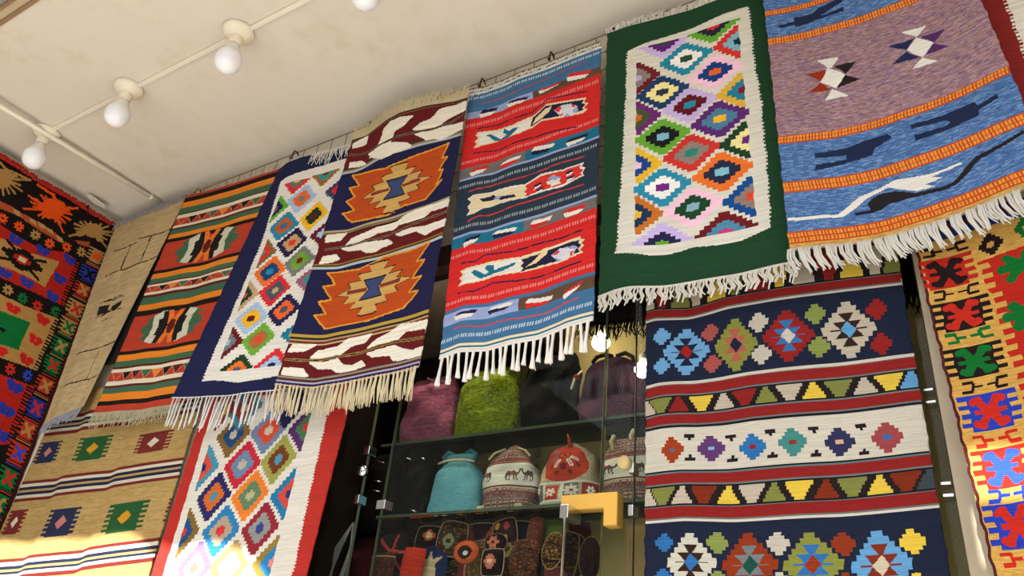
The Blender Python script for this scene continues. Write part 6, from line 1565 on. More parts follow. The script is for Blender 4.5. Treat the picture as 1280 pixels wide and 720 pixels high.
RUG['red_white'] = dict(name='red_white', normal=[0,-1,0], corners=[[.0981,-.075,3.4047],[.4883,-.075,3.3898],[.4649,-.075,2.614],[.1315,-.075,2.6177]], size=[.362,.782], bg='7c2422',
 ops=[('P','d6d1c4',[.13,.08,.87,.08,.87,.9,.13,.9]),
 ('P','7c2422',[.125,.08,.142,.08,.142,.0868,.125,.0868]),
 ('P','7c2422',[.125,.0937,.142,.0937,.142,.1005,.125,.1005]),
 ('P','7c2422',[.125,.1073,.142,.1073,.142,.1141,.125,.1141]),
 ('P','7c2422',[.125,.121,.142,.121,.142,.1278,.125,.1278]),
 ('P','7c2422',[.125,.1347,.142,.1347,.142,.1415,.125,.1415]),
 ('P','7c2422',[.125,.1483,.142,.1483,.142,.1551,.125,.1551]),
 ('P','7c2422',[.125,.162,.142,.162,.142,.1688,.125,.1688]),
 ('P','7c2422',[.125,.1757,.142,.1757,.142,.1825,.125,.1825]),
 ('P','7c2422',[.125,.1893,.142,.1893,.142,.1961,.125,.1961]),
 ('P','7c2422',[.125,.203,.142,.203,.142,.2098,.125,.2098]),
 ('P','7c2422',[.125,.2167,.142,.2167,.142,.2235,.125,.2235]),
 ('P','7c2422',[.125,.2303,.142,.2303,.142,.2371,.125,.2371]),
 ('P','7c2422',[.125,.244,.142,.244,.142,.2508,.125,.2508]),
 ('P','7c2422',[.125,.2577,.142,.2577,.142,.2645,.125,.2645]),
 ('P','7c2422',[.125,.2713,.142,.2713,.142,.2781,.125,.2781]),
 ('P','7c2422',[.125,.285,.142,.285,.142,.2918,.125,.2918]),
 ('P','7c2422',[.125,.2987,.142,.2987,.142,.3055,.125,.3055]),
 ('P','7c2422',[.125,.3123,.142,.3123,.142,.3191,.125,.3191]),
 ('P','7c2422',[.125,.326,.142,.326,.142,.3328,.125,.3328]),
 ('P','7c2422',[.125,.3397,.142,.3397,.142,.3465,.125,.3465]),
 ('P','7c2422',[.125,.3533,.142,.3533,.142,.3601,.125,.3601]),
 ('P','7c2422',[.125,.367,.142,.367,.142,.3738,.125,.3738]),
 ('P','7c2422',[.125,.3807,.142,.3807,.142,.3875,.125,.3875]),
 ('P','7c2422',[.125,.3943,.142,.3943,.142,.4011,.125,.4011]),
 ('P','7c2422',[.125,.408,.142,.408,.142,.4148,.125,.4148]),
 ('P','7c2422',[.125,.4217,.142,.4217,.142,.4285,.125,.4285]),
 ('P','7c2422',[.125,.4353,.142,.4353,.142,.4421,.125,.4421]),
 ('P','7c2422',[.125,.449,.142,.449,.142,.4558,.125,.4558]),
 ('P','7c2422',[.125,.4627,.142,.4627,.142,.4695,.125,.4695]),
 ('P','7c2422',[.125,.4763,.142,.4763,.142,.4831,.125,.4831]),
 ('P','7c2422',[.125,.49,.142,.49,.142,.4968,.125,.4968]),
 ('P','7c2422',[.125,.5037,.142,.5037,.142,.5105,.125,.5105]),
 ('P','7c2422',[.125,.5173,.142,.5173,.142,.5241,.125,.5241]),
 ('P','7c2422',[.125,.531,.142,.531,.142,.5378,.125,.5378]),
 ('P','7c2422',[.125,.5447,.142,.5447,.142,.5515,.125,.5515]),
 ('P','7c2422',[.125,.5583,.142,.5583,.142,.5651,.125,.5651]),
 ('P','7c2422',[.125,.572,.142,.572,.142,.5788,.125,.5788]),
 ('P','7c2422',[.125,.5857,.142,.5857,.142,.5925,.125,.5925]),
 ('P','7c2422',[.125,.5993,.142,.5993,.142,.6061,.125,.6061]),
 ('P','7c2422',[.125,.613,.142,.613,.142,.6198,.125,.6198]),
 ('P','7c2422',[.125,.6267,.142,.6267,.142,.6335,.125,.6335]),
 ('P','7c2422',[.125,.6403,.142,.6403,.142,.6471,.125,.6471]),
 ('P','7c2422',[.125,.654,.142,.654,.142,.6608,.125,.6608]),
 ('P','7c2422',[.125,.6677,.142,.6677,.142,.6745,.125,.6745]),
 ('P','7c2422',[.125,.6813,.142,.6813,.142,.6881,.125,.6881]),
 ('P','7c2422',[.125,.695,.142,.695,.142,.7018,.125,.7018]),
 ('P','7c2422',[.125,.7087,.142,.7087,.142,.7155,.125,.7155]),
 ('P','7c2422',[.125,.7223,.142,.7223,.142,.7291,.125,.7291]),
 ('P','7c2422',[.125,.736,.142,.736,.142,.7428,.125,.7428]),
 ('P','7c2422',[.125,.7497,.142,.7497,.142,.7565,.125,.7565]),
 ('P','7c2422',[.125,.7633,.142,.7633,.142,.7701,.125,.7701]),
 ('P','7c2422',[.125,.777,.142,.777,.142,.7838,.125,.7838]),
 ('P','7c2422',[.125,.7907,.142,.7907,.142,.7975,.125,.7975]),
 ('P','7c2422',[.125,.8043,.142,.8043,.142,.8111,.125,.8111]),
 ('P','7c2422',[.125,.818,.142,.818,.142,.8248,.125,.8248]),
 ('P','7c2422',[.125,.8317,.142,.8317,.142,.8385,.125,.8385]),
 ('P','7c2422',[.125,.8453,.142,.8453,.142,.8521,.125,.8521]),
 ('P','7c2422',[.125,.859,.142,.859,.142,.8658,.125,.8658]),
 ('P','7c2422',[.125,.8727,.142,.8727,.142,.8795,.125,.8795]),
 ('P','7c2422',[.125,.8863,.142,.8863,.142,.8931,.125,.8931])])
RUG['gold'] = dict(name='gold', normal=[0,-1,0], corners=[[-.0985,-.075,2.4729],[.2544,-.075,2.4982],[.2207,-.12,1.7457],[-.0637,-.12,1.6996]], size=[.321,.765], waves=[(0,[(0,0),(.15,-.0061),(.4,0),(1,0)])], bg='c09448',
 ops=[('M',0,1,6,['d4aa60',.2,'a87c34',.2]),
 ('B','4c1c20',0,1,0,.016),
 ('B','22307c',0,.0558),
 ('B','6c1c1c',.014,.0279),
 ('B','22307c',.0279,.0446),
 ('B','1e1414',.085,.092,.0783,.1303),
 ('B','1e1414',.0735,.0815,.0263,.0835),
 ('B','1e1414',.0955,.1035,.0263,.0835),
 ('B','1e1414',.0775,.0995,.072,.0887),
 ('B','1e1414',.085,.092,.151,.203),
 ('B','1e1414',.0735,.0815,.1978,.255),
 ('B','1e1414',.0955,.1035,.1978,.255),
 ('B','1e1414',.0775,.0995,.1926,.2093),
 ('B','ac2418',.111,.2,.0269,.2274),
 ('B','ac2418',.111,.1221,-.0181,.2724),
 ('B','ac2418',.1333,.1444,-.0181,.2724),
 ('B','ac2418',.1555,.1666,-.0181,.2724),
 ('B','ac2418',.1778,.1889,-.0181,.2724),
 ('O','1e1414',.1271,.1555,.0463,.015),
 ('B','1e1414',.1503,.1608,.0471,.2071),
 ('L','1e1414',.013,[.1271,.1555,.0892,.1331,.0808,.1237,.0556,.1286]),
 ('L','1e1414',.013,[.1271,.1555,.0892,.1779,.0808,.1873,.0556,.1824]),
 ('L','1e1414',.013,[.1271,.1555,.165,.1331,.1734,.1237,.1987,.1286]),
 ('L','1e1414',.013,[.1271,.1555,.165,.1779,.1734,.1873,.1987,.1824]),
 ('B','1e1414',.214,.221,.0905,.1418),
 ('B','1e1414',.2025,.2105,.0392,.0956),
 ('B','1e1414',.2245,.2325,.0392,.0956),
 ('B','1e1414',.2065,.2285,.0843,.1008),
 ('B','1e1414',.214,.221,.1624,.2137),
 ('B','1e1414',.2025,.2105,.2086,.265),
 ('B','1e1414',.2245,.2325,.2086,.265),
 ('B','1e1414',.2065,.2285,.2034,.2198),
 ('B','1e1414',.2405,.3226,.054,.2513),
 ('B','1e1414',.2405,.2507,.009,.2963),
 ('B','1e1414',.261,.2713,.009,.2963),
 ('B','1e1414',.2815,.2918,.009,.2963),
 ('B','1e1414',.3021,.3123,.009,.2963),
 ('O','b8281c',.1527,.2815,.0456,.0138),
 ('B','b8281c',.2767,.2864,.074,.2314),
 ('L','b8281c',.013,[.1527,.2815,.1154,.2608,.1071,.2522,.0823,.2567]),
 ('L','b8281c',.013,[.1527,.2815,.1154,.3022,.1071,.3108,.0823,.3064]),
 ('L','b8281c',.013,[.1527,.2815,.19,.2608,.1983,.2522,.2231,.2567]),
 ('L','b8281c',.013,[.1527,.2815,.19,.3022,.1983,.3108,.2231,.3064]),
 ('B','0f6428',.3374,.3444,.0958,.1466),
 ('B','0f6428',.3259,.3339,.045,.1009),
 ('B','0f6428',.3479,.3559,.045,.1009),
 ('B','0f6428',.3299,.3519,.0897,.1059),
 ('B','0f6428',.3374,.3444,.1669,.2176),
 ('B','0f6428',.3259,.3339,.2126,.2684),
 ('B','0f6428',.3479,.3559,.2126,.2684),
 ('B','0f6428',.3299,.3519,.2075,.2237),
 ('B','1e1414',.3668,.4465,.0618,.2568),
 ('B','1e1414',.3668,.3767,.0168,.3018),
 ('B','1e1414',.3867,.3967,.0168,.3018),
 ('B','1e1414',.4067,.4166,.0168,.3018),
 ('B','1e1414',.4266,.4366,.0168,.3018),
 ('O','0f6428',.1593,.4067,.045,.0134),
 ('B','0f6428',.402,.4114,.0815,.2371),
 ('L','0f6428',.013,[.1593,.4067,.1224,.3866,.1143,.3782,.0897,.3825]),
 ('L','0f6428',.013,[.1593,.4067,.1224,.4268,.1143,.4351,.0897,.4308]),
 ('L','0f6428',.013,[.1593,.4067,.1961,.3866,.2043,.3782,.2289,.3825]),
 ('L','0f6428',.013,[.1593,.4067,.1961,.4268,.2043,.4351,.2289,.4308]),
 ('B','1e1414',.4665,.4735,.1139,.1639),
 ('B','1e1414',.455,.463,.0638,.1189),
 ('B','1e1414',.477,.485,.0638,.1189),
 ('B','1e1414',.459,.481,.1079,.1239),
 ('B','1e1414',.4665,.4735,.1839,.2339),
 ('B','1e1414',.455,.463,.2289,.284),
 ('B','1e1414',.477,.485,.2289,.284),
 ('B','1e1414',.459,.481,.2239,.2399),
 ('B','2438a0',.4909,.5763,.0711,.2635),
 ('B','2438a0',.4909,.5016,.0261,.3085),
 ('B','2438a0',.5123,.5229,.0261,.3085),
 ('B','2438a0',.5336,.5443,.0261,.3085),
 ('B','2438a0',.5549,.5656,.0261,.3085),
 ('O','b8281c',.1673,.5336,.0444,.0143),
 ('B','b8281c',.5286,.5386,.0906,.2441),
 ('L','b8281c',.013,[.1673,.5336,.131,.5121,.1229,.5031,.0986,.5078]),
 ('L','b8281c',.013,[.1673,.5336,.131,.5551,.1229,.5641,.0986,.5594]),
 ('L','b8281c',.013,[.1673,.5336,.2037,.5121,.2118,.5031,.236,.5078]),
 ('L','b8281c',.013,[.1673,.5336,.2037,.5551,.2118,.5641,.236,.5594]),
 ('B','b8281c',.5955,.6025,.1073,.1568),
 ('B','b8281c',.584,.592,.0578,.1123),
 ('B','b8281c',.606,.614,.0578,.1123),
 ('B','b8281c',.588,.61,.1014,.1172),
 ('B','b8281c',.5955,.6025,.1767,.2262),
 ('B','b8281c',.584,.592,.2212,.2757),
 ('B','b8281c',.606,.614,.2212,.2757),
 ('B','b8281c',.588,.61,.2163,.2321),
 ('B','ac2418',.6199,.7068,.0701,.2601),
 ('B','ac2418',.6199,.6308,.0251,.3051),
 ('B','ac2418',.6416,.6525,.0251,.3051),
 ('B','ac2418',.6634,.6742,.0251,.3051),
 ('B','ac2418',.6851,.696,.0251,.3051),
 ('O','2a48b8',.1651,.6634,.0439,.0146),
 ('B','2a48b8',.6582,.6685,.0893,.2409),
 ('L','2a48b8',.013,[.1651,.6634,.1292,.6414,.1212,.6323,.0972,.6371]),
 ('L','2a48b8',.013,[.1651,.6634,.1292,.6853,.1212,.6944,.0972,.6897]),
 ('L','2a48b8',.013,[.1651,.6634,.201,.6414,.209,.6323,.2329,.6371]),
 ('L','2a48b8',.013,[.1651,.6634,.201,.6853,.209,.6944,.2329,.6897]),
 ('B','2438a0',.7181,.7251,.1089,.1579),
 ('B','2438a0',.7066,.7146,.06,.1138),
 ('B','2438a0',.7286,.7366,.06,.1138),
 ('B','2438a0',.7106,.7326,.1031,.1187),
 ('B','2438a0',.7181,.7251,.1774,.2264),
 ('B','2438a0',.7066,.7146,.2215,.2753),
 ('B','2438a0',.7286,.7366,.2215,.2753),
 ('B','2438a0',.7106,.7326,.2166,.2322),
 ('B','2438a0',.7391,.8332,.0646,.2525),
 ('B','2438a0',.7391,.7509,.0196,.2975),
 ('B','2438a0',.7626,.7744,.0196,.2975),
 ('B','2438a0',.7861,.7979,.0196,.2975),
 ('B','2438a0',.8097,.8214,.0196,.2975),
 ('O','b8281c',.1585,.7861,.0434,.0158),
 ('B','b8281c',.7806,.7917,.0836,.2335),
 ('L','b8281c',.013,[.1585,.7861,.123,.7624,.1152,.7526,.0915,.7577]),
 ('L','b8281c',.013,[.1585,.7861,.123,.8098,.1152,.8197,.0915,.8146]),
 ('L','b8281c',.013,[.1585,.7861,.194,.7624,.2019,.7526,.2256,.7577]),
 ('L','b8281c',.013,[.1585,.7861,.194,.8098,.2019,.8197,.2256,.8146]),
 ('B','b8281c',.8479,.8549,.1057,.154),
 ('B','b8281c',.8364,.8444,.0574,.1105),
 ('B','b8281c',.8584,.8664,.0574,.1105),
 ('B','b8281c',.8404,.8624,.0999,.1153),
 ('B','b8281c',.8479,.8549,.1733,.2216),
 ('B','b8281c',.8364,.8444,.2167,.2699),
 ('B','b8281c',.8584,.8664,.2167,.2699),
 ('B','b8281c',.8404,.8624,.2119,.2274),
 ('P','ac2418',[.2862,.15,.5125,.1397,.9304,.1668,.9348,.9114,.3266,.8999,.3246,.7822,.3219,.6895,.3323,.4881,.316,.3577,.3152,.2532,.2929,.2148]),
 ('B','c09448',.1586,.1724,.2771,.3371),
 ('B','c09448',.1874,.2012,.2801,.3401),
 ('B','c09448',.2161,.2299,.2836,.3436),
 ('B','c09448',.2448,.2586,.3004,.3604),
 ('B','c09448',.2736,.2874,.3054,.3654),
 ('B','c09448',.3023,.3161,.3056,.3656),
 ('B','c09448',.331,.3448,.3058,.3658),
 ('B','c09448',.3598,.3736,.3063,.3663),
 ('B','c09448',.3885,.4023,.3099,.3699),
 ('B','c09448',.4172,.431,.3135,.3735),
 ('B','c09448',.446,.4598,.3171,.3771),
 ('B','c09448',.4747,.4885,.3207,.3807),
 ('B','c09448',.5035,.5172,.3215,.3815),
 ('B','c09448',.5322,.546,.3201,.3801),
 ('B','c09448',.5609,.5747,.3186,.3786),
 ('B','c09448',.5897,.6035,.3171,.3771),
 ('B','c09448',.6184,.6322,.3156,.3756),
 ('B','c09448',.6471,.6609,.3141,.3741),
 ('B','c09448',.6759,.6897,.3126,.3726),
 ('B','c09448',.7046,.7184,.3124,.3724),
 ('B','c09448',.7333,.7471,.3132,.3732),
 ('B','c09448',.7621,.7759,.314,.374),
 ('D',.3647,.1092,.058,.032,4,['1e1414',1,'c09448',.3]),
 ('D',.5425,.0901,.058,.032,4,['0f6428',1,'c09448',.3]),
 ('L','0f6428',.017,[.4726,.1893,.4226,.1643]),
 ('O','0f6428',.4226,.1643,.022,.013),
 ('L','0f6428',.017,[.4726,.1893,.5226,.1593]),
 ('O','0f6428',.5226,.1593,.022,.013),
 ('L','0f6428',.017,[.4726,.1893,.4226,.2193]),
 ('O','0f6428',.4226,.2193,.022,.013),
 ('L','0f6428',.017,[.4726,.1893,.5226,.2143]),
 ('O','0f6428',.5226,.2143,.022,.013),
 ('L','0f6428',.017,[.4726,.1893,.3876,.1893]),
 ('O','0f6428',.3876,.1893,.022,.013),
 ('L','0f6428',.017,[.4726,.1893,.5576,.1893]),
 ('O','0f6428',.5576,.1893,.022,.013),
 ('L','0f6428',.017,[.4419,.3181,.3919,.2931]),
 ('O','0f6428',.3919,.2931,.022,.013),
 ('L','0f6428',.017,[.4419,.3181,.4919,.2881]),
 ('O','0f6428',.4919,.2881,.022,.013),
 ('L','0f6428',.017,[.4419,.3181,.3919,.3481]),
 ('O','0f6428',.3919,.3481,.022,.013),
 ('L','0f6428',.017,[.4419,.3181,.4919,.3431]),
 ('O','0f6428',.4919,.3431,.022,.013),
 ('L','0f6428',.017,[.4419,.3181,.3569,.3181]),
 ('O','0f6428',.3569,.3181,.022,.013),
 ('L','0f6428',.017,[.4419,.3181,.5269,.3181]),
 ('O','0f6428',.5269,.3181,.022,.013),
 ('L','0f6428',.017,[.4724,.4859,.4224,.4609]),
 ('O','0f6428',.4224,.4609,.022,.013),
 ('L','0f6428',.017,[.4724,.4859,.5224,.4559]),
 ('O','0f6428',.5224,.4559,.022,.013),
 ('L','0f6428',.017,[.4724,.4859,.4224,.5159]),
 ('O','0f6428',.4224,.5159,.022,.013),
 ('L','0f6428',.017,[.4724,.4859,.5224,.5109]),
 ('O','0f6428',.5224,.5109,.022,.013),
 ('L','0f6428',.017,[.4724,.4859,.3874,.4859]),
 ('O','0f6428',.3874,.4859,.022,.013),
 ('L','0f6428',.017,[.4724,.4859,.5574,.4859]),
 ('O','0f6428',.5574,.4859,.022,.013),
 ('L','0f6428',.017,[.4828,.6268,.4328,.6018]),
 ('O','0f6428',.4328,.6018,.022,.013),
 ('L','0f6428',.017,[.4828,.6268,.5328,.5968]),
 ('O','0f6428',.5328,.5968,.022,.013),
 ('L','0f6428',.017,[.4828,.6268,.4328,.6568]),
 ('O','0f6428',.4328,.6568,.022,.013),
 ('L','0f6428',.017,[.4828,.6268,.5328,.6518]),
 ('O','0f6428',.5328,.6518,.022,.013),
 ('L','0f6428',.017,[.4828,.6268,.3978,.6268]),
 ('O','0f6428',.3978,.6268,.022,.013),
 ('L','0f6428',.017,[.4828,.6268,.5678,.6268]),
 ('O','0f6428',.5678,.6268,.022,.013),
 ('L','0f6428',.017,[.6807,.2171,.6307,.1921]),
 ('O','0f6428',.6307,.1921,.022,.013),
 ('L','0f6428',.017,[.6807,.2171,.7307,.1871]),
 ('O','0f6428',.7307,.1871,.022,.013),
 ('L','0f6428',.017,[.6807,.2171,.6307,.2471]),
 ('O','0f6428',.6307,.2471,.022,.013),
 ('L','0f6428',.017,[.6807,.2171,.7307,.2421]),
 ('O','0f6428',.7307,.2421,.022,.013),
 ('L','0f6428',.017,[.6807,.2171,.5957,.2171]),
 ('O','0f6428',.5957,.2171,.022,.013),
 ('L','0f6428',.017,[.6807,.2171,.7657,.2171]),
 ('O','0f6428',.7657,.2171,.022,.013)])
RUG['wall_rug'] = dict(name='wall_rug', normal=[1,0,0], corners=[[-3.3198,-1.0062,3.4052],[-3.3198,-.0137,3.3975],[-3.3198,.0002,1.6801],[-3.3198,-1.0004,2.0182]], size=[1.024,1.552], waves=[(0,[(0,0),(.5,0),(.62,-.0085),(.75,0),(.9,-.009),(1,0)])], bg='15100e',
 ops=[('P','a02014',[.3832,.1819,.5433,.1701,.5976,.1698,.6758,.1691,.7399,.1669,.819,.1411,.8897,.1404,.8953,.1413,.9028,.2687,.8248,.277,.7287,.2854,.6274,.2906,.4621,.3015]),
 ('P','a47c44',[.4453,.2154,.5636,.1992,.6289,.1962,.6915,.1938,.7599,.1834,.815,.1716,.8142,.1704,.7989,.2539,.7301,.2544,.6602,.2577,.6094,.2643,.4874,.2783]),
 ('D',.6764,.2205,.085,.028,5,['15100e',1,'a02014',.42,'c0ac84',.18]),
 ('L','15100e',.012,[.6314,.2045,.5914,.1945]),
 ('L','15100e',.012,[.7214,.2045,.7614,.1945]),
 ('L','15100e',.012,[.6314,.2365,.5914,.2465]),
 ('L','15100e',.012,[.7214,.2365,.7614,.2465]),
 ('O','26308c',.6034,.1766,.016,.0076),
 ('O','26308c',.609,.1866,.0128,.0057),
 ('O','26308c',.6338,.1766,.016,.0076),
 ('O','26308c',.6282,.1866,.0128,.0057),
 ('O','26308c',.7165,.1674,.016,.0076),
 ('O','26308c',.7221,.1774,.0128,.0057),
 ('O','26308c',.7469,.1674,.016,.0076),
 ('O','26308c',.7413,.1774,.0128,.0057),
 ('O','26308c',.8366,.1483,.016,.0076),
 ('O','26308c',.8422,.1583,.0128,.0057),
 ('O','26308c',.867,.1483,.016,.0076),
 ('O','26308c',.8614,.1583,.0128,.0057),
 ('O','26308c',.6186,.2709,.016,.0076),
 ('O','26308c',.6242,.2809,.0128,.0057),
 ('O','26308c',.649,.2709,.016,.0076),
 ('O','26308c',.6434,.2809,.0128,.0057),
 ('O','26308c',.7096,.2654,.016,.0076),
 ('O','26308c',.7152,.2754,.0128,.0057),
 ('O','26308c',.74,.2654,.016,.0076),
 ('O','26308c',.7344,.2754,.0128,.0057),
 ('O','26308c',.8283,.2087,.016,.0076),
 ('O','26308c',.8339,.2187,.0128,.0057),
 ('O','26308c',.8587,.2087,.016,.0076),
 ('O','26308c',.8531,.2187,.0128,.0057),
 ('O','26308c',.8274,.2602,.016,.0076),
 ('O','26308c',.833,.2702,.0128,.0057),
 ('O','26308c',.8578,.2602,.016,.0076),
 ('O','26308c',.8522,.2702,.0128,.0057),
 ('P','a47c44',[.5296,.3381,.6525,.3287,.7554,.3257,.8281,.3156,.9031,.3041,.901,.4477,.8278,.4574,.7462,.4699,.6289,.4753]),
 ('P','0c6430',[.5969,.3706,.6771,.3664,.7365,.3622,.7992,.3548,.8016,.3581,.7982,.4302,.7615,.4363,.7264,.4409,.6493,.4464]),
 ('O','b4201c',.7025,.3424,.016,.0076),
 ('O','b4201c',.7081,.3524,.0128,.0057),
 ('O','b4201c',.7329,.3424,.016,.0076),
 ('O','b4201c',.7273,.3524,.0128,.0057),
 ('O','b4201c',.8286,.3266,.016,.0076),
 ('O','b4201c',.8342,.3366,.0128,.0057),
 ('O','b4201c',.859,.3266,.016,.0076),
 ('O','b4201c',.8534,.3366,.0128,.0057),
 ('O','b4201c',.83,.3812,.016,.0076),
 ('O','b4201c',.8356,.3912,.0128,.0057),
 ('O','b4201c',.8604,.3812,.016,.0076),
 ('O','b4201c',.8548,.3912,.0128,.0057),
 ('O','b4201c',.8277,.4358,.016,.0076),
 ('O','b4201c',.8333,.4458,.0128,.0057),
 ('O','b4201c',.8581,.4358,.016,.0076),
 ('O','b4201c',.8525,.4458,.0128,.0057),
 ('O','b4201c',.72,.4499,.016,.0076),
 ('O','b4201c',.7256,.4599,.0128,.0057),
 ('O','b4201c',.7504,.4499,.016,.0076),
 ('O','b4201c',.7448,.4599,.0128,.0057),
 ('P','15100e',[.7,.4012,.7317,.4025,.7229,.411,.7059,.4101]),
 ('P','a02014',[.652,.5091,.7707,.5039,.9051,.4854,.9161,.4819,.9073,.6288,.8768,.6413,.7565,.6584]),
 ('O','26308c',.8241,.5064,.019,.0088),
 ('O','26308c',.8308,.5164,.0152,.0066),
 ('O','26308c',.8602,.5064,.019,.0088),
 ('O','26308c',.8536,.5164,.0152,.0066),
 ('O','26308c',.8289,.564,.019,.0088),
 ('O','26308c',.8356,.574,.0152,.0066),
 ('O','26308c',.865,.564,.019,.0088),
 ('O','26308c',.8584,.574,.0152,.0066),
 ('O','26308c',.8457,.6179,.019,.0088),
 ('O','26308c',.8524,.6279,.0152,.0066),
 ('O','26308c',.8818,.6179,.019,.0088),
 ('O','26308c',.8752,.6279,.0152,.0066),
 ('F','d84c14',.5429,.15,.0225,8,'15100e'),
 ('F','d84c14',.6114,.1434,.0225,8,'15100e'),
 ('F','a47c44',.6825,.142,.0225,8,'15100e'),
 ('F','d84c14',.7478,.1439,.0225,8,'15100e'),
 ('F','d84c14',.8186,.1258,.0225,8,'15100e'),
 ('F','a47c44',.8849,.1146,.0225,8,'15100e'),
 ('F','a47c44',.6731,.3097,.0225,8,'15100e'),
 ('F','0c6430',.737,.3112,.0225,8,'15100e'),
 ('F','b4281c',.8028,.3071,.0225,8,'15100e'),
 ('F','0c6430',.8784,.2933,.0225,8,'15100e'),
 ('F','b4281c',.8011,.4806,.0225,8,'15100e'),
 ('F','2c40a8',.8732,.4706,.0225,8,'15100e'),
 ('L','d84c14',.009,[.6803,.0547,.5964,.0528]),
 ('L','d84c14',.009,[.6837,.0572,.6135,.0646]),
 ('L','d84c14',.009,[.6869,.0589,.6298,.0722]),
 ('L','d84c14',.009,[.6856,.0546,.6228,.0508]),
 ('L','d84c14',.009,[.6886,.0508,.6376,.0316]),
 ('L','d84c14',.009,[.6922,.0501,.6553,.0279]),
 ('L','d84c14',.009,[.6931,.0623,.6602,.0891]),
 ('L','d84c14',.009,[.68,.0628,.5959,.0935]),
 ('L','d84c14',.009,[.7136,.049,.7638,.0215]),
 ('L','d84c14',.009,[.7172,.0525,.7823,.0381]),
 ('L','d84c14',.009,[.7182,.0557,.7876,.0535]),
 ('L','d84c14',.009,[.715,.0585,.7703,.0688]),
 ('L','d84c14',.009,[.7122,.0599,.7558,.0764]),
 ('L','d84c14',.009,[.7077,.0606,.7328,.0806]),
 ('L','d84c14',.009,[.7166,.064,.7783,.0956]),
 ('L','d84c14',.009,[.7198,.0473,.7971,.0107]),
 ('L','d84c14',.009,[.6978,.0467,.6828,.0106]),
 ('L','d84c14',.009,[.7142,.0514,.7666,.0334]),
 ('L','d84c14',.009,[.6968,.0625,.6784,.09]),
 ('P','d84c14',[.664,.031,.6982,.021,.7327,.0177,.7501,.0304,.754,.0515,.7306,.0735,.7015,.0844,.6719,.0797,.659,.059]),
 ('L','a47c44',.009,[.8799,.0462,.8121,.0561]),
 ('L','a47c44',.009,[.8818,.0483,.8216,.0665]),
 ('L','a47c44',.009,[.8843,.0496,.8334,.0727]),
 ('L','a47c44',.009,[.8872,.0509,.8482,.0794]),
 ('L','a47c44',.009,[.8838,.0434,.8308,.0419]),
 ('L','a47c44',.009,[.8873,.0417,.8482,.0332]),
 ('L','a47c44',.009,[.892,.0402,.8716,.0252]),
 ('L','a47c44',.009,[.879,.0542,.8083,.0957]),
 ('L','a47c44',.009,[.9129,.039,.9764,.0204]),
 ('L','a47c44',.009,[.9138,.0412,.9809,.0318]),
 ('L','a47c44',.009,[.9114,.0446,.9687,.0484]),
 ('L','a47c44',.009,[.9079,.0461,.9511,.0557]),
 ('L','a47c44',.009,[.9049,.0475,.9357,.0624]),
 ('L','a47c44',.009,[.9076,.037,.9501,.0098]),
 ('L','a47c44',.009,[.914,.0487,.9817,.0693]),
 ('L','a47c44',.009,[.9013,.038,.9181,.0141]),
 ('L','a47c44',.009,[.8853,.0511,.8384,.0802]),
 ('P','a47c44',[.863,.0319,.8969,.0201,.9271,.0207,.9434,.0313,.9353,.0499,.9086,.062,.8808,.0662,.8625,.0545]),
 ('L','a47c44',.009,[.4954,.0432,.5732,.011]),
 ('L','a47c44',.009,[.4936,.0513,.5633,.0521]),
 ('L','a47c44',.009,[.4908,.049,.5488,.0409]),
 ('L','a47c44',.009,[.488,.0467,.5344,.0297]),
 ('L','a47c44',.009,[.485,.0454,.519,.0238]),
 ('L','a47c44',.009,[.4897,.0548,.543,.07]),
 ('L','a47c44',.009,[.4857,.0567,.5223,.0799]),
 ('L','a47c44',.009,[.4822,.0593,.5044,.0934]),
 ('L','a47c44',.009,[.4669,.0473,.4277,.0337]),
 ('L','a47c44',.009,[.4758,.0451,.4719,.0228]),
 ('L','a47c44',.009,[.4797,.0446,.492,.0202]),
 ('L','a47c44',.009,[.4834,.0449,.5105,.0213]),
 ('L','a47c44',.009,[.4684,.0578,.4359,.0862]),
 ('L','a47c44',.009,[.4733,.0615,.46,.1043]),
 ('P','a47c44',[.431,.0388,.4719,.0228,.5003,.0262,.5136,.0398,.5082,.0655,.488,.0816,.4569,.0797]),
 ('L','d84c14',.012,[.6077,.0097,.6755,.0134,.6999,.0237]),
 ('L','a47c44',.01,[.4415,.0153,.4719,.0228,.5732,.011]),
 ('P','a0482c',[.5041,.1129,.5413,.1079,.6482,.1048,.7336,.1072,.8025,.1169,.784,.1261,.7007,.1258,.5994,.1189,.5409,.1273,.5164,.131]),
 ('P','a0482c',[.8387,.0958,.903,.0766,.9031,.0923,.8566,.0995]),
 ('P','b08a54',[.5591,.1106,.5868,.1073,.605,.117,.5769,.1198]),
 ('P','b08a54',[.668,.1051,.6959,.104,.714,.1152,.6857,.1157]),
 ('P','b08a54',[.7538,.1135,.7835,.1107,.8026,.1206,.7722,.1232]),
 ('P','b08a54',[.6301,.1072,.6576,.1059,.6755,.1171,.6476,.1177]),
 ('P','b08a54',[.7045,.1071,.7328,.1059,.7512,.1168,.7223,.1177]),
 ('B','a47c44',.0862,.125,.9293,.9772),
 ('B','a47c44',.0862,.091,.9073,.9992),
 ('B','a47c44',.0959,.1007,.9073,.9992),
 ('B','a47c44',.1056,.1105,.9073,.9992),
 ('B','a47c44',.1153,.1202,.9073,.9992),
 ('B','a47c44',.1277,.1304,.9193,.9872),
 ('B','d84c14',.1331,.1358,.9193,.9872),
 ('B','d84c14',.0959,.1153,.937,.9696),
 ('B','26308c',.1401,.1789,.9293,.9772),
 ('B','26308c',.1401,.1449,.9073,.9992),
 ('B','26308c',.1498,.1546,.9073,.9992),
 ('B','26308c',.1595,.1644,.9073,.9992),
 ('B','26308c',.1692,.1741,.9073,.9992),
 ('B','26308c',.1816,.1843,.9193,.9872),
 ('B','15100e',.187,.1897,.9193,.9872),
 ('O','15100e',.9533,.1595,.0092,.0054),
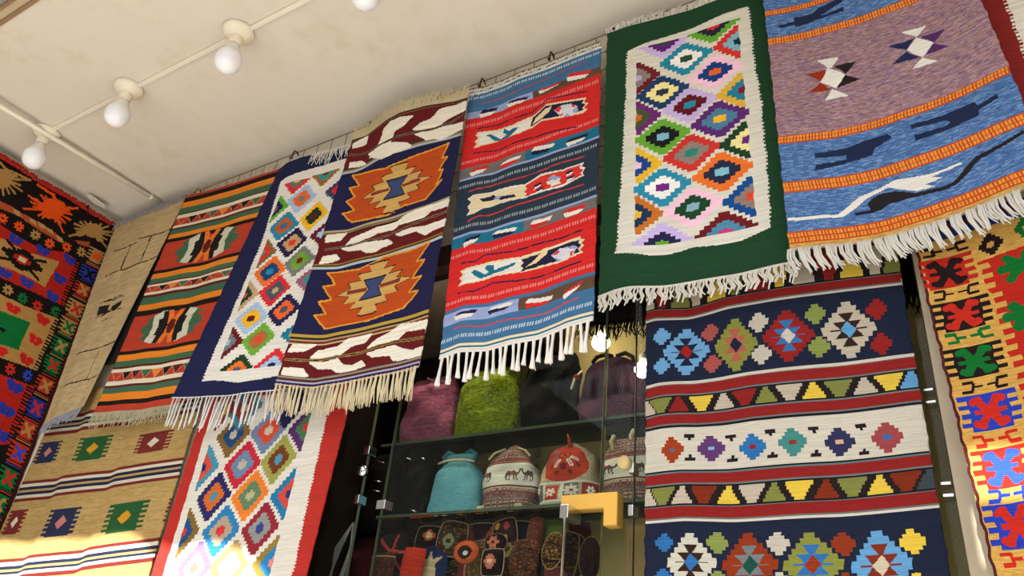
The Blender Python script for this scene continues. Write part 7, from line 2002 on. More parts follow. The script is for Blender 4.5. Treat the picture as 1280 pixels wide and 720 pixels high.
 ('L','15100e',.011,[.9533,.1595,.9411,.1498]),
 ('O','15100e',.938,.1488,.0069,.0043),
 ('L','15100e',.011,[.9533,.1595,.9411,.1692]),
 ('O','15100e',.938,.1702,.0069,.0043),
 ('L','15100e',.011,[.9533,.1595,.9655,.1498]),
 ('O','15100e',.9686,.1488,.0069,.0043),
 ('L','15100e',.011,[.9533,.1595,.9655,.1692]),
 ('O','15100e',.9686,.1702,.0069,.0043),
 ('B','a83018',.1893,.2229,.9293,.9772),
 ('B','a83018',.1893,.1935,.9073,.9992),
 ('B','a83018',.1977,.2019,.9073,.9992),
 ('B','a83018',.2061,.2103,.9073,.9992),
 ('B','a83018',.2145,.2187,.9073,.9992),
 ('B','a83018',.2252,.2275,.9193,.9872),
 ('B','a47c44',.2299,.2322,.9193,.9872),
 ('O','a47c44',.9533,.2061,.0092,.0047),
 ('L','a47c44',.011,[.9533,.2061,.9411,.1977]),
 ('O','a47c44',.938,.1969,.0069,.0037),
 ('L','a47c44',.011,[.9533,.2061,.9411,.2145]),
 ('O','a47c44',.938,.2153,.0069,.0037),
 ('L','a47c44',.011,[.9533,.2061,.9655,.1977]),
 ('O','a47c44',.9686,.1969,.0069,.0037),
 ('L','a47c44',.011,[.9533,.2061,.9655,.2145]),
 ('O','a47c44',.9686,.2153,.0069,.0037),
 ('B','a47c44',.2409,.2799,.9293,.9772),
 ('B','a47c44',.2409,.2457,.9073,.9992),
 ('B','a47c44',.2506,.2555,.9073,.9992),
 ('B','a47c44',.2604,.2653,.9073,.9992),
 ('B','a47c44',.2702,.2751,.9073,.9992),
 ('B','a47c44',.2827,.2854,.9193,.9872),
 ('B','b4281c',.2881,.2908,.9193,.9872),
 ('O','b4281c',.9533,.2604,.0092,.0055),
 ('L','b4281c',.011,[.9533,.2604,.9411,.2506]),
 ('O','b4281c',.938,.2496,.0069,.0043),
 ('L','b4281c',.011,[.9533,.2604,.9411,.2702]),
 ('O','b4281c',.938,.2712,.0069,.0043),
 ('L','b4281c',.011,[.9533,.2604,.9655,.2506]),
 ('O','b4281c',.9686,.2496,.0069,.0043),
 ('L','b4281c',.011,[.9533,.2604,.9655,.2702]),
 ('O','b4281c',.9686,.2712,.0069,.0043),
 ('B','a47c44',.2936,.331,.9293,.9772),
 ('B','a47c44',.2936,.2983,.9073,.9992),
 ('B','a47c44',.303,.3076,.9073,.9992),
 ('B','a47c44',.3123,.317,.9073,.9992),
 ('B','a47c44',.3216,.3263,.9073,.9992),
 ('B','a47c44',.3336,.3362,.9193,.9872),
 ('B','0c6430',.3388,.3414,.9193,.9872),
 ('O','0c6430',.9533,.3123,.0092,.0052),
 ('L','0c6430',.011,[.9533,.3123,.9411,.303]),
 ('O','0c6430',.938,.302,.0069,.0041),
 ('L','0c6430',.011,[.9533,.3123,.9411,.3216]),
 ('O','0c6430',.938,.3226,.0069,.0041),
 ('L','0c6430',.011,[.9533,.3123,.9655,.303]),
 ('O','0c6430',.9686,.302,.0069,.0041),
 ('L','0c6430',.011,[.9533,.3123,.9655,.3216]),
 ('O','0c6430',.9686,.3226,.0069,.0041),
 ('B','0c6430',.3468,.3856,.9293,.9772),
 ('B','0c6430',.3468,.3516,.9073,.9992),
 ('B','0c6430',.3565,.3613,.9073,.9992),
 ('B','0c6430',.3662,.3711,.9073,.9992),
 ('B','0c6430',.3759,.3808,.9073,.9992),
 ('B','0c6430',.3883,.391,.9193,.9872),
 ('B','a47c44',.3937,.3964,.9193,.9872),
 ('O','a47c44',.9533,.3662,.0092,.0054),
 ('L','a47c44',.011,[.9533,.3662,.9411,.3565]),
 ('O','a47c44',.938,.3555,.0069,.0043),
 ('L','a47c44',.011,[.9533,.3662,.9411,.3759]),
 ('O','a47c44',.938,.3769,.0069,.0043),
 ('L','a47c44',.011,[.9533,.3662,.9655,.3565]),
 ('O','a47c44',.9686,.3555,.0069,.0043),
 ('L','a47c44',.011,[.9533,.3662,.9655,.3759]),
 ('O','a47c44',.9686,.3769,.0069,.0043),
 ('B','0c6430',.3992,.4364,.9293,.9772),
 ('B','0c6430',.3992,.4039,.9073,.9992),
 ('B','0c6430',.4085,.4132,.9073,.9992),
 ('B','0c6430',.4178,.4224,.9073,.9992),
 ('B','0c6430',.4271,.4317,.9073,.9992),
 ('B','0c6430',.439,.4415,.9193,.9872),
 ('B','b4281c',.4441,.4467,.9193,.9872),
 ('O','b4281c',.9533,.4178,.0092,.0052),
 ('L','b4281c',.011,[.9533,.4178,.9411,.4085]),
 ('O','b4281c',.938,.4076,.0069,.0041),
 ('L','b4281c',.011,[.9533,.4178,.9411,.4271]),
 ('O','b4281c',.938,.428,.0069,.0041),
 ('L','b4281c',.011,[.9533,.4178,.9655,.4085]),
 ('O','b4281c',.9686,.4076,.0069,.0041),
 ('L','b4281c',.011,[.9533,.4178,.9655,.4271]),
 ('O','b4281c',.9686,.428,.0069,.0041),
 ('B','a83018',.4514,.4892,.9293,.9772),
 ('B','a83018',.4514,.4561,.9073,.9992),
 ('B','a83018',.4609,.4656,.9073,.9992),
 ('B','a83018',.4703,.475,.9073,.9992),
 ('B','a83018',.4798,.4845,.9073,.9992),
 ('B','a83018',.4918,.4945,.9193,.9872),
 ('B','a47c44',.4971,.4997,.9193,.9872),
 ('O','a47c44',.9533,.4703,.0092,.0053),
 ('L','a47c44',.011,[.9533,.4703,.9411,.4608]),
 ('O','a47c44',.938,.4599,.0069,.0042),
 ('L','a47c44',.011,[.9533,.4703,.9411,.4798]),
 ('O','a47c44',.938,.4807,.0069,.0042),
 ('L','a47c44',.011,[.9533,.4703,.9655,.4608]),
 ('O','a47c44',.9686,.4599,.0069,.0042),
 ('L','a47c44',.011,[.9533,.4703,.9655,.4798]),
 ('O','a47c44',.9686,.4807,.0069,.0042),
 ('B','26308c',.5068,.5478,.9293,.9772),
 ('B','26308c',.5068,.5119,.9073,.9992),
 ('B','26308c',.517,.5222,.9073,.9992),
 ('B','26308c',.5273,.5324,.9073,.9992),
 ('B','26308c',.5376,.5427,.9073,.9992),
 ('B','26308c',.5507,.5535,.9193,.9872),
 ('B','b4281c',.5564,.5592,.9193,.9872),
 ('O','b4281c',.9533,.5273,.0092,.0057),
 ('L','b4281c',.011,[.9533,.5273,.9411,.517]),
 ('O','b4281c',.938,.516,.0069,.0045),
 ('L','b4281c',.011,[.9533,.5273,.9411,.5376]),
 ('O','b4281c',.938,.5386,.0069,.0045),
 ('L','b4281c',.011,[.9533,.5273,.9655,.517]),
 ('O','b4281c',.9686,.516,.0069,.0045),
 ('L','b4281c',.011,[.9533,.5273,.9655,.5376]),
 ('O','b4281c',.9686,.5386,.0069,.0045),
 ('B','a83018',.5622,.6016,.9293,.9772),
 ('B','a83018',.5622,.5672,.9073,.9992),
 ('B','a83018',.5721,.577,.9073,.9992),
 ('B','a83018',.5819,.5868,.9073,.9992),
 ('B','a83018',.5917,.5966,.9073,.9992),
 ('B','a83018',.6043,.607,.9193,.9872),
 ('B','a47c44',.6097,.6125,.9193,.9872),
 ('O','a47c44',.9533,.5819,.0092,.0055),
 ('L','a47c44',.011,[.9533,.5819,.9411,.5721]),
 ('O','a47c44',.938,.5711,.0069,.0043),
 ('L','a47c44',.011,[.9533,.5819,.9411,.5917]),
 ('O','a47c44',.938,.5927,.0069,.0043),
 ('L','a47c44',.011,[.9533,.5819,.9655,.5721]),
 ('O','a47c44',.9686,.5711,.0069,.0043),
 ('L','a47c44',.011,[.9533,.5819,.9655,.5917]),
 ('O','a47c44',.9686,.5927,.0069,.0043),
 ('B','a83018',.6177,.6579,.9293,.9772),
 ('B','a83018',.6177,.6227,.9073,.9992),
 ('B','a83018',.6277,.6328,.9073,.9992),
 ('B','a83018',.6378,.6428,.9073,.9992),
 ('B','a83018',.6479,.6529,.9073,.9992),
 ('B','a83018',.6607,.6635,.9193,.9872),
 ('B','2c40b0',.6663,.6691,.9193,.9872),
 ('O','2c40b0',.9533,.6378,.0092,.0056),
 ('L','2c40b0',.011,[.9533,.6378,.9411,.6277]),
 ('O','2c40b0',.938,.6267,.0069,.0044),
 ('L','2c40b0',.011,[.9533,.6378,.9411,.6479]),
 ('O','2c40b0',.938,.6489,.0069,.0044),
 ('L','2c40b0',.011,[.9533,.6378,.9655,.6277]),
 ('O','2c40b0',.9686,.6267,.0069,.0044),
 ('L','2c40b0',.011,[.9533,.6378,.9655,.6479]),
 ('O','2c40b0',.9686,.6489,.0069,.0044),
 ('B','0c6430',.6755,.7179,.9293,.9772),
 ('B','0c6430',.6755,.6808,.9073,.9992),
 ('B','0c6430',.6861,.6914,.9073,.9992),
 ('B','0c6430',.6967,.702,.9073,.9992),
 ('B','0c6430',.7073,.7126,.9073,.9992),
 ('B','0c6430',.7208,.7238,.9193,.9872),
 ('B','b4281c',.7267,.7297,.9193,.9872),
 ('O','b4281c',.9533,.6967,.0092,.0059),
 ('L','b4281c',.011,[.9533,.6967,.9411,.6861]),
 ('O','b4281c',.938,.685,.0069,.0047),
 ('L','b4281c',.011,[.9533,.6967,.9411,.7073]),
 ('O','b4281c',.938,.7084,.0069,.0047),
 ('L','b4281c',.011,[.9533,.6967,.9655,.6861]),
 ('O','b4281c',.9686,.685,.0069,.0047),
 ('L','b4281c',.011,[.9533,.6967,.9655,.7073]),
 ('O','b4281c',.9686,.7084,.0069,.0047),
 ('B','0c6430',.7325,.7729,.9293,.9772),
 ('B','0c6430',.7325,.7376,.9073,.9992),
 ('B','0c6430',.7426,.7477,.9073,.9992),
 ('B','0c6430',.7527,.7577,.9073,.9992),
 ('B','0c6430',.7628,.7678,.9073,.9992),
 ('B','0c6430',.7757,.7785,.9193,.9872),
 ('B','a47c44',.7813,.7841,.9193,.9872),
 ('O','a47c44',.9533,.7527,.0092,.0056),
 ('L','a47c44',.011,[.9533,.7527,.9411,.7426]),
 ('O','a47c44',.938,.7416,.0069,.0044),
 ('L','a47c44',.011,[.9533,.7527,.9411,.7628]),
 ('O','a47c44',.938,.7638,.0069,.0044),
 ('L','a47c44',.011,[.9533,.7527,.9655,.7426]),
 ('O','a47c44',.9686,.7416,.0069,.0044),
 ('L','a47c44',.011,[.9533,.7527,.9655,.7628]),
 ('O','a47c44',.9686,.7638,.0069,.0044),
 ('B','15100e',.1413,.1455,.8753,.9053),
 ('B','15100e',.1494,.1536,.8758,.9058),
 ('B','15100e',.1576,.1618,.8763,.9063),
 ('B','15100e',.1657,.1699,.8767,.9067),
 ('B','15100e',.1738,.178,.8772,.9072),
 ('B','15100e',.1819,.1861,.8777,.9077),
 ('B','15100e',.1901,.1943,.8782,.9082),
 ('B','15100e',.1982,.2024,.8786,.9086),
 ('B','15100e',.2063,.2105,.8791,.9091),
 ('B','15100e',.2144,.2186,.8796,.9096),
 ('B','15100e',.2226,.2268,.8801,.9101),
 ('B','15100e',.2307,.2349,.8805,.9105),
 ('B','15100e',.2388,.243,.881,.911),
 ('B','15100e',.2469,.2511,.8815,.9115),
 ('B','15100e',.2551,.2593,.882,.912),
 ('B','15100e',.2632,.2674,.8824,.9124),
 ('B','15100e',.2713,.2755,.8831,.9131),
 ('B','15100e',.2794,.2836,.8841,.9141),
 ('B','15100e',.2876,.2918,.8851,.9151),
 ('B','15100e',.2957,.2999,.8861,.9161),
 ('B','15100e',.3038,.308,.8869,.9169),
 ('B','15100e',.3119,.3161,.8866,.9166),
 ('B','15100e',.3201,.3243,.8862,.9162),
 ('B','15100e',.3282,.3324,.8859,.9159),
 ('B','15100e',.3363,.3405,.8856,.9156),
 ('B','15100e',.3444,.3486,.8852,.9152),
 ('B','15100e',.3526,.3568,.8849,.9149),
 ('B','15100e',.3607,.3649,.8846,.9146),
 ('B','15100e',.3688,.373,.8842,.9142),
 ('B','15100e',.3769,.3811,.8839,.9139),
 ('B','15100e',.3851,.3893,.8836,.9136),
 ('B','15100e',.3932,.3974,.8832,.9132),
 ('B','15100e',.4013,.4055,.8829,.9129),
 ('B','15100e',.4094,.4136,.8826,.9126),
 ('B','15100e',.4176,.4218,.8822,.9122),
 ('B','15100e',.4257,.4299,.8819,.9119),
 ('B','15100e',.4338,.438,.8816,.9116),
 ('B','15100e',.4419,.4461,.8812,.9112),
 ('B','15100e',.4501,.4543,.8812,.9112),
 ('B','15100e',.4582,.4624,.8821,.9121),
 ('B','15100e',.4663,.4705,.883,.913),
 ('B','15100e',.4744,.4786,.8839,.9139),
 ('B','15100e',.4826,.4868,.8848,.9148),
 ('B','15100e',.4907,.4949,.8852,.9152),
 ('B','15100e',.4988,.503,.8853,.9153),
 ('B','15100e',.5069,.5111,.8855,.9155),
 ('B','15100e',.515,.5192,.8856,.9156),
 ('B','15100e',.5232,.5274,.8857,.9157),
 ('B','15100e',.5313,.5355,.8858,.9158),
 ('B','15100e',.5394,.5436,.886,.916),
 ('B','15100e',.5475,.5517,.8861,.9161),
 ('B','15100e',.5557,.5599,.8862,.9162),
 ('B','15100e',.5638,.568,.8863,.9163),
 ('B','15100e',.5719,.5761,.8864,.9164),
 ('B','15100e',.58,.5842,.8866,.9166),
 ('B','15100e',.5882,.5924,.8867,.9167),
 ('B','15100e',.5963,.6005,.8868,.9168),
 ('B','15100e',.6044,.6086,.8869,.9169),
 ('B','15100e',.6125,.6167,.8871,.9171),
 ('B','15100e',.6207,.6249,.8872,.9172),
 ('B','3c1414',0,1,.985,1.01)])

# ---------------------------------------------------------------- hanging textiles
GRID = dict(blue_red=(190, 370), green=(220, 390), navy=(155, 340), orange=(175, 370), striped=(155, 330), tan_narrow=(90, 300), tan_squares=(230, 340),
            red_diamond=(230, 360), kilim=(340, 480), lavender=(300, 460), red_white=(110, 200), gold=(200, 400), wall_rug=(250, 420))
LABEL = dict(
    blue_red='long wool rug striped blue, red and slate with three cream medallions and white tassels',
    green='cotton rug with a dark green border round white ground and coloured stepped diamonds',
    navy='cotton rug with a navy border round white ground and coloured stepped diamonds',
    orange='navy rug with two orange medallions between maroon and white hexagon bands, cream fringe',
    striped='brick red rug with orange, green and black stripes and two star medallions',
    tan_narrow='plain tan rug with thin black cracked lines and grey fringe, hanging in the corner',
    tan_squares='tan flat-weave rug with toothed navy, green and maroon squares and thin striped bands',
    red_diamond='white rug of stepped diamonds with a bright red border, hung below the navy bordered one',
    kilim='large navy kilim with red bands, triangle rows and big stepped diamonds beside the shop glass',
    lavender='mauve and denim blue rug with orange stripes, bow tie motifs and a white bird',
    red_white='dark red bordered white rug, mostly out of view at the top right corner',
    gold='golden rug with a column of red, black and blue tiles hanging on the pillar',
    wall_rug='black and red rug with tan panels and orange palm figures on the left wall')

def cloth_mesh(name, r, nx, ny, im, thick=.0035):
    """fine front sheet with one face per weave cell, a rim and a coarser back sheet"""
    org = np.array(r['corners'], float).mean(0); org[2] = float(np.array(r['corners'])[:, 2].min())
    nrm = np.array(r['normal'], float)
    U, V = np.meshgrid(np.linspace(0, 1, nx + 1), np.linspace(0, 1, ny + 1))
    P = rug_point(r, U, V)
    side = np.cross(nrm, [0, 0, 1.0])
    wob = .0012 * np.sin(V * 71 + r.get('phase', 0)) + .0008 * np.sin(V * 173)
    P = P + side * wob[..., None]
    idx = np.arange((nx + 1) * (ny + 1)).reshape(ny + 1, nx + 1)
    q = np.stack([idx[1:, :-1], idx[1:, 1:], idx[:-1, 1:], idx[:-1, :-1]], -1).reshape(-1, 4)
    col = im.reshape(-1, 3)
    # rim
    bi = np.concatenate([idx[0, :], idx[1:, -1], idx[-1, -2::-1], idx[-2:0:-1, 0]])
    flat = P.reshape(-1, 3)
    rim = flat[bi] - nrm * thick
    n0 = len(flat); nb = len(bi)
    k = np.arange(nb); k2 = (k + 1) % nb
    rq = np.stack([bi[k], bi[k2], n0 + k2, n0 + k], -1)
    cy = np.clip(bi // (nx + 1), 0, ny - 1); cx = np.clip(bi % (nx + 1), 0, nx - 1)
    rc = im[cy, cx]
    # back
    bx, by = 14, 28
    BU, BV = np.meshgrid(np.linspace(0, 1, bx + 1), np.linspace(0, 1, by + 1))
    BP = rug_point(r, BU, BV) - nrm * thick
    ib = n0 + nb + np.arange((bx + 1) * (by + 1)).reshape(by + 1, bx + 1)
    bq = np.stack([ib[:-1, :-1], ib[:-1, 1:], ib[1:, 1:], ib[1:, :-1]], -1).reshape(-1, 4)
    sy = ((np.arange(by) + .5) / by * ny).astype(int); sx = ((np.arange(bx) + .5) / bx * nx).astype(int)
    bc = im[np.ix_(sy, sx)].reshape(-1, 3)
    allv = np.concatenate([flat, rim, BP.reshape(-1, 3)]) - org
    faces = np.concatenate([q, rq, bq]); cols = np.concatenate([col, rc, bc])
    return grid_mesh(name, allv, faces, cols), org

def grid_mesh(name, verts, quads, cols):
    me = bpy.data.meshes.new(name)
    me.vertices.add(len(verts)); me.vertices.foreach_set('co', np.ascontiguousarray(verts, np.float32).ravel())
    me.loops.add(quads.size); me.loops.foreach_set('vertex_index', quads.ravel().astype(np.int32))
    me.polygons.add(len(quads)); me.polygons.foreach_set('loop_start', np.arange(0, quads.size, 4, dtype=np.int32))
    me.polygons.foreach_set('use_smooth', np.ones(len(quads), bool))
    me.update(calc_edges=True)
    a = me.attributes.new('weave', 'FLOAT_COLOR', 'FACE')
    c = np.ones((len(quads), 4), np.float32); c[:, :3] = lin(cols) * ALB
    a.data.foreach_set('color', c.ravel())
    return me

ALB = 1.0
TONE = dict(kilim=.80, red_diamond=.84, tan_squares=.90, gold=.88)   # darkens the colours of the lower cloths

def tassel_mesh(kind, L, rnd):
    bm = bmesh.new()
    R_ = lambda s: rnd.uniform(-s, s)
    if kind == 'bell':
        a = R_(.004)
        tube_bm(bm, [(0, 0, .004), (0, -.001, -.004), (a * .3, -.001, -L * .35), (a * .7, -.001, -L * .7), (a, -.001, -L * (1 + R_(.06)))], [.0032, .0042, .0034, .0046, .0072], 6)
        tube_bm(bm, [(a * .7, -.001, -L * .72), (a + .006 + R_(.003), -.002, -L * 1.04)], [.002, .001], 4)
    elif kind == 'cord':
        a = R_(.006); b = R_(.006)
        tube_bm(bm, [(0, 0, .003), (a * .3, -.002, -L * .35), (a * .7, -.001, -L * .7), (a, -.002, -L * (.97 + R_(.06)))], [.0028, .003, .003, .0038], 5)
        tube_bm(bm, [(a, -.002, -L * .92), (a + R_(.007), -.003, -L * (1.08 + R_(.05)))], [.003, .0016], 4)
    elif kind == 'bunch':
        tube_bm(bm, [(0, 0, .003), (0, -.002, -.007)], [.0036, .004], 5)
        for k in range(5):
            x = (k - 2) * .0021; e = x * 1.5 + R_(.004)
            tube_bm(bm, [(x * .4, -.001, -.004), (x * .9 + R_(.001), -.003 + R_(.002), -L * .45), (e, -.002 + R_(.002), -L * (.95 + R_(.09)))], [.0019, .0021, .0013], 4, False)
    elif kind == 'curl':
        for k in range(3):
            s = rnd.choice((-1, 1)); x = (k - 1) * .0035
            tube_bm(bm, [(x, 0, .002), (x + s * .004 + R_(.003), -.004, -L * .3), (x - s * .003, -.005, -L * .62), (x + s * .005 + R_(.004), -.003, -L * (.92 + R_(.2)))], [.0022, .0023, .0021, .0016], 4, False)
    elif kind == 'loop':
        for k in range(3):
            s = (k - 1) * .0026
            tube_bm(bm, [(s, .0, .002), (s - .004, -.007, .001 - .1 * L), (s - .003 + R_(.002), -.008, -L * .45), (s + .004 + R_(.003), -.004, -L * .8), (s + .009 + R_(.004), -.002, -L * (1. + R_(.12)))], [.0022, .0026, .0026, .0022, .0014], 4, False)
    return mesh('tassel', bm, True)

def stuff(o): o['kind'] = 'stuff'; return o

def loose_threads(name, r, m, parent, n, length, v=0.0, up=0.0, rad=.0011, seed=0, u0=0, u1=1, curl=.4):
    """many thin yarn ends along an edge of the cloth, one joined part"""
    rnd = random.Random(seed); bm = bmesh.new(); o = np.array(parent.location)
    nrm = np.array(r['normal'])
    side = np.cross(nrm, [0, 0, 1.0])
    for k in range(n):
        u = u0 + (u1 - u0) * (k + rnd.random()) / n
        p = rug_point(r, np.array(u), np.array(v)) - o + nrm * .001
        L = length * rnd.uniform(.6, 1.2); d = -1 if up <= 0 else 1
        s1, s2 = rnd.uniform(-curl, curl) * L, rnd.uniform(-curl, curl) * L
        pts = [p, p + nrm * .004 + side * s1 * .4 + np.array([0, 0, d * L * .5]), p + nrm * .004 + side * s2 + np.array([0, 0, d * L])]
        tube_bm(bm, pts, [rad * 1.2, rad, rad * .7], 3, False)
    return stuff(link(name, mesh(name, bm, True), m, parent))

RUG_OBJ = {}
def build_rug(key):
    r = RUG[key]; nx, ny = GRID[key]
    W, H = r['size']
    im = weave(nx, ny, W, H, r['bg'], r['ops'], seed=len(key) * 7 + 1)
    r['phase'] = (sum(map(ord, key)) % 63) / 10
    if key == 'wall_rug':                           # the field repeats, mirrored, towards the street
        im[:, :int(nx * .42)] = im[:, int(nx * .42) + 1:int(nx * .42) * 2 + 1][:, ::-1]
    im = im * TONE.get(key, 1.0) ** .45
    me, org = cloth_mesh('rug', r, nx, ny, im)
    o = link('rug', me, CLOTH, None, org)
    tag(o, LABEL[key], 'rug', None)
    RUG_OBJ[key] = o
    t = r.get('tassel')
    if t:
        rnd = random.Random(key)
        ms = [tassel_mesh(t['kind'], t['len'], rnd) for _ in range(4)]
        cm = mat('tassel_' + key, t['col'], .9)
        for m_ in ms: m_.materials.append(cm)
        n = t['n']
        for i in range(n):
            u = (i + .5 + rnd.uniform(-.18, .18)) / n
            p = rug_point(r, np.array(u), np.array(.999)) - org
            c = link('tassel', ms[rnd.randrange(4)], None, o, p + np.array(r['normal']) * .001)
            c.rotation_euler = (rnd.uniform(-.06, .06), rnd.uniform(-.12, .12) - .03, rnd.uniform(-.5, .5))
            s = rnd.uniform(.9, 1.12); c.scale = (s, s, s)
        pts = [rug_point(r, np.array(u), np.array(.998)) - org + np.array(r['normal']) * .001 for u in np.linspace(0, 1, 40)]
        tube('edge_cord', pts, .0032 if key in ('blue_red', 'green') else .002, cm, o, 5, (0, 0, 0))
    f = r.get('fringe')
    if f:
        loose_threads('fringe', r, mat('fringe_' + key, f['col'], .95), o, f['n'] * 2, f['len'], 1.0, 0, .0012, 3, curl=.18)
    return o

for key in ('wall_rug', 'tan_squares', 'tan_narrow', 'striped', 'red_diamond', 'navy', 'orange', 'blue_red', 'kilim', 'green', 'lavender', 'red_white', 'gold'):
    build_rug(key)

WHITE_Y = mat('white_yarn', 'd8d4ca', .95); CREAM_Y = mat('cream_yarn', 'c8b892', .95); GREY_Y = mat('grey_yarn', '8a8c94', .95); RED_Y = mat('red_yarn', '9c1c14', .95); TAN_Y = mat('tan_yarn', 'a0906c', .95)
loose_threads('top_fringe', RUG['green'], WHITE_Y, RUG_OBJ['green'], 110, .022, .002, 1, .0012, 1, curl=.9)
loose_threads('top_fringe', RUG['orange'], CREAM_Y, RUG_OBJ['orange'], 300, .05, .004, 1, .0013, 2, curl=.5)
loose_threads('top_fringe', RUG['blue_red'], WHITE_Y, RUG_OBJ['blue_red'], 90, .026, .006, 0, .0013, 3, curl=1.2)
loose_threads('top_fringe', RUG['navy'], WHITE_Y, RUG_OBJ['navy'], 46, .06, -.005, 0, .0018, 4, .42, .95, .35)
loose_threads('top_fringe', RUG['striped'], TAN_Y, RUG_OBJ['striped'], 60, .026, .0, 1, .0013, 5, curl=1.1)
loose_threads('top_fringe', RUG['tan_narrow'], GREY_Y, RUG_OBJ['tan_narrow'], 90, .042, -.012, 0, .0014, 6, curl=.5)
loose_threads('bottom_edge_threads', RUG['red_diamond'], WHITE_Y, RUG_OBJ['red_diamond'], 30, .02, .999, 0, .001, 8)

# red wool tufts along the top edge of the left wall rug
def tufts():
    r = RUG['wall_rug']; o = RUG_OBJ['wall_rug']; rnd = random.Random(9)
    for k in range(15):
        bm = bmesh.new(); u = .30 + .70 * (k + .5) / 15
        p = rug_point(r, np.array(u), np.array(.004)) - np.array(o.location)
        for j in range(16):
            dy = rnd.uniform(-.027, .027)
            b = Vector(p) + Vector((.003, dy, 0))
            tube_bm(bm, [b, b + Vector((.006, rnd.uniform(-.006, .006), 0.006)), b + Vector((.008, rnd.uniform(-.014, .014), rnd.uniform(.008, .02)))], [.0052, .005, .003], 4, False)
        link('tuft', mesh('tuft', bm, True), RED_Y, o)
tufts()

# half hidden dark textiles
def plain_cloth(name, label, corners, m, cat='shawl', fr=0, normal=(0, -1, 0)):
    r = dict(corners=corners, normal=normal, phase=1.0, ripple=.0012)
    nx, ny = 30, 40
    me, org = cloth_mesh(name, r, nx, ny, np.full((ny, nx, 3), .05))
    me.materials.append(m)
    o = link(name, me, None, None, org)
    tag(o, label, cat)
    if fr: loose_threads('fringe', r, m, o, 260, fr, .995, 0, .002, 4, curl=.3)
    return o
plain_cloth('shawl', 'black fringed shawl hanging behind the green bordered rug inside the glass', [(-.95, .10, 2.86), (-.115, .10, 2.86), (-.115, .11, 2.42), (-.95, .11, 2.50)], BLACK, 'shawl', .05)
plain_cloth('rug', 'narrow black edge of a rug hanging behind the tan and brick red rugs', [(-2.80, -.038, 3.36), (-2.6, -.038, 3.35), (-2.7, -.038, 2.62), (-2.97, -.038, 2.64)], BLACK, 'rug')

# ---------------------------------------------------------------- wire mesh panels, hooks
def mesh_panel(name, label, x0, x1, zs, step, wall='back', z0=2.80):
    p = empty(name, ((x0 + x1) / 2, -.018, z0) if wall == 'back' else (XW + .018, (x0 + x1) / 2, z0)); tag(p, label, 'wire mesh')
    L = (x1 - x0)
    def seg(a, b):
        bm = bmesh.new(); tube_bm(bm, [a, b], .0014, 5); return mesh('wire', bm, True)
    hm = seg((-L / 2, 0, 0), (L / 2, 0, 0)) if wall == 'back' else seg((0, -L / 2, 0), (0, L / 2, 0))
    zt = zs[0]
    vm = seg((0, 0, 0), (0, 0, zt - z0))
    for z in zs: link('wire', hm, RUST, p, (0, 0, z - z0))
    n = int(L / step)
    for k in range(n + 1):
        d = -L / 2 + k * step
        link('wire', vm, RUST, p, (d, 0, 0) if wall == 'back' else (0, d, 0))
    return p
mesh_panel('wire_mesh_panel', 'long rusty wire mesh panel under the ceiling from which the upper rugs hang', -3.33, .72, [3.438 - .0745 * k for k in range(9)], .0745)
mesh_panel('wire_mesh_panel', 'short rusty wire mesh panel along the top of the left wall', -1.0, -.05, [3.42 - .0745 * k for k in range(5)], .0745, 'left', 3.1)

def hook(loc, label, rz=0):
    bm = bmesh.new()
    pts = [(.0, .022, .002), (0, .012, .012), (0, -.002, .010), (0, -.006, -.01), (.003, -.008, -.034), (.004, -.014, -.040), (.004, -.02, -.034)]
    tube_bm(bm, pts, .0028, 6)
    o = link('hook', mesh('hook', bm, True), mat('dark_hook', '3a2c24', .6, .5), None, loc); o.rotation_euler.z = rz
    tag(o, label, 'hook')
for x, lab in ((-2.745, 'dark wire hook where the tan and brick red rugs meet'), (-2.165, 'dark wire hook at the top left corner of the navy bordered rug'), (-1.775, 'dark wire hook at the top left corner of the orange medallion rug'),
               (-1.285, 'dark wire hook at the top left corner of the blue and red rug'), (-1.02, 'dark wire hook above the middle of the blue and red rug'), (-.80, 'dark wire hook at the top left corner of the green bordered rug')):
    hook((x, -.04, 3.415), lab)
hook((-3.315, -.18, 3.405), 'dark wire hook on the left wall beside the scrap of white plastic', 1.5)
bm = bmesh.new()
for a in ((0, 0, 0), (.075, .014, .004), (.082, .05, .0), (.03, .062, -.006), (-.012, .03, -.004)): bm.verts.new(a)
bm.faces.new(bm.verts[:]); g = bmesh.ops.extrude_face_region(bm, geom=bm.faces[:])
bmesh.ops.translate(bm, verts=[v for v in g['geom'] if isinstance(v, bmesh.types.BMVert)], vec=(0, 0, .003))
s = link('plastic_scrap', mesh('plastic_scrap', bm), mat('white_plastic', 'd6d0c4', .4), None, (-3.27, -.215, 3.437)); s.rotation_euler = (.25, .3, 1.2)
tag(s, 'crumpled scrap of white plastic caught near the ceiling above the left wall rug', 'plastic scrap')

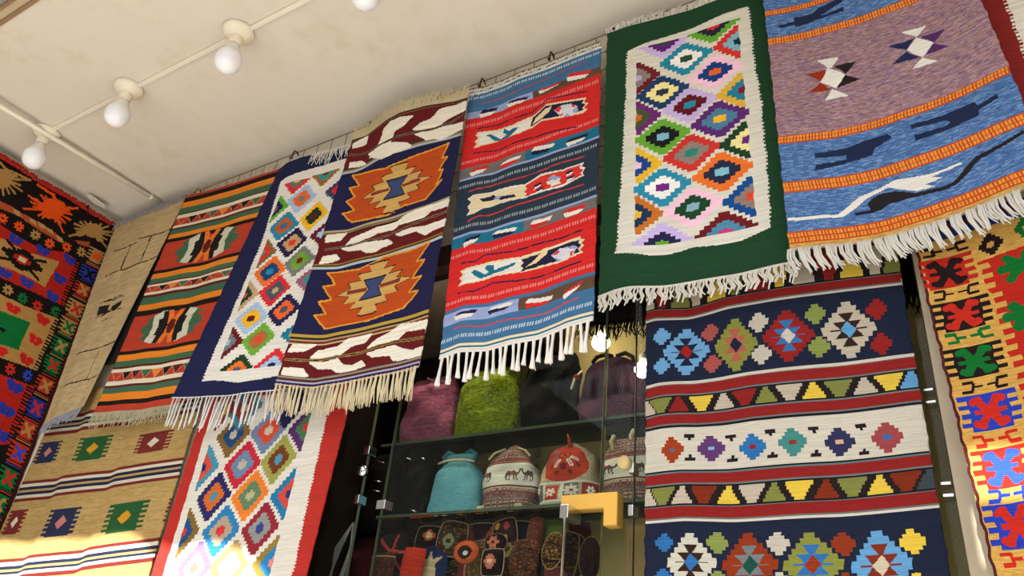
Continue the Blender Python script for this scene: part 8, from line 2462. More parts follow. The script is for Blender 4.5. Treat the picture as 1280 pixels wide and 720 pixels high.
# ---------------------------------------------------------------- ceiling lamps and wiring
def strip(name, a, b, w, h, m, label):
    o = empty(name, a); tag(o, label, 'conduit')
    d = Vector(b) - Vector(a); L = d.length
    bm = bmesh.new()
    if abs(d.x) > abs(d.y): box_bm(bm, 0, d.x, -w / 2, w / 2, -h, 0, .0015)
    else: box_bm(bm, -w / 2, w / 2, min(0, d.y), max(0, d.y), -h, 0, .0015)
    link('channel', mesh('channel', bm), m, o)
    return o
strip('conduit', (-3.06, -.553, ZC), (1.2, -.553, ZC), .016, .010, PVC, 'white wiring channel on the ceiling joining the row of lamp holders')
cd = empty('conduit', (-3.018, -.96, ZC - .045)); tag(cd, 'white round conduit pipe under the ceiling running to the back wall', 'conduit')
tube('pipe', [(0, 0, 0), (0, .955, .032)], .010, PVC, cd, 10, (0, 0, 0))
for y in (.14, .88):
    z = .032 * y / .955
    bm = bmesh.new(); tube_bm(bm, [(0, y - .006, z), (0, y + .006, z)], .0125, 10); box_bm(bm, -.005, .005, y - .006, y + .006, z + .008, .045)
    link('clip', mesh('clip', bm), PVC, cd)

def lamp(x, y, label):
    o = empty('ceiling_lamp', (x, y, ZC)); tag(o, label, 'lamp', 'unlit bulbs in a row on the porch ceiling')
    lathe('ceiling_rose', [(0, 0), (.050, 0), (.053, -.006), (.050, -.016), (.036, -.028), (.026, -.034), (0, -.034)], CREAM, o)
    lathe('lamp_holder', [(0, -.03), (.021, -.03), (.0225, -.036), (.0215, -.060), (.019, -.064), (0, -.064)], CREAM, o)
    b = empty('bulb', (0, 0, 0)); b.parent = o
    lathe('bulb_base', [(0, -.06), (.018, -.06), (.022, -.078), (.032, -.100), (.0385, -.112), (.0395, -.116), (0, -.116)], mat('bulb_plastic', 'e0ddd6', .4), b)
    lathe('bulb_globe', [(.0395, -.115), (.0425, -.126), (.0425, -.140), (.0385, -.156), (.030, -.169), (.016, -.178), (0, -.181)], FROST, b)
    return o
for x, y, l in ((-3.05, -.553, 'unlit round bulb nearest the left wall, beside the conduit pipe'), (-2.503, -.560, 'unlit round bulb in the middle of the three whole ceiling lamps'),
                (-1.912, -.560, 'unlit round bulb, rightmost of the three whole ceiling lamps'), (-1.335, -.553, 'unlit round bulb cut off by the top edge of the photo')):
    lamp(x, y, l)

# unseen blocker added off the porch roof edge, cut to shape the sun patches
ab = empty('sun_blocker', (-.2, -1.16, 3.1)); tag(ab, 'canvas added off the porch roof edge, unseen, to shape the sun patches', 'sun_blocker')
BLOCKER = mat('blocker_cloth', 'b8a888', .9, 0, .2, 30)
def blocker_panel(pts):
    bm = bmesh.new(); o = ab.location
    f = bm.faces.new([bm.verts.new((x - o.x, -1.165 - o.y, z - o.z)) for x, z in pts])
    g = bmesh.ops.extrude_face_region(bm, geom=[f])
    bmesh.ops.translate(bm, verts=[v for v in g['geom'] if isinstance(v, bmesh.types.BMVert)], vec=(0, .008, 0))
    bmesh.ops.recalc_face_normals(bm, faces=bm.faces)
    link('blocker_panel', mesh('blocker_panel', bm), BLOCKER, ab)
blocker_panel([(-2.55, 3.62), (-2.55, 3.56), (-2.42, 3.545), (-2.30, 3.52), (-2.21, 3.47), (-2.1, 3.45), (-2.0, 3.45), (-1.9, 3.46), (-1.78, 3.435), (-1.68, 3.38), (-1.56, 3.28), (-1.48, 3.23), (.03, 3.23), (.03, 3.62)])
box('blocker_panel', .03, XR, -1.165, -1.157, 3.451, 3.62, BLOCKER, ab)
box('blocker_panel', .03, XR, -1.165, -1.157, 3.12, 3.352, BLOCKER, ab)

# ---------------------------------------------------------------- shop front glass
def pane(name, x0, x1, z0, z1, y=.03, e0=True, e1=True):
    o = empty(name, ((x0 + x1) / 2, y, z0)); struct(o)
    box('pane', x0, x1, y, y + .008, z0, z1, GLASS, o)
    if e0: box('edge', x0 - .0014, x0, y - .0005, y + .0085, z0, z1, GLASS_E, o)
    if e1: box('edge', x1, x1 + .0014, y - .0005, y + .0085, z0, z1, GLASS_E, o)
    return o
w1 = pane('window_1', -1.755, -1.556, 0, 2.718, e0=False)
w2 = pane('window_2', -1.470, -.824, 1.992, 2.718)
w3 = pane('window_3', -.742, -.112, 0, 2.718, .034, True, False)
w4 = pane('window_4', -.818, -.748, 0, 2.718, .03, False, False)
d1 = pane('door_1', -1.470, -.824, .02, 1.984, .03, True, False)
# brass corner fitting and pull handle of the door
bm = bmesh.new()
out = [(-.912, 2.006), (-.770, 2.006), (-.770, 1.932), (-.803, 1.932), (-.803, 1.971), (-.912, 1.971)]
vsb = [bm.verts.new((x, 0, z)) for x, z in out]; fb = bm.faces.new(vsb)
gx = bmesh.ops.extrude_face_region(bm, geom=[fb])
bmesh.ops.translate(bm, verts=[v for v in gx['geom'] if isinstance(v, bmesh.types.BMVert)], vec=(0, .034, 0))
bmesh.ops.recalc_face_normals(bm, faces=bm.faces)
bmesh.ops.bevel(bm, geom=bm.edges[:], offset=.0015, segments=2, affect='EDGES')
pf = link('corner_fitting', mesh('corner_fitting', bm), BRASS, None, (0, -.002, 0))
pf.parent = d1; pf.location = (-d1.location.x, -.002 - d1.location.y + .012, -d1.location.z)
def chip(name, x0, x1, y0, y1, z0, z1, m, parent, bevel=.0015): return box(name, x0, x1, y0, y1, z0, z1, m, parent, bevel)
chip('handle_bracket', -.889, -.868, -.034, .03, 1.942, 1.972, CHROME, d1)
dl = d1.location
tube('handle', [(-.878 - dl.x, -.028 - dl.y, 1.955 - dl.z), (-.877 - dl.x, -.028 - dl.y, 1.15 - dl.z)], .0042, CHROME, d1, 12, (0, 0, 0))
# small chrome clips on the glass
for x, z, w, par in ((-1.552, 2.178, .02, w1), (-1.556, 2.04, .016, w1), (-1.466, 2.02, .03, w2), (-.742, 2.06, .012, w3), (-.742, 1.965, .012, w3), (-.124, 2.163, .02, w3), (-.123, 2.138, .02, w3), (-.122, 1.98, .02, w3), (-.121, 1.958, .02, w3)):
    chip('glass_clip', x - w / 2, x + w / 2, .018, .05, z - (.003 if x > -.2 else .012), z + (.003 if x > -.2 else .012), CHROME, par)
bm = bmesh.new(); lathe_bm(bm, [(0, 0), (.013, 0), (.0155, -.003), (.0155, -.016), (.013, -.02), (0, -.02)], 20)
kn = link('glass_knob', mesh('glass_knob', bm, True), mat('pale_knob', 'c9b27a', .4), w3); kn.rotation_euler.x = -math.pi / 2
kn.location = (-.757 - w3.location.x, .026 - w3.location.y, 2.072 - w3.location.z)
bm = bmesh.new(); lathe_bm(bm, [(0, 0), (.013, 0), (.016, -.003), (.016, -.012), (.010, -.018), (0, -.018)], 20)
kn = link('glass_knob', mesh('glass_knob', bm, True), CHROME, w1); kn.rotation_euler.x = -math.pi / 2
kn.location = (-1.552 - w1.location.x, .026 - w1.location.y, 2.118 - w1.location.z)

# glass shelves on brackets
def shelf(z, label, x0=-1.52, x1=-.72):
    o = empty('glass_shelf', ((x0 + x1) / 2, .25, z - .008)); tag(o, label, 'shelf')
    box('shelf_plate', x0, x1, .185, .325, z - .008, z, GLASS_S, o)
    box('shelf_edge', x0, x1, .1835, .185, z - .008, z, GLASS_E, o)
    box('shelf_edge', x0, x1, .325, .3265, z - .008, z, GLASS_E, o)
    for x in (x0 + .1, (x0 + x1) / 2, x1 - .06): box('bracket', x - .006, x + .006, .326, .349, z - .03, z + .004, CHROME, o)
shelf(2.259, 'upper glass shelf inside the shop carrying the plush bags', -1.655)
shelf(2.040, 'lower glass shelf inside the shop carrying the blue and camel bags', -1.625)
wc = box('dark_screen', -1.74, -1.13, .21, .36, 2.54, 2.895, mat('black_board', '120d0a', .9, spec=.05), bevel=.004); tag(wc, 'added dark cupboard under the shop ceiling above the mauve and green bags', 'screen_box')  # dark box added to hide the brightly lit back wall behind it
pn = box('cabinet', -.803, -.66, .13, .35, 0, 1.962, WOOD_K); tag(pn, 'brown laminate cabinet behind the brass door fitting', 'cabinet')
bd = empty('curtain', (-1.60, .354, 0)); tag(bd, 'dark curtain of cloth at the left end of the shop shelves', 'curtain')
bm = bmesh.new()
xs = np.linspace(-.15, .17, 33)
for a, b_ in zip(xs, xs[1:]):
    ya, yb = .003 * math.sin(a * 90), .003 * math.sin(b_ * 90)
    q = [bm.verts.new(v) for v in ((a, ya, .2), (b_, yb, .2), (b_, yb, 2.85), (a, ya, 2.85))]; bm.faces.new(q)
bmesh.ops.remove_doubles(bm, verts=bm.verts, dist=1e-5)
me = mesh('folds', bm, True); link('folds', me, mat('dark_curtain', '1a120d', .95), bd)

# ---------------------------------------------------------------- lit bulbs inside
def shop_bulb(x, y, z, r, label, s):
    o = empty('shop_bulb', (x, y, z)); tag(o, label, 'bulb')
    lathe('globe', [(0, -r)] + [(r * math.cos(a), r * math.sin(a)) for a in np.linspace(-1.4, 1.2, 12)] + [(r * .4, r * 1.05)], emit('lit_bulb_%d' % s, (1, .86, .62, 1), s), o)
    lathe('socket', [(0, r), (r * .45, r), (r * .45, r * 1.9), (0, r * 1.9)], CREAM, o)
    tube('flex', [(0, 0, r * 1.8), (.0, .02, r * 3), (.0, .04, 2.9 - z)], .0025, mat('black_flex', '151210', .6), o, 6, (0, 0, 0))
shop_bulb(-.962, .275, 2.530, .027, 'glowing round bulb above the purple backpack', 30)
shop_bulb(-.797, .20, 2.385, .022, 'glowing bulb half hidden by the left edge of the navy kilim', 28)

tl = empty('fill_light', (-1.33, .13, 2.86)); tag(tl, 'added fill light out of sight behind the wooden lintel, brightening the shelves', 'lamp')  # fill lamp added out of sight to brighten the bags inside
tube('fill_tube', [(-.36, 0, 0), (.36, 0, 0)], .013, emit('fill_glow', (1, .85, .66, 1), 150), tl, 12, (0, 0, 0))
box('fill_batten', -1.71, -.95, .115, .145, 2.872, 2.9, CREAM, tl)

# ---------------------------------------------------------------- bags
def bag_mesh(name, W, D, H, prof, bg, ops, seed=1, nx=120, ny=64, e=2.5, lump=.004, streak=.05, fuzz=0.0):
    im = weave(nx, ny, W * 2.2, H, bg, ops, seed, streak)
    U, V = np.meshgrid(np.linspace(0, 1, nx + 1), np.linspace(0, 1, ny + 1))
    h = 1 - V
    ph = (U - .5) * 2 * np.pi
    w = np.interp(h, [p[0] for p in prof], [p[1] for p in prof]); d = np.interp(h, [p[0] for p in prof], [p[2] for p in prof])
    sx = np.sign(np.sin(ph)) * np.abs(np.sin(ph)) ** (2 / e); cy = np.sign(np.cos(ph)) * np.abs(np.cos(ph)) ** (2 / e)
    rnd = np.random.RandomState(seed)
    l = lump * (np.sin(ph * 3 + h * 9 + seed) + np.sin(ph * 5 - h * 14 + 2 * seed) * .6) * np.clip((1 - np.abs(2 * h - 1)) * 4, 0, 1)
    if fuzz: l = l + rnd.normal(0, fuzz, U.shape)
    l[:, -1] = l[:, 0]
    X = (W / 2 * w + l) * sx; Y = -(D / 2 * d + l) * cy; Z = H * h
    P = np.stack([X, Y, Z], -1).reshape(-1, 3)
    idx = np.arange((nx + 1) * (ny + 1)).reshape(ny + 1, nx + 1)
    q = np.stack([idx[1:, :-1], idx[1:, 1:], idx[:-1, 1:], idx[:-1, :-1]], -1).reshape(-1, 4)
    return grid_mesh(name, P, q, im.reshape(-1, 3))

def bag(name, label, cat, x, y, z, W, D, H, prof, bg, ops=(), group=None, rz=0, **k):
    o = empty(name, (x, y, z)); tag(o, label, cat, group); o.rotation_euler.z = rz
    link('body', bag_mesh('body', W, D, H, prof, bg, list(ops), **k), FELT, o)
    return o
PIL = [(0, .0, .0), (.001, .86, .5), (.05, .98, .85), (.3, 1, 1), (.75, .93, .9), (.93, .84, .5), (.985, .78, .2), (1, .7, .05)]
m_ = bag('plush_bag', 'mauve plush bag leaning at the left end of the upper glass shelf', 'bag', -1.538, .26, 2.261, .202, .10, .235, PIL, '84465e', [('M', 0, 1, 3, ['9c6078', .4, '6a3850', .3])], seed=3, fuzz=.0003)
tube('strap', [(.09, -.03, .20), (.04, -.05, .19), (.0, -.045, .215)], .004, mat('mauve_strap', '5e3446', .9), m_, 6, (0, 0, 0))
g_ = bag('plush_bag', 'lime green shaggy bag in the middle of the upper glass shelf', 'bag', -1.318, .26, 2.261, .20, .10, .232, PIL, '6a7a14', [('M', 0, 1, 2, ['8a9a24', .4, '4a580c', .35])], seed=5, fuzz=.0006)
bm = bmesh.new(); rf = random.Random(11)
for k in range(1500):
    a = rf.uniform(-1.6, 1.6); hh = rf.uniform(.06, .98)
    w = np.interp(hh, [p[0] for p in PIL], [p[1] for p in PIL]); d = np.interp(hh, [p[0] for p in PIL], [p[2] for p in PIL])
    sx = math.copysign(abs(math.sin(a)) ** .8, math.sin(a)); cyv = abs(math.cos(a)) ** .8
    p = Vector((.106 * w * sx, -.05 * d * cyv, .232 * hh)); n = Vector((sx * .7, -cyv, 0)).normalized()
    e = p + n * rf.uniform(.004, .009) + Vector((rf.uniform(-.005, .005), 0, -rf.uniform(.004, .012)))
    t = Vector((.0012, 0, 0))
    bm.faces.new([bm.verts.new(p - t), bm.verts.new(p + t), bm.verts.new(e)])
stuff(link('pile', mesh('pile', bm), mat('lime_pile', '7a8c1c', .9, vary=.4), g_))
bag('plush_bag', 'black plush bag between the lime green bag and the purple backpack', 'bag', -1.110, .265, 2.261, .186, .10, .245, PIL, '0b0a0c', [('M', 0, 1, 2, ['141216', .4])], seed=7, fuzz=.0003)
RND = [(0, .0, .0), (.001, .96, .7), (.05, 1.0, .95), (.45, 1, 1), (.62, .97, .95), (.76, .86, .85), (.86, .70, .7), (.94, .48, .5), (1, .12, .12)]
p_ = bag('backpack', 'dark purple backpack with a handle loop under the glowing bulb', 'backpack', -.912, .262, 2.261, .190, .10, .205, RND, '2e1828', [('B', '4a2438', .66, 1.1), ('B', '22101c', .645, .665), ('M', .66, 1, 3, ['5c3048', .3]), ('M', 0, .64, 3, ['381e30', .3])], seed=9)
HM = mat('purple_strap', '1e1018', .9)
tube('handle', [(-.052, -.01, .172), (-.058, -.014, .196), (-.045, -.016, .208), (-.02, -.014, .212), (.0, -.01, .204)], .0065, HM, p_, 8, (0, 0, 0))
tube('handle', [(.012, -.01, .204), (.04, -.012, .208), (.062, -.012, .192), (.066, -.01, .165)], .0065, HM, p_, 8, (0, 0, 0))
tube('cord', [(-.085, -.03, .165), (-.097, -.045, .14), (-.104, -.05, .105)], .003, WHITE_Y, p_, 6, (0, 0, 0))
lathe('toggle', [(0, -.007), (.006, -.006), (.006, .006), (0, .007)], RED_Y, p_, (-.094, -.043, .142), 10)

# lower shelf
b_ = bag('handbag', 'small black bag with metal rings at the left end of the lower glass shelf', 'bag', -1.550, .262, 2.042, .10, .08, .185, PIL, '0d0d11', [], seed=2)
for dx, dz in ((-.02, .172), (.035, .168), (.03, .012)): tube('ring', [(dx - .016, -.045, dz), (dx, -.05, dz + .005), (dx + .016, -.045, dz - .001)], .0022, CHROME, b_, 6, (0, 0, 0))
DRAW = [(0, 0, 0), (.001, .93, .7), (.04, 1, .95), (.4, .96, 1), (.66, .84, .9), (.80, .62, .7), (.86, .46, .5), (.90, .50, .5), (.96, .60, .55), (1.0, .56, .2)]
bb = bag('drawstring_bag', 'plain turquoise drawstring bag on the lower glass shelf', 'bag', -1.394, .258, 2.042, .180, .10, .185, DRAW, '5f9aa6', [('M', 0, 1, 3, ['6aa6b0', .3, '548c9a', .25])], seed=4, fuzz=.0003, lump=.002, streak=.012)
TQ = mat('turquoise_cord', '2f7080', .9)
tube('drawstring', [(-.06, -.034, .152), (-.03, -.038, .157), (0, -.036, .159), (.04, -.036, .155), (.066, -.03, .15)], .0028, CREAM_Y, bb, 6, (0, 0, 0))
for s in (-1, 1): tube('loop', [(s * .015, -.012, .178), (s * .04, -.016, .19), (s * .058, -.014, .178), (s * .052, -.012, .155)], .006, TQ, bb, 8, (0, 0, 0))

def camel(u, v, s, f, col, saddle):
    """standing camel or elephant-like silhouette in bag coordinates"""
    q = lambda *xy: [c for i in range(0, len(xy), 2) for c in (u + f * xy[i] * s * .5, v + xy[i + 1] * s)]
    return [('P', col, q(-.36, -.10, -.2, -.26, -.05, -.14, .1, -.28, .28, -.12, .36, .0, .33, .14, .1, .12, -.2, .14, -.36, .08)),
            ('P', col, q(.28, -.08, .42, -.05, .5, -.22, .62, -.36, .78, -.34, .72, -.22, .6, -.2, .54, .02, .4, .12, .28, .08)),
            ('P', col, q(-.34, .05, -.22, .08, -.26, .3, -.2, .52, -.28, .52, -.36, .28)), ('P', col, q(-.12, .08, -.04, .08, -.1, .32, -.06, .52, -.13, .52, -.18, .3)),
            ('P', col, q(.14, .08, .22, .08, .18, .3, .24, .52, .16, .52, .1, .3)), ('P', col, q(.28, .05, .36, .02, .34, .28, .42, .52, .33, .52, .27, .3)),
            ('P', saddle, q(-.12, -.16, .12, -.22, .14, .08, -.12, .1))]
mr, cm_, gy = '6e4440', 'b8a890', '5c5864'
def folk(seed, figs):
    o = [('B', '74504c', 0, .30), ('M', 0, .30, 2, [cm_, .22, gy, .25, '8c3a34', .15])]
    for v in (.05, .10, .15, .20, .25): o.append(('S', cm_, v, v + .012, 0, 1, .02))
    o += [('B', '8c3a34', .29, .315), ('S', cm_, .315, .33, 0, 1, .015), ('B', mr, .33, .35), ('B', 'cdc6b8', .35, .66)]
    for u, f, sd in figs: o += camel(u, .50, .19, f, '554844', sd)
    o += [('B', mr, .66, .69), ('B', cm_, .69, .705), ('B', '74504c', .705, 1.0), ('M', .7, 1, 2, [cm_, .22, gy, .2])]
    for v, c in ((.72, cm_), (.755, mr), (.775, '8c3a34'), (.83, '5c6484'), (.845, 'a87c54'), (.89, cm_), (.92, mr), (.95, cm_)): o.append(('S', c, v, v + .018, 0, 1, .017 if c != '5c6484' else .05))
    return o
DOME = [(0, 0, 0), (.001, .9, .7), (.04, 1, .95), (.4, .96, 1), (.62, .88, .95), (.78, .72, .8), (.88, .5, .55), (.93, .26, .28), (.97, .2, .2), (1, .08, .08)]
e_ = bag('drawstring_bag', 'patterned drawstring bag with a white camel band, left of the red flowered bag', 'bag', -1.210, .258, 2.042, .176, .11, .195, DOME, '74504c', folk(1, [(.40, -1, '9a3a34'), (.54, 1, '9a3a34'), (.66, -1, '554844'), (.28, 1, '9a3a34')]), seed=6, nx=200, ny=110)
for s in (-1, 1):
    tube('cord', [(s * .02, -.02, .18), (s * .05, -.03, .168), (s * .068, -.03, .15)], .003, CREAM_Y, e_, 6, (0, 0, 0))
    tube('knot', [(s * .05, -.055, .008), (s * .07, -.058, .006)], .005, CREAM_Y, e_, 6, (0, 0, 0))
fl = [('B', 'a8997c', 0, .66), ('M', 0, .66, 3, ['8c7c5c', .35, 'c0b49a', .3]), ('O', 'a83a2a', .505, .36, .155, .30), ('B', 'cdc6b8', .66, .69)]
fl += [('B', '6c6a64', .69, .95, .30, .40), ('B', 'a83a2a', .72, .95, .42, .49), ('B', '6c6a64', .69, .95, .50, .58), ('B', '8c3a34', .69, .95, .60, .72), ('B', '3c6a9c', .60, .95, .24, .29), ('B', 'cdc6b8', .69, .95, .405, .415), ('B', 'cdc6b8', .69, .95, .495, .503), ('B', 'cdc6b8', .93, 1.1)]
fl += [('F', 'c8c0b0', .45, .82, .012, 6, 'a83a2a'), ('F', 'c8c0b0', .54, .80, .016, 8, 'a83a2a'), ('F', 'd8d0c0', .35, .76, .012, 6, '3c3c44'), ('F', 'd8d0c0', .66, .80, .012, 6, '3c3c44')]
for ang, c, ra, rb in ((25, 'd8d0c0', .5, 1), (62, 'd8d0c0', .5, 1), (118, 'd8d0c0', .5, 1), (165, '5c6878', .5, 1.15), (205, '5c6878', .6, 1), (90, '6c241c', .8, 1.1), (40, '6c241c', 1.2, 1.4), (140, '6c241c', 1.2, 1.4), (75, '6c241c', 1.35, 1.5), (105, '6c241c', 1.35, 1.5)):
    ca, sa = math.cos(math.radians(ang)) * .075, math.sin(math.radians(ang)) * .19
    fl.append(('L', c, .0075, [.505 + ca * ra, .27 + sa * ra, .505 + ca * rb, .27 + sa * rb]))
    if c != '6c241c': fl.append(('L', 'a83a2a', .002, [.505 + ca * ra, .27 + sa * ra, .505 + ca * rb, .27 + sa * rb]))
fl += [('O', '6c241c', .505, .27, .030, .065), ('F', 'b8402c', .505, .27, .010, 8, '3c1410')]
f_ = bag('drawstring_bag', 'cream patterned bag with a big red flowered oval, above the brass fitting', 'bag', -1.024, .258, 2.045, .176, .11, .180, DOME, 'a8997c', fl, seed=8, nx=200, ny=110)
tube('knot', [(0, -.02, .168), (.004, -.035, .182), (-.004, -.03, .196)], [.006, .004, .002], mat('red_cord', 'a83a2a', .9), f_, 6, (0, 0, 0))
c_ = bag('drawstring_bag', 'patterned drawstring bag with a white camel band, behind the pale glass knob', 'bag', -.842, .258, 2.045, .172, .11, .170, [(0, 0, 0), (.001, .9, .7), (.04, 1, .95), (.5, .97, 1), (.75, .9, .9), (.88, .82, .8), (.95, .8, .7), (1, .7, .2)], '74504c', folk(2, [(.41, 1, '9a3a34'), (.55, -1, '554844'), (.68, 1, '9a3a34')]), seed=12, nx=200, ny=110)
for x, zz in ((-.045, .168), (.01, .178)):
    tube('cord', [(x, -.03, zz - .035), (x - .004, -.04, zz - .01), (x + .002, -.036, zz + .008)], [.005, .006, .005], CREAM_Y, c_, 6, (0, 0, 0))

# ---------------------------------------------------------------- small embroidered bags below the lower shelf
def pouch(px, pz, w, h, bg, ops, label, rot=0, y=.235, d=.03, piping=None, rnd=.5, strap=None, group=None):
    n = 26
    A, B = np.meshgrid(np.linspace(-1, 1, n + 1), np.linspace(1, -1, n + 1))
    X = A * np.sqrt(1 - .5 * rnd * B ** 2) * w / 2; Z = B * np.sqrt(1 - .5 * rnd * A ** 2) * h / 2
    Y = -d * (1 - np.abs(A) ** 4) * (1 - np.abs(B) ** 4)
    f = np.stack([X, Y, Z], -1).reshape(-1, 3); k = f.copy(); k[:, 1] *= -.8
    idx = np.arange((n + 1) ** 2).reshape(n + 1, n + 1)
    q = np.stack([idx[1:, :-1], idx[1:, 1:], idx[:-1, 1:], idx[:-1, :-1]], -1).reshape(-1, 4)
    im = weave(n, n, w, h, bg, ops, int(px * -97) + 1, .08).reshape(-1, 3)
    o = empty('embroidered_pouch', (px, y, pz)); tag(o, label, 'pouch', group); o.rotation_euler.y = rot
    link('body', grid_mesh('body', np.concatenate([f, k]), np.concatenate([q, q[:, ::-1] + (n + 1) ** 2]), np.concatenate([im, im * .6])), FELT, o)
    if piping:
        a = np.linspace(0, 2 * np.pi, 40)
        r = 1 / np.maximum(np.abs(np.cos(a)), np.abs(np.sin(a))); aa = np.cos(a) * r; bb_ = np.sin(a) * r
        pts = [(x * math.sqrt(1 - .5 * rnd * z * z) * w / 2, -.001, z * math.sqrt(1 - .5 * rnd * x * x) * h / 2) for x, z in zip(aa, bb_)]
        tube('piping', pts, .0013, mat('piping_' + piping, piping, .8), o, 5, (0, 0, 0))
    if strap:
        tube('strap', [(-w * .35, .0, h * .35), (-w * .5, .01, h * .9), (0, .02, h * 1.35), (w * .45, .01, h * .9), (w * .35, 0, h * .35)], .0025, mat('strap_' + strap, strap, .9), o, 5, (0, 0, 0))
    return o
EMB = lambda *c: [('M', 0, 1, 2, [x for k in c for x in (k, .22)])]
GOLD = EMB('8c7440', '5c2c1c', '2c2820')
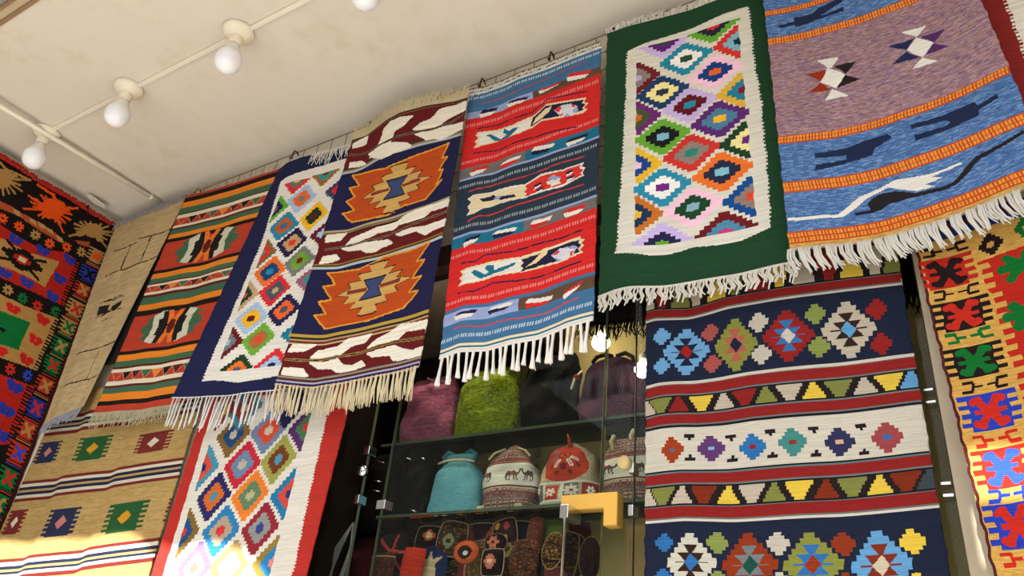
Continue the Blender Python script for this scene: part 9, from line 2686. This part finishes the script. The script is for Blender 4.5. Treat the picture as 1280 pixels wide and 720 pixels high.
POUCH = [
    (-1.484, 1.907, 0.079, 0.09, 'a02a18', [], 'plain red square pouch with a black tab, below the small black bag', dict(rnd=0.2, rot=0.1, y=0.21, d=0.016)),
    (-1.592, 1.95, 0.116, 0.111, '1c1418', [('L','a83c34',.008,[.1,.1,.5,.5]),('L','a83c34',.008,[.5,.5,.2,.95]),('L','a83c34',.008,[.5,.5,.95,.6]),('L','a83c34',.008,[.75,.1,.6,.5]),('L','a83c34',.008,[.6,.55,.8,.98])], 'dark pouch with pinkish red braided straps, left of the plain red pouch', dict(rot=-0.1, y=0.244, d=0.016)),
    (-1.49, 1.986, 0.105, 0.084, '120c0c', [('D',.55,.35,.2,.2,3,['b4542c',1.0,'c8b48c',.5])], 'black pouch with an orange square motif and pale piping', dict(piping='a08a78', rot=0.1, y=0.278, d=0.016)),
    (-1.384, 1.98, 0.103, 0.097, '2c1c14', GOLD+[('D',.5,.6,.2,.2,3,['6c7454',1.0,'2c1c14',.4])], 'brown gold patterned pouch under the turquoise drawstring bag', dict(piping='a07c68', rot=0.15, y=0.244, d=0.016)),
    (-1.306, 1.934, 0.081, 0.061, 'b4502c', [('O','2a1a1a',.55,.55,.28,.3),('O','c8c0b8',.6,.6,.1,.1)], 'small orange pouch with a dark round eye', dict(rnd=1.0, piping='7c3424', y=0.21, d=0.016)),
    (-1.307, 1.977, 0.138, 0.102, '241820', [('P','8c3c2c',[.0,0,.5,1,1,0,.8,0,.5,.75,.2,0])], 'dark pouch with a maroon pointed flap below the camel bag', dict(piping='b4a088', rot=0.05, y=0.278, d=0.016)),
    (-1.21, 1.988, 0.077, 0.079, '241a1c', [('O','a8702c',.3,.25,.13,.12),('O','8c3034',.68,.32,.12,.15),('O','a88a2c',.55,.72,.15,.11)], 'black pouch embroidered with yellow and pink flowers', dict(piping='b4805c', rot=-0.2, y=0.244, d=0.016)),
    (-1.183, 1.968, 0.097, 0.12, '1a2430', [('B','b4502c',0,1,0,.2)], 'slate blue pouch with an orange side band', dict(piping='b4a088', rot=0.1, y=0.278, d=0.016)),
    (-1.118, 1.972, 0.05, 0.111, '5c3024', EMB('7c4434','3c1c18'), 'rust brown patterned strip of a bag beside the slate blue pouch', dict(rot=0.12, rnd=0.4, y=0.244, d=0.016)),
    (-1.086, 1.973, 0.101, 0.11, '4c5a28', [], 'olive green bag top above the gold embroidered pouch', dict(rot=0.1, y=0.278, d=0.016)),
    (-1.04, 1.93, 0.06, 0.091, '3c2818', EMB('b48c3c','8c5c24','201410')+[('B','1c1210',.3,.36),('B','1c1210',.78,.84)], 'gold embroidered oval pouch in front of the olive green bag', dict(rnd=1.0, piping='a08c50', rot=0.2, y=0.21, d=0.016)),
    (-1.281, 1.922, 0.073, 0.101, '4c3c20', GOLD, 'upright gold patterned pouch beside the pink medallion pouch', dict(piping='8c8060', rot=0.05, y=0.244, d=0.016)),
    (-1.218, 1.905, 0.07, 0.07, '140e0e', [('D',.5,.5,.28,.28,3,['b46450',1.0,'c8a084',.4])], 'black square pouch with a pink diamond medallion', dict(piping='b49078', rnd=0.3, y=0.21, d=0.016)),
    (-1.225, 1.958, 0.072, 0.051, '1c1014', [('F','b4644c',.5,.5,.02,6,'2c1414')], 'black half round pouch with a small pink flower', dict(piping='8c6858', rnd=1.0, y=0.227, d=0.016)),
    (-1.189, 1.922, 0.07, 0.1, '2c1c14', GOLD+[('D',.5,.3,.3,.2,3,['8c7c44',1.0,'3c2c1c',.5])], 'brown pouch with a gold diamond above a floral base', dict(piping='94705c', rot=-0.1, y=0.244, d=0.016)),
    (-1.123, 1.913, 0.086, 0.096, '3c2018', EMB('a04c28','1c1814','6c4c34'), 'rust flowered pouch below the orange banded pouch', dict(rot=0.1, y=0.21, d=0.016)),
    (-1.12, 1.911, 0.061, 0.084, '141a22', [('B','4c3424',0,1,.2,.28),('B','4c3424',0,1,.5,.58),('B','3c4c54',0,1,.8,.86)], 'navy striped pouch below the rust brown strip', dict(y=0.278, rnd=0.4, d=0.016)),
    (-1.402, 1.913, 0.128, 0.09, '14100c', EMB('a88c54','6c4424','14100c'), 'black pouch covered in gold flowers, centre bottom', dict(rot=-0.1, y=0.278, d=0.016)),
    (-1.44, 1.911, 0.101, 0.105, '182448', [('P','a89470',[.25,1,.3,.5,.1,.3,.4,.4,.5,.15,.6,.4,.9,.3,.7,.5,.75,1])], 'deep blue pouch with a tan palm motif', dict(y=0.244, d=0.016)),
    (-1.343, 1.901, 0.082, 0.061, '5c2420', [('B','94705c',0,1,.45,.52)], 'maroon pouch with one pale stripe at the bottom of the shelf', dict(y=0.278, rnd=0.4, d=0.016)),
    (-1.046, 1.987, 0.123, 0.082, '3c0e10', [], 'dark red cloth bag under the brass fitting', dict(y=0.31, d=0.016)),
    (-1.02, 1.927, 0.07, 0.115, '180e0c', EMB('5c3c20'), 'dark pouch with thin gold outline right of the olive bag', dict(piping='6c5434', rot=0.1, y=0.244, d=0.016)),
    (-1.005, 1.931, 0.052, 0.107, '1c100e', [], 'dark arched pouch outlined in gold behind the door handle', dict(piping='6c5434', rnd=1.0, y=0.278, d=0.016)),
    (-0.934, 1.908, 0.061, 0.106, '160c0e', EMB('3c1c18'), 'dark arched pouch outlined in gold beside the laminate cabinet', dict(piping='6c5434', rnd=1.0, y=0.21, d=0.016)),
    (-1.044, 1.885, 0.077, 0.051, '6c3034', [('B','94605c',.3,.36)], 'dusty pink pouch below the gold oval pouch', dict(y=0.244, d=0.016)),
    (-1.594, 1.894, 0.092, 0.095, '2c1812', EMB('7c2c20','4c2c1c')+[('B','948464',.1,.14),('B','948464',.86,.9)], 'brown banded pouch at the far left of the hanging pouches', dict(rnd=0.2, y=0.21, d=0.016)),
    (-1.624, 1.99, 0.16, 0.076, '14100e', EMB('3c342c'), 'black beaded pouch under the small black bag', dict(y=0.278, d=0.016)),
    (-1.186, 1.884, 0.096, 0.074, '241410', EMB('6c3420','8c7454'), 'brown embroidered pouch cut by the bottom edge, centre', dict(y=0.278, d=0.016))]
for a in POUCH: pouch(*a[:7], **a[7])
# dark things at the left end
hb = bag('handbag', 'dark brown leather bag with zips hanging left of the small black bag', 'bag', -1.695, .27, 2.02, .12, .08, .24, PIL, '120d0a', [], seed=14)
for z in (.10, .13, .19): tube('zip', [(-.04, -.047, z), (0, -.05, z + .012), (.03, -.046, z + .006)], .0018, CHROME, hb, 5, (0, 0, 0))
mb = bag('handbag', 'dark maroon cloth bag hanging at the bottom left behind the glass', 'bag', -1.705, .27, 1.74, .13, .09, .26, PIL, '2c0f12', [('M', 0, 1, 3, ['3c1418', .3])], seed=15)
cb = empty('cable_coil', (-1.63, .10, 1.98)); tag(cb, 'loop of pale grey cable hanging beside the red bordered diamond rug', 'cable')
CABLE = mat('grey_cable', '707274', .5)
for k in range(4):
    o_ = .012 * k
    tube('cable_loop', [(0, 0, .02), (-.025 - o_ * .6, -.004, -.05), (-.055 + o_ * .5, -.006, -.16), (-.075 + o_, -.006, -.26), (-.045 + o_, -.008, -.33), (-.02 + o_ * .6, -.006, -.26), (-.012 + o_ * .4, -.004, -.14), (.006, 0, -.05), (0, 0, .02)], .0024, CABLE, cb, 6, (0, 0, 0))
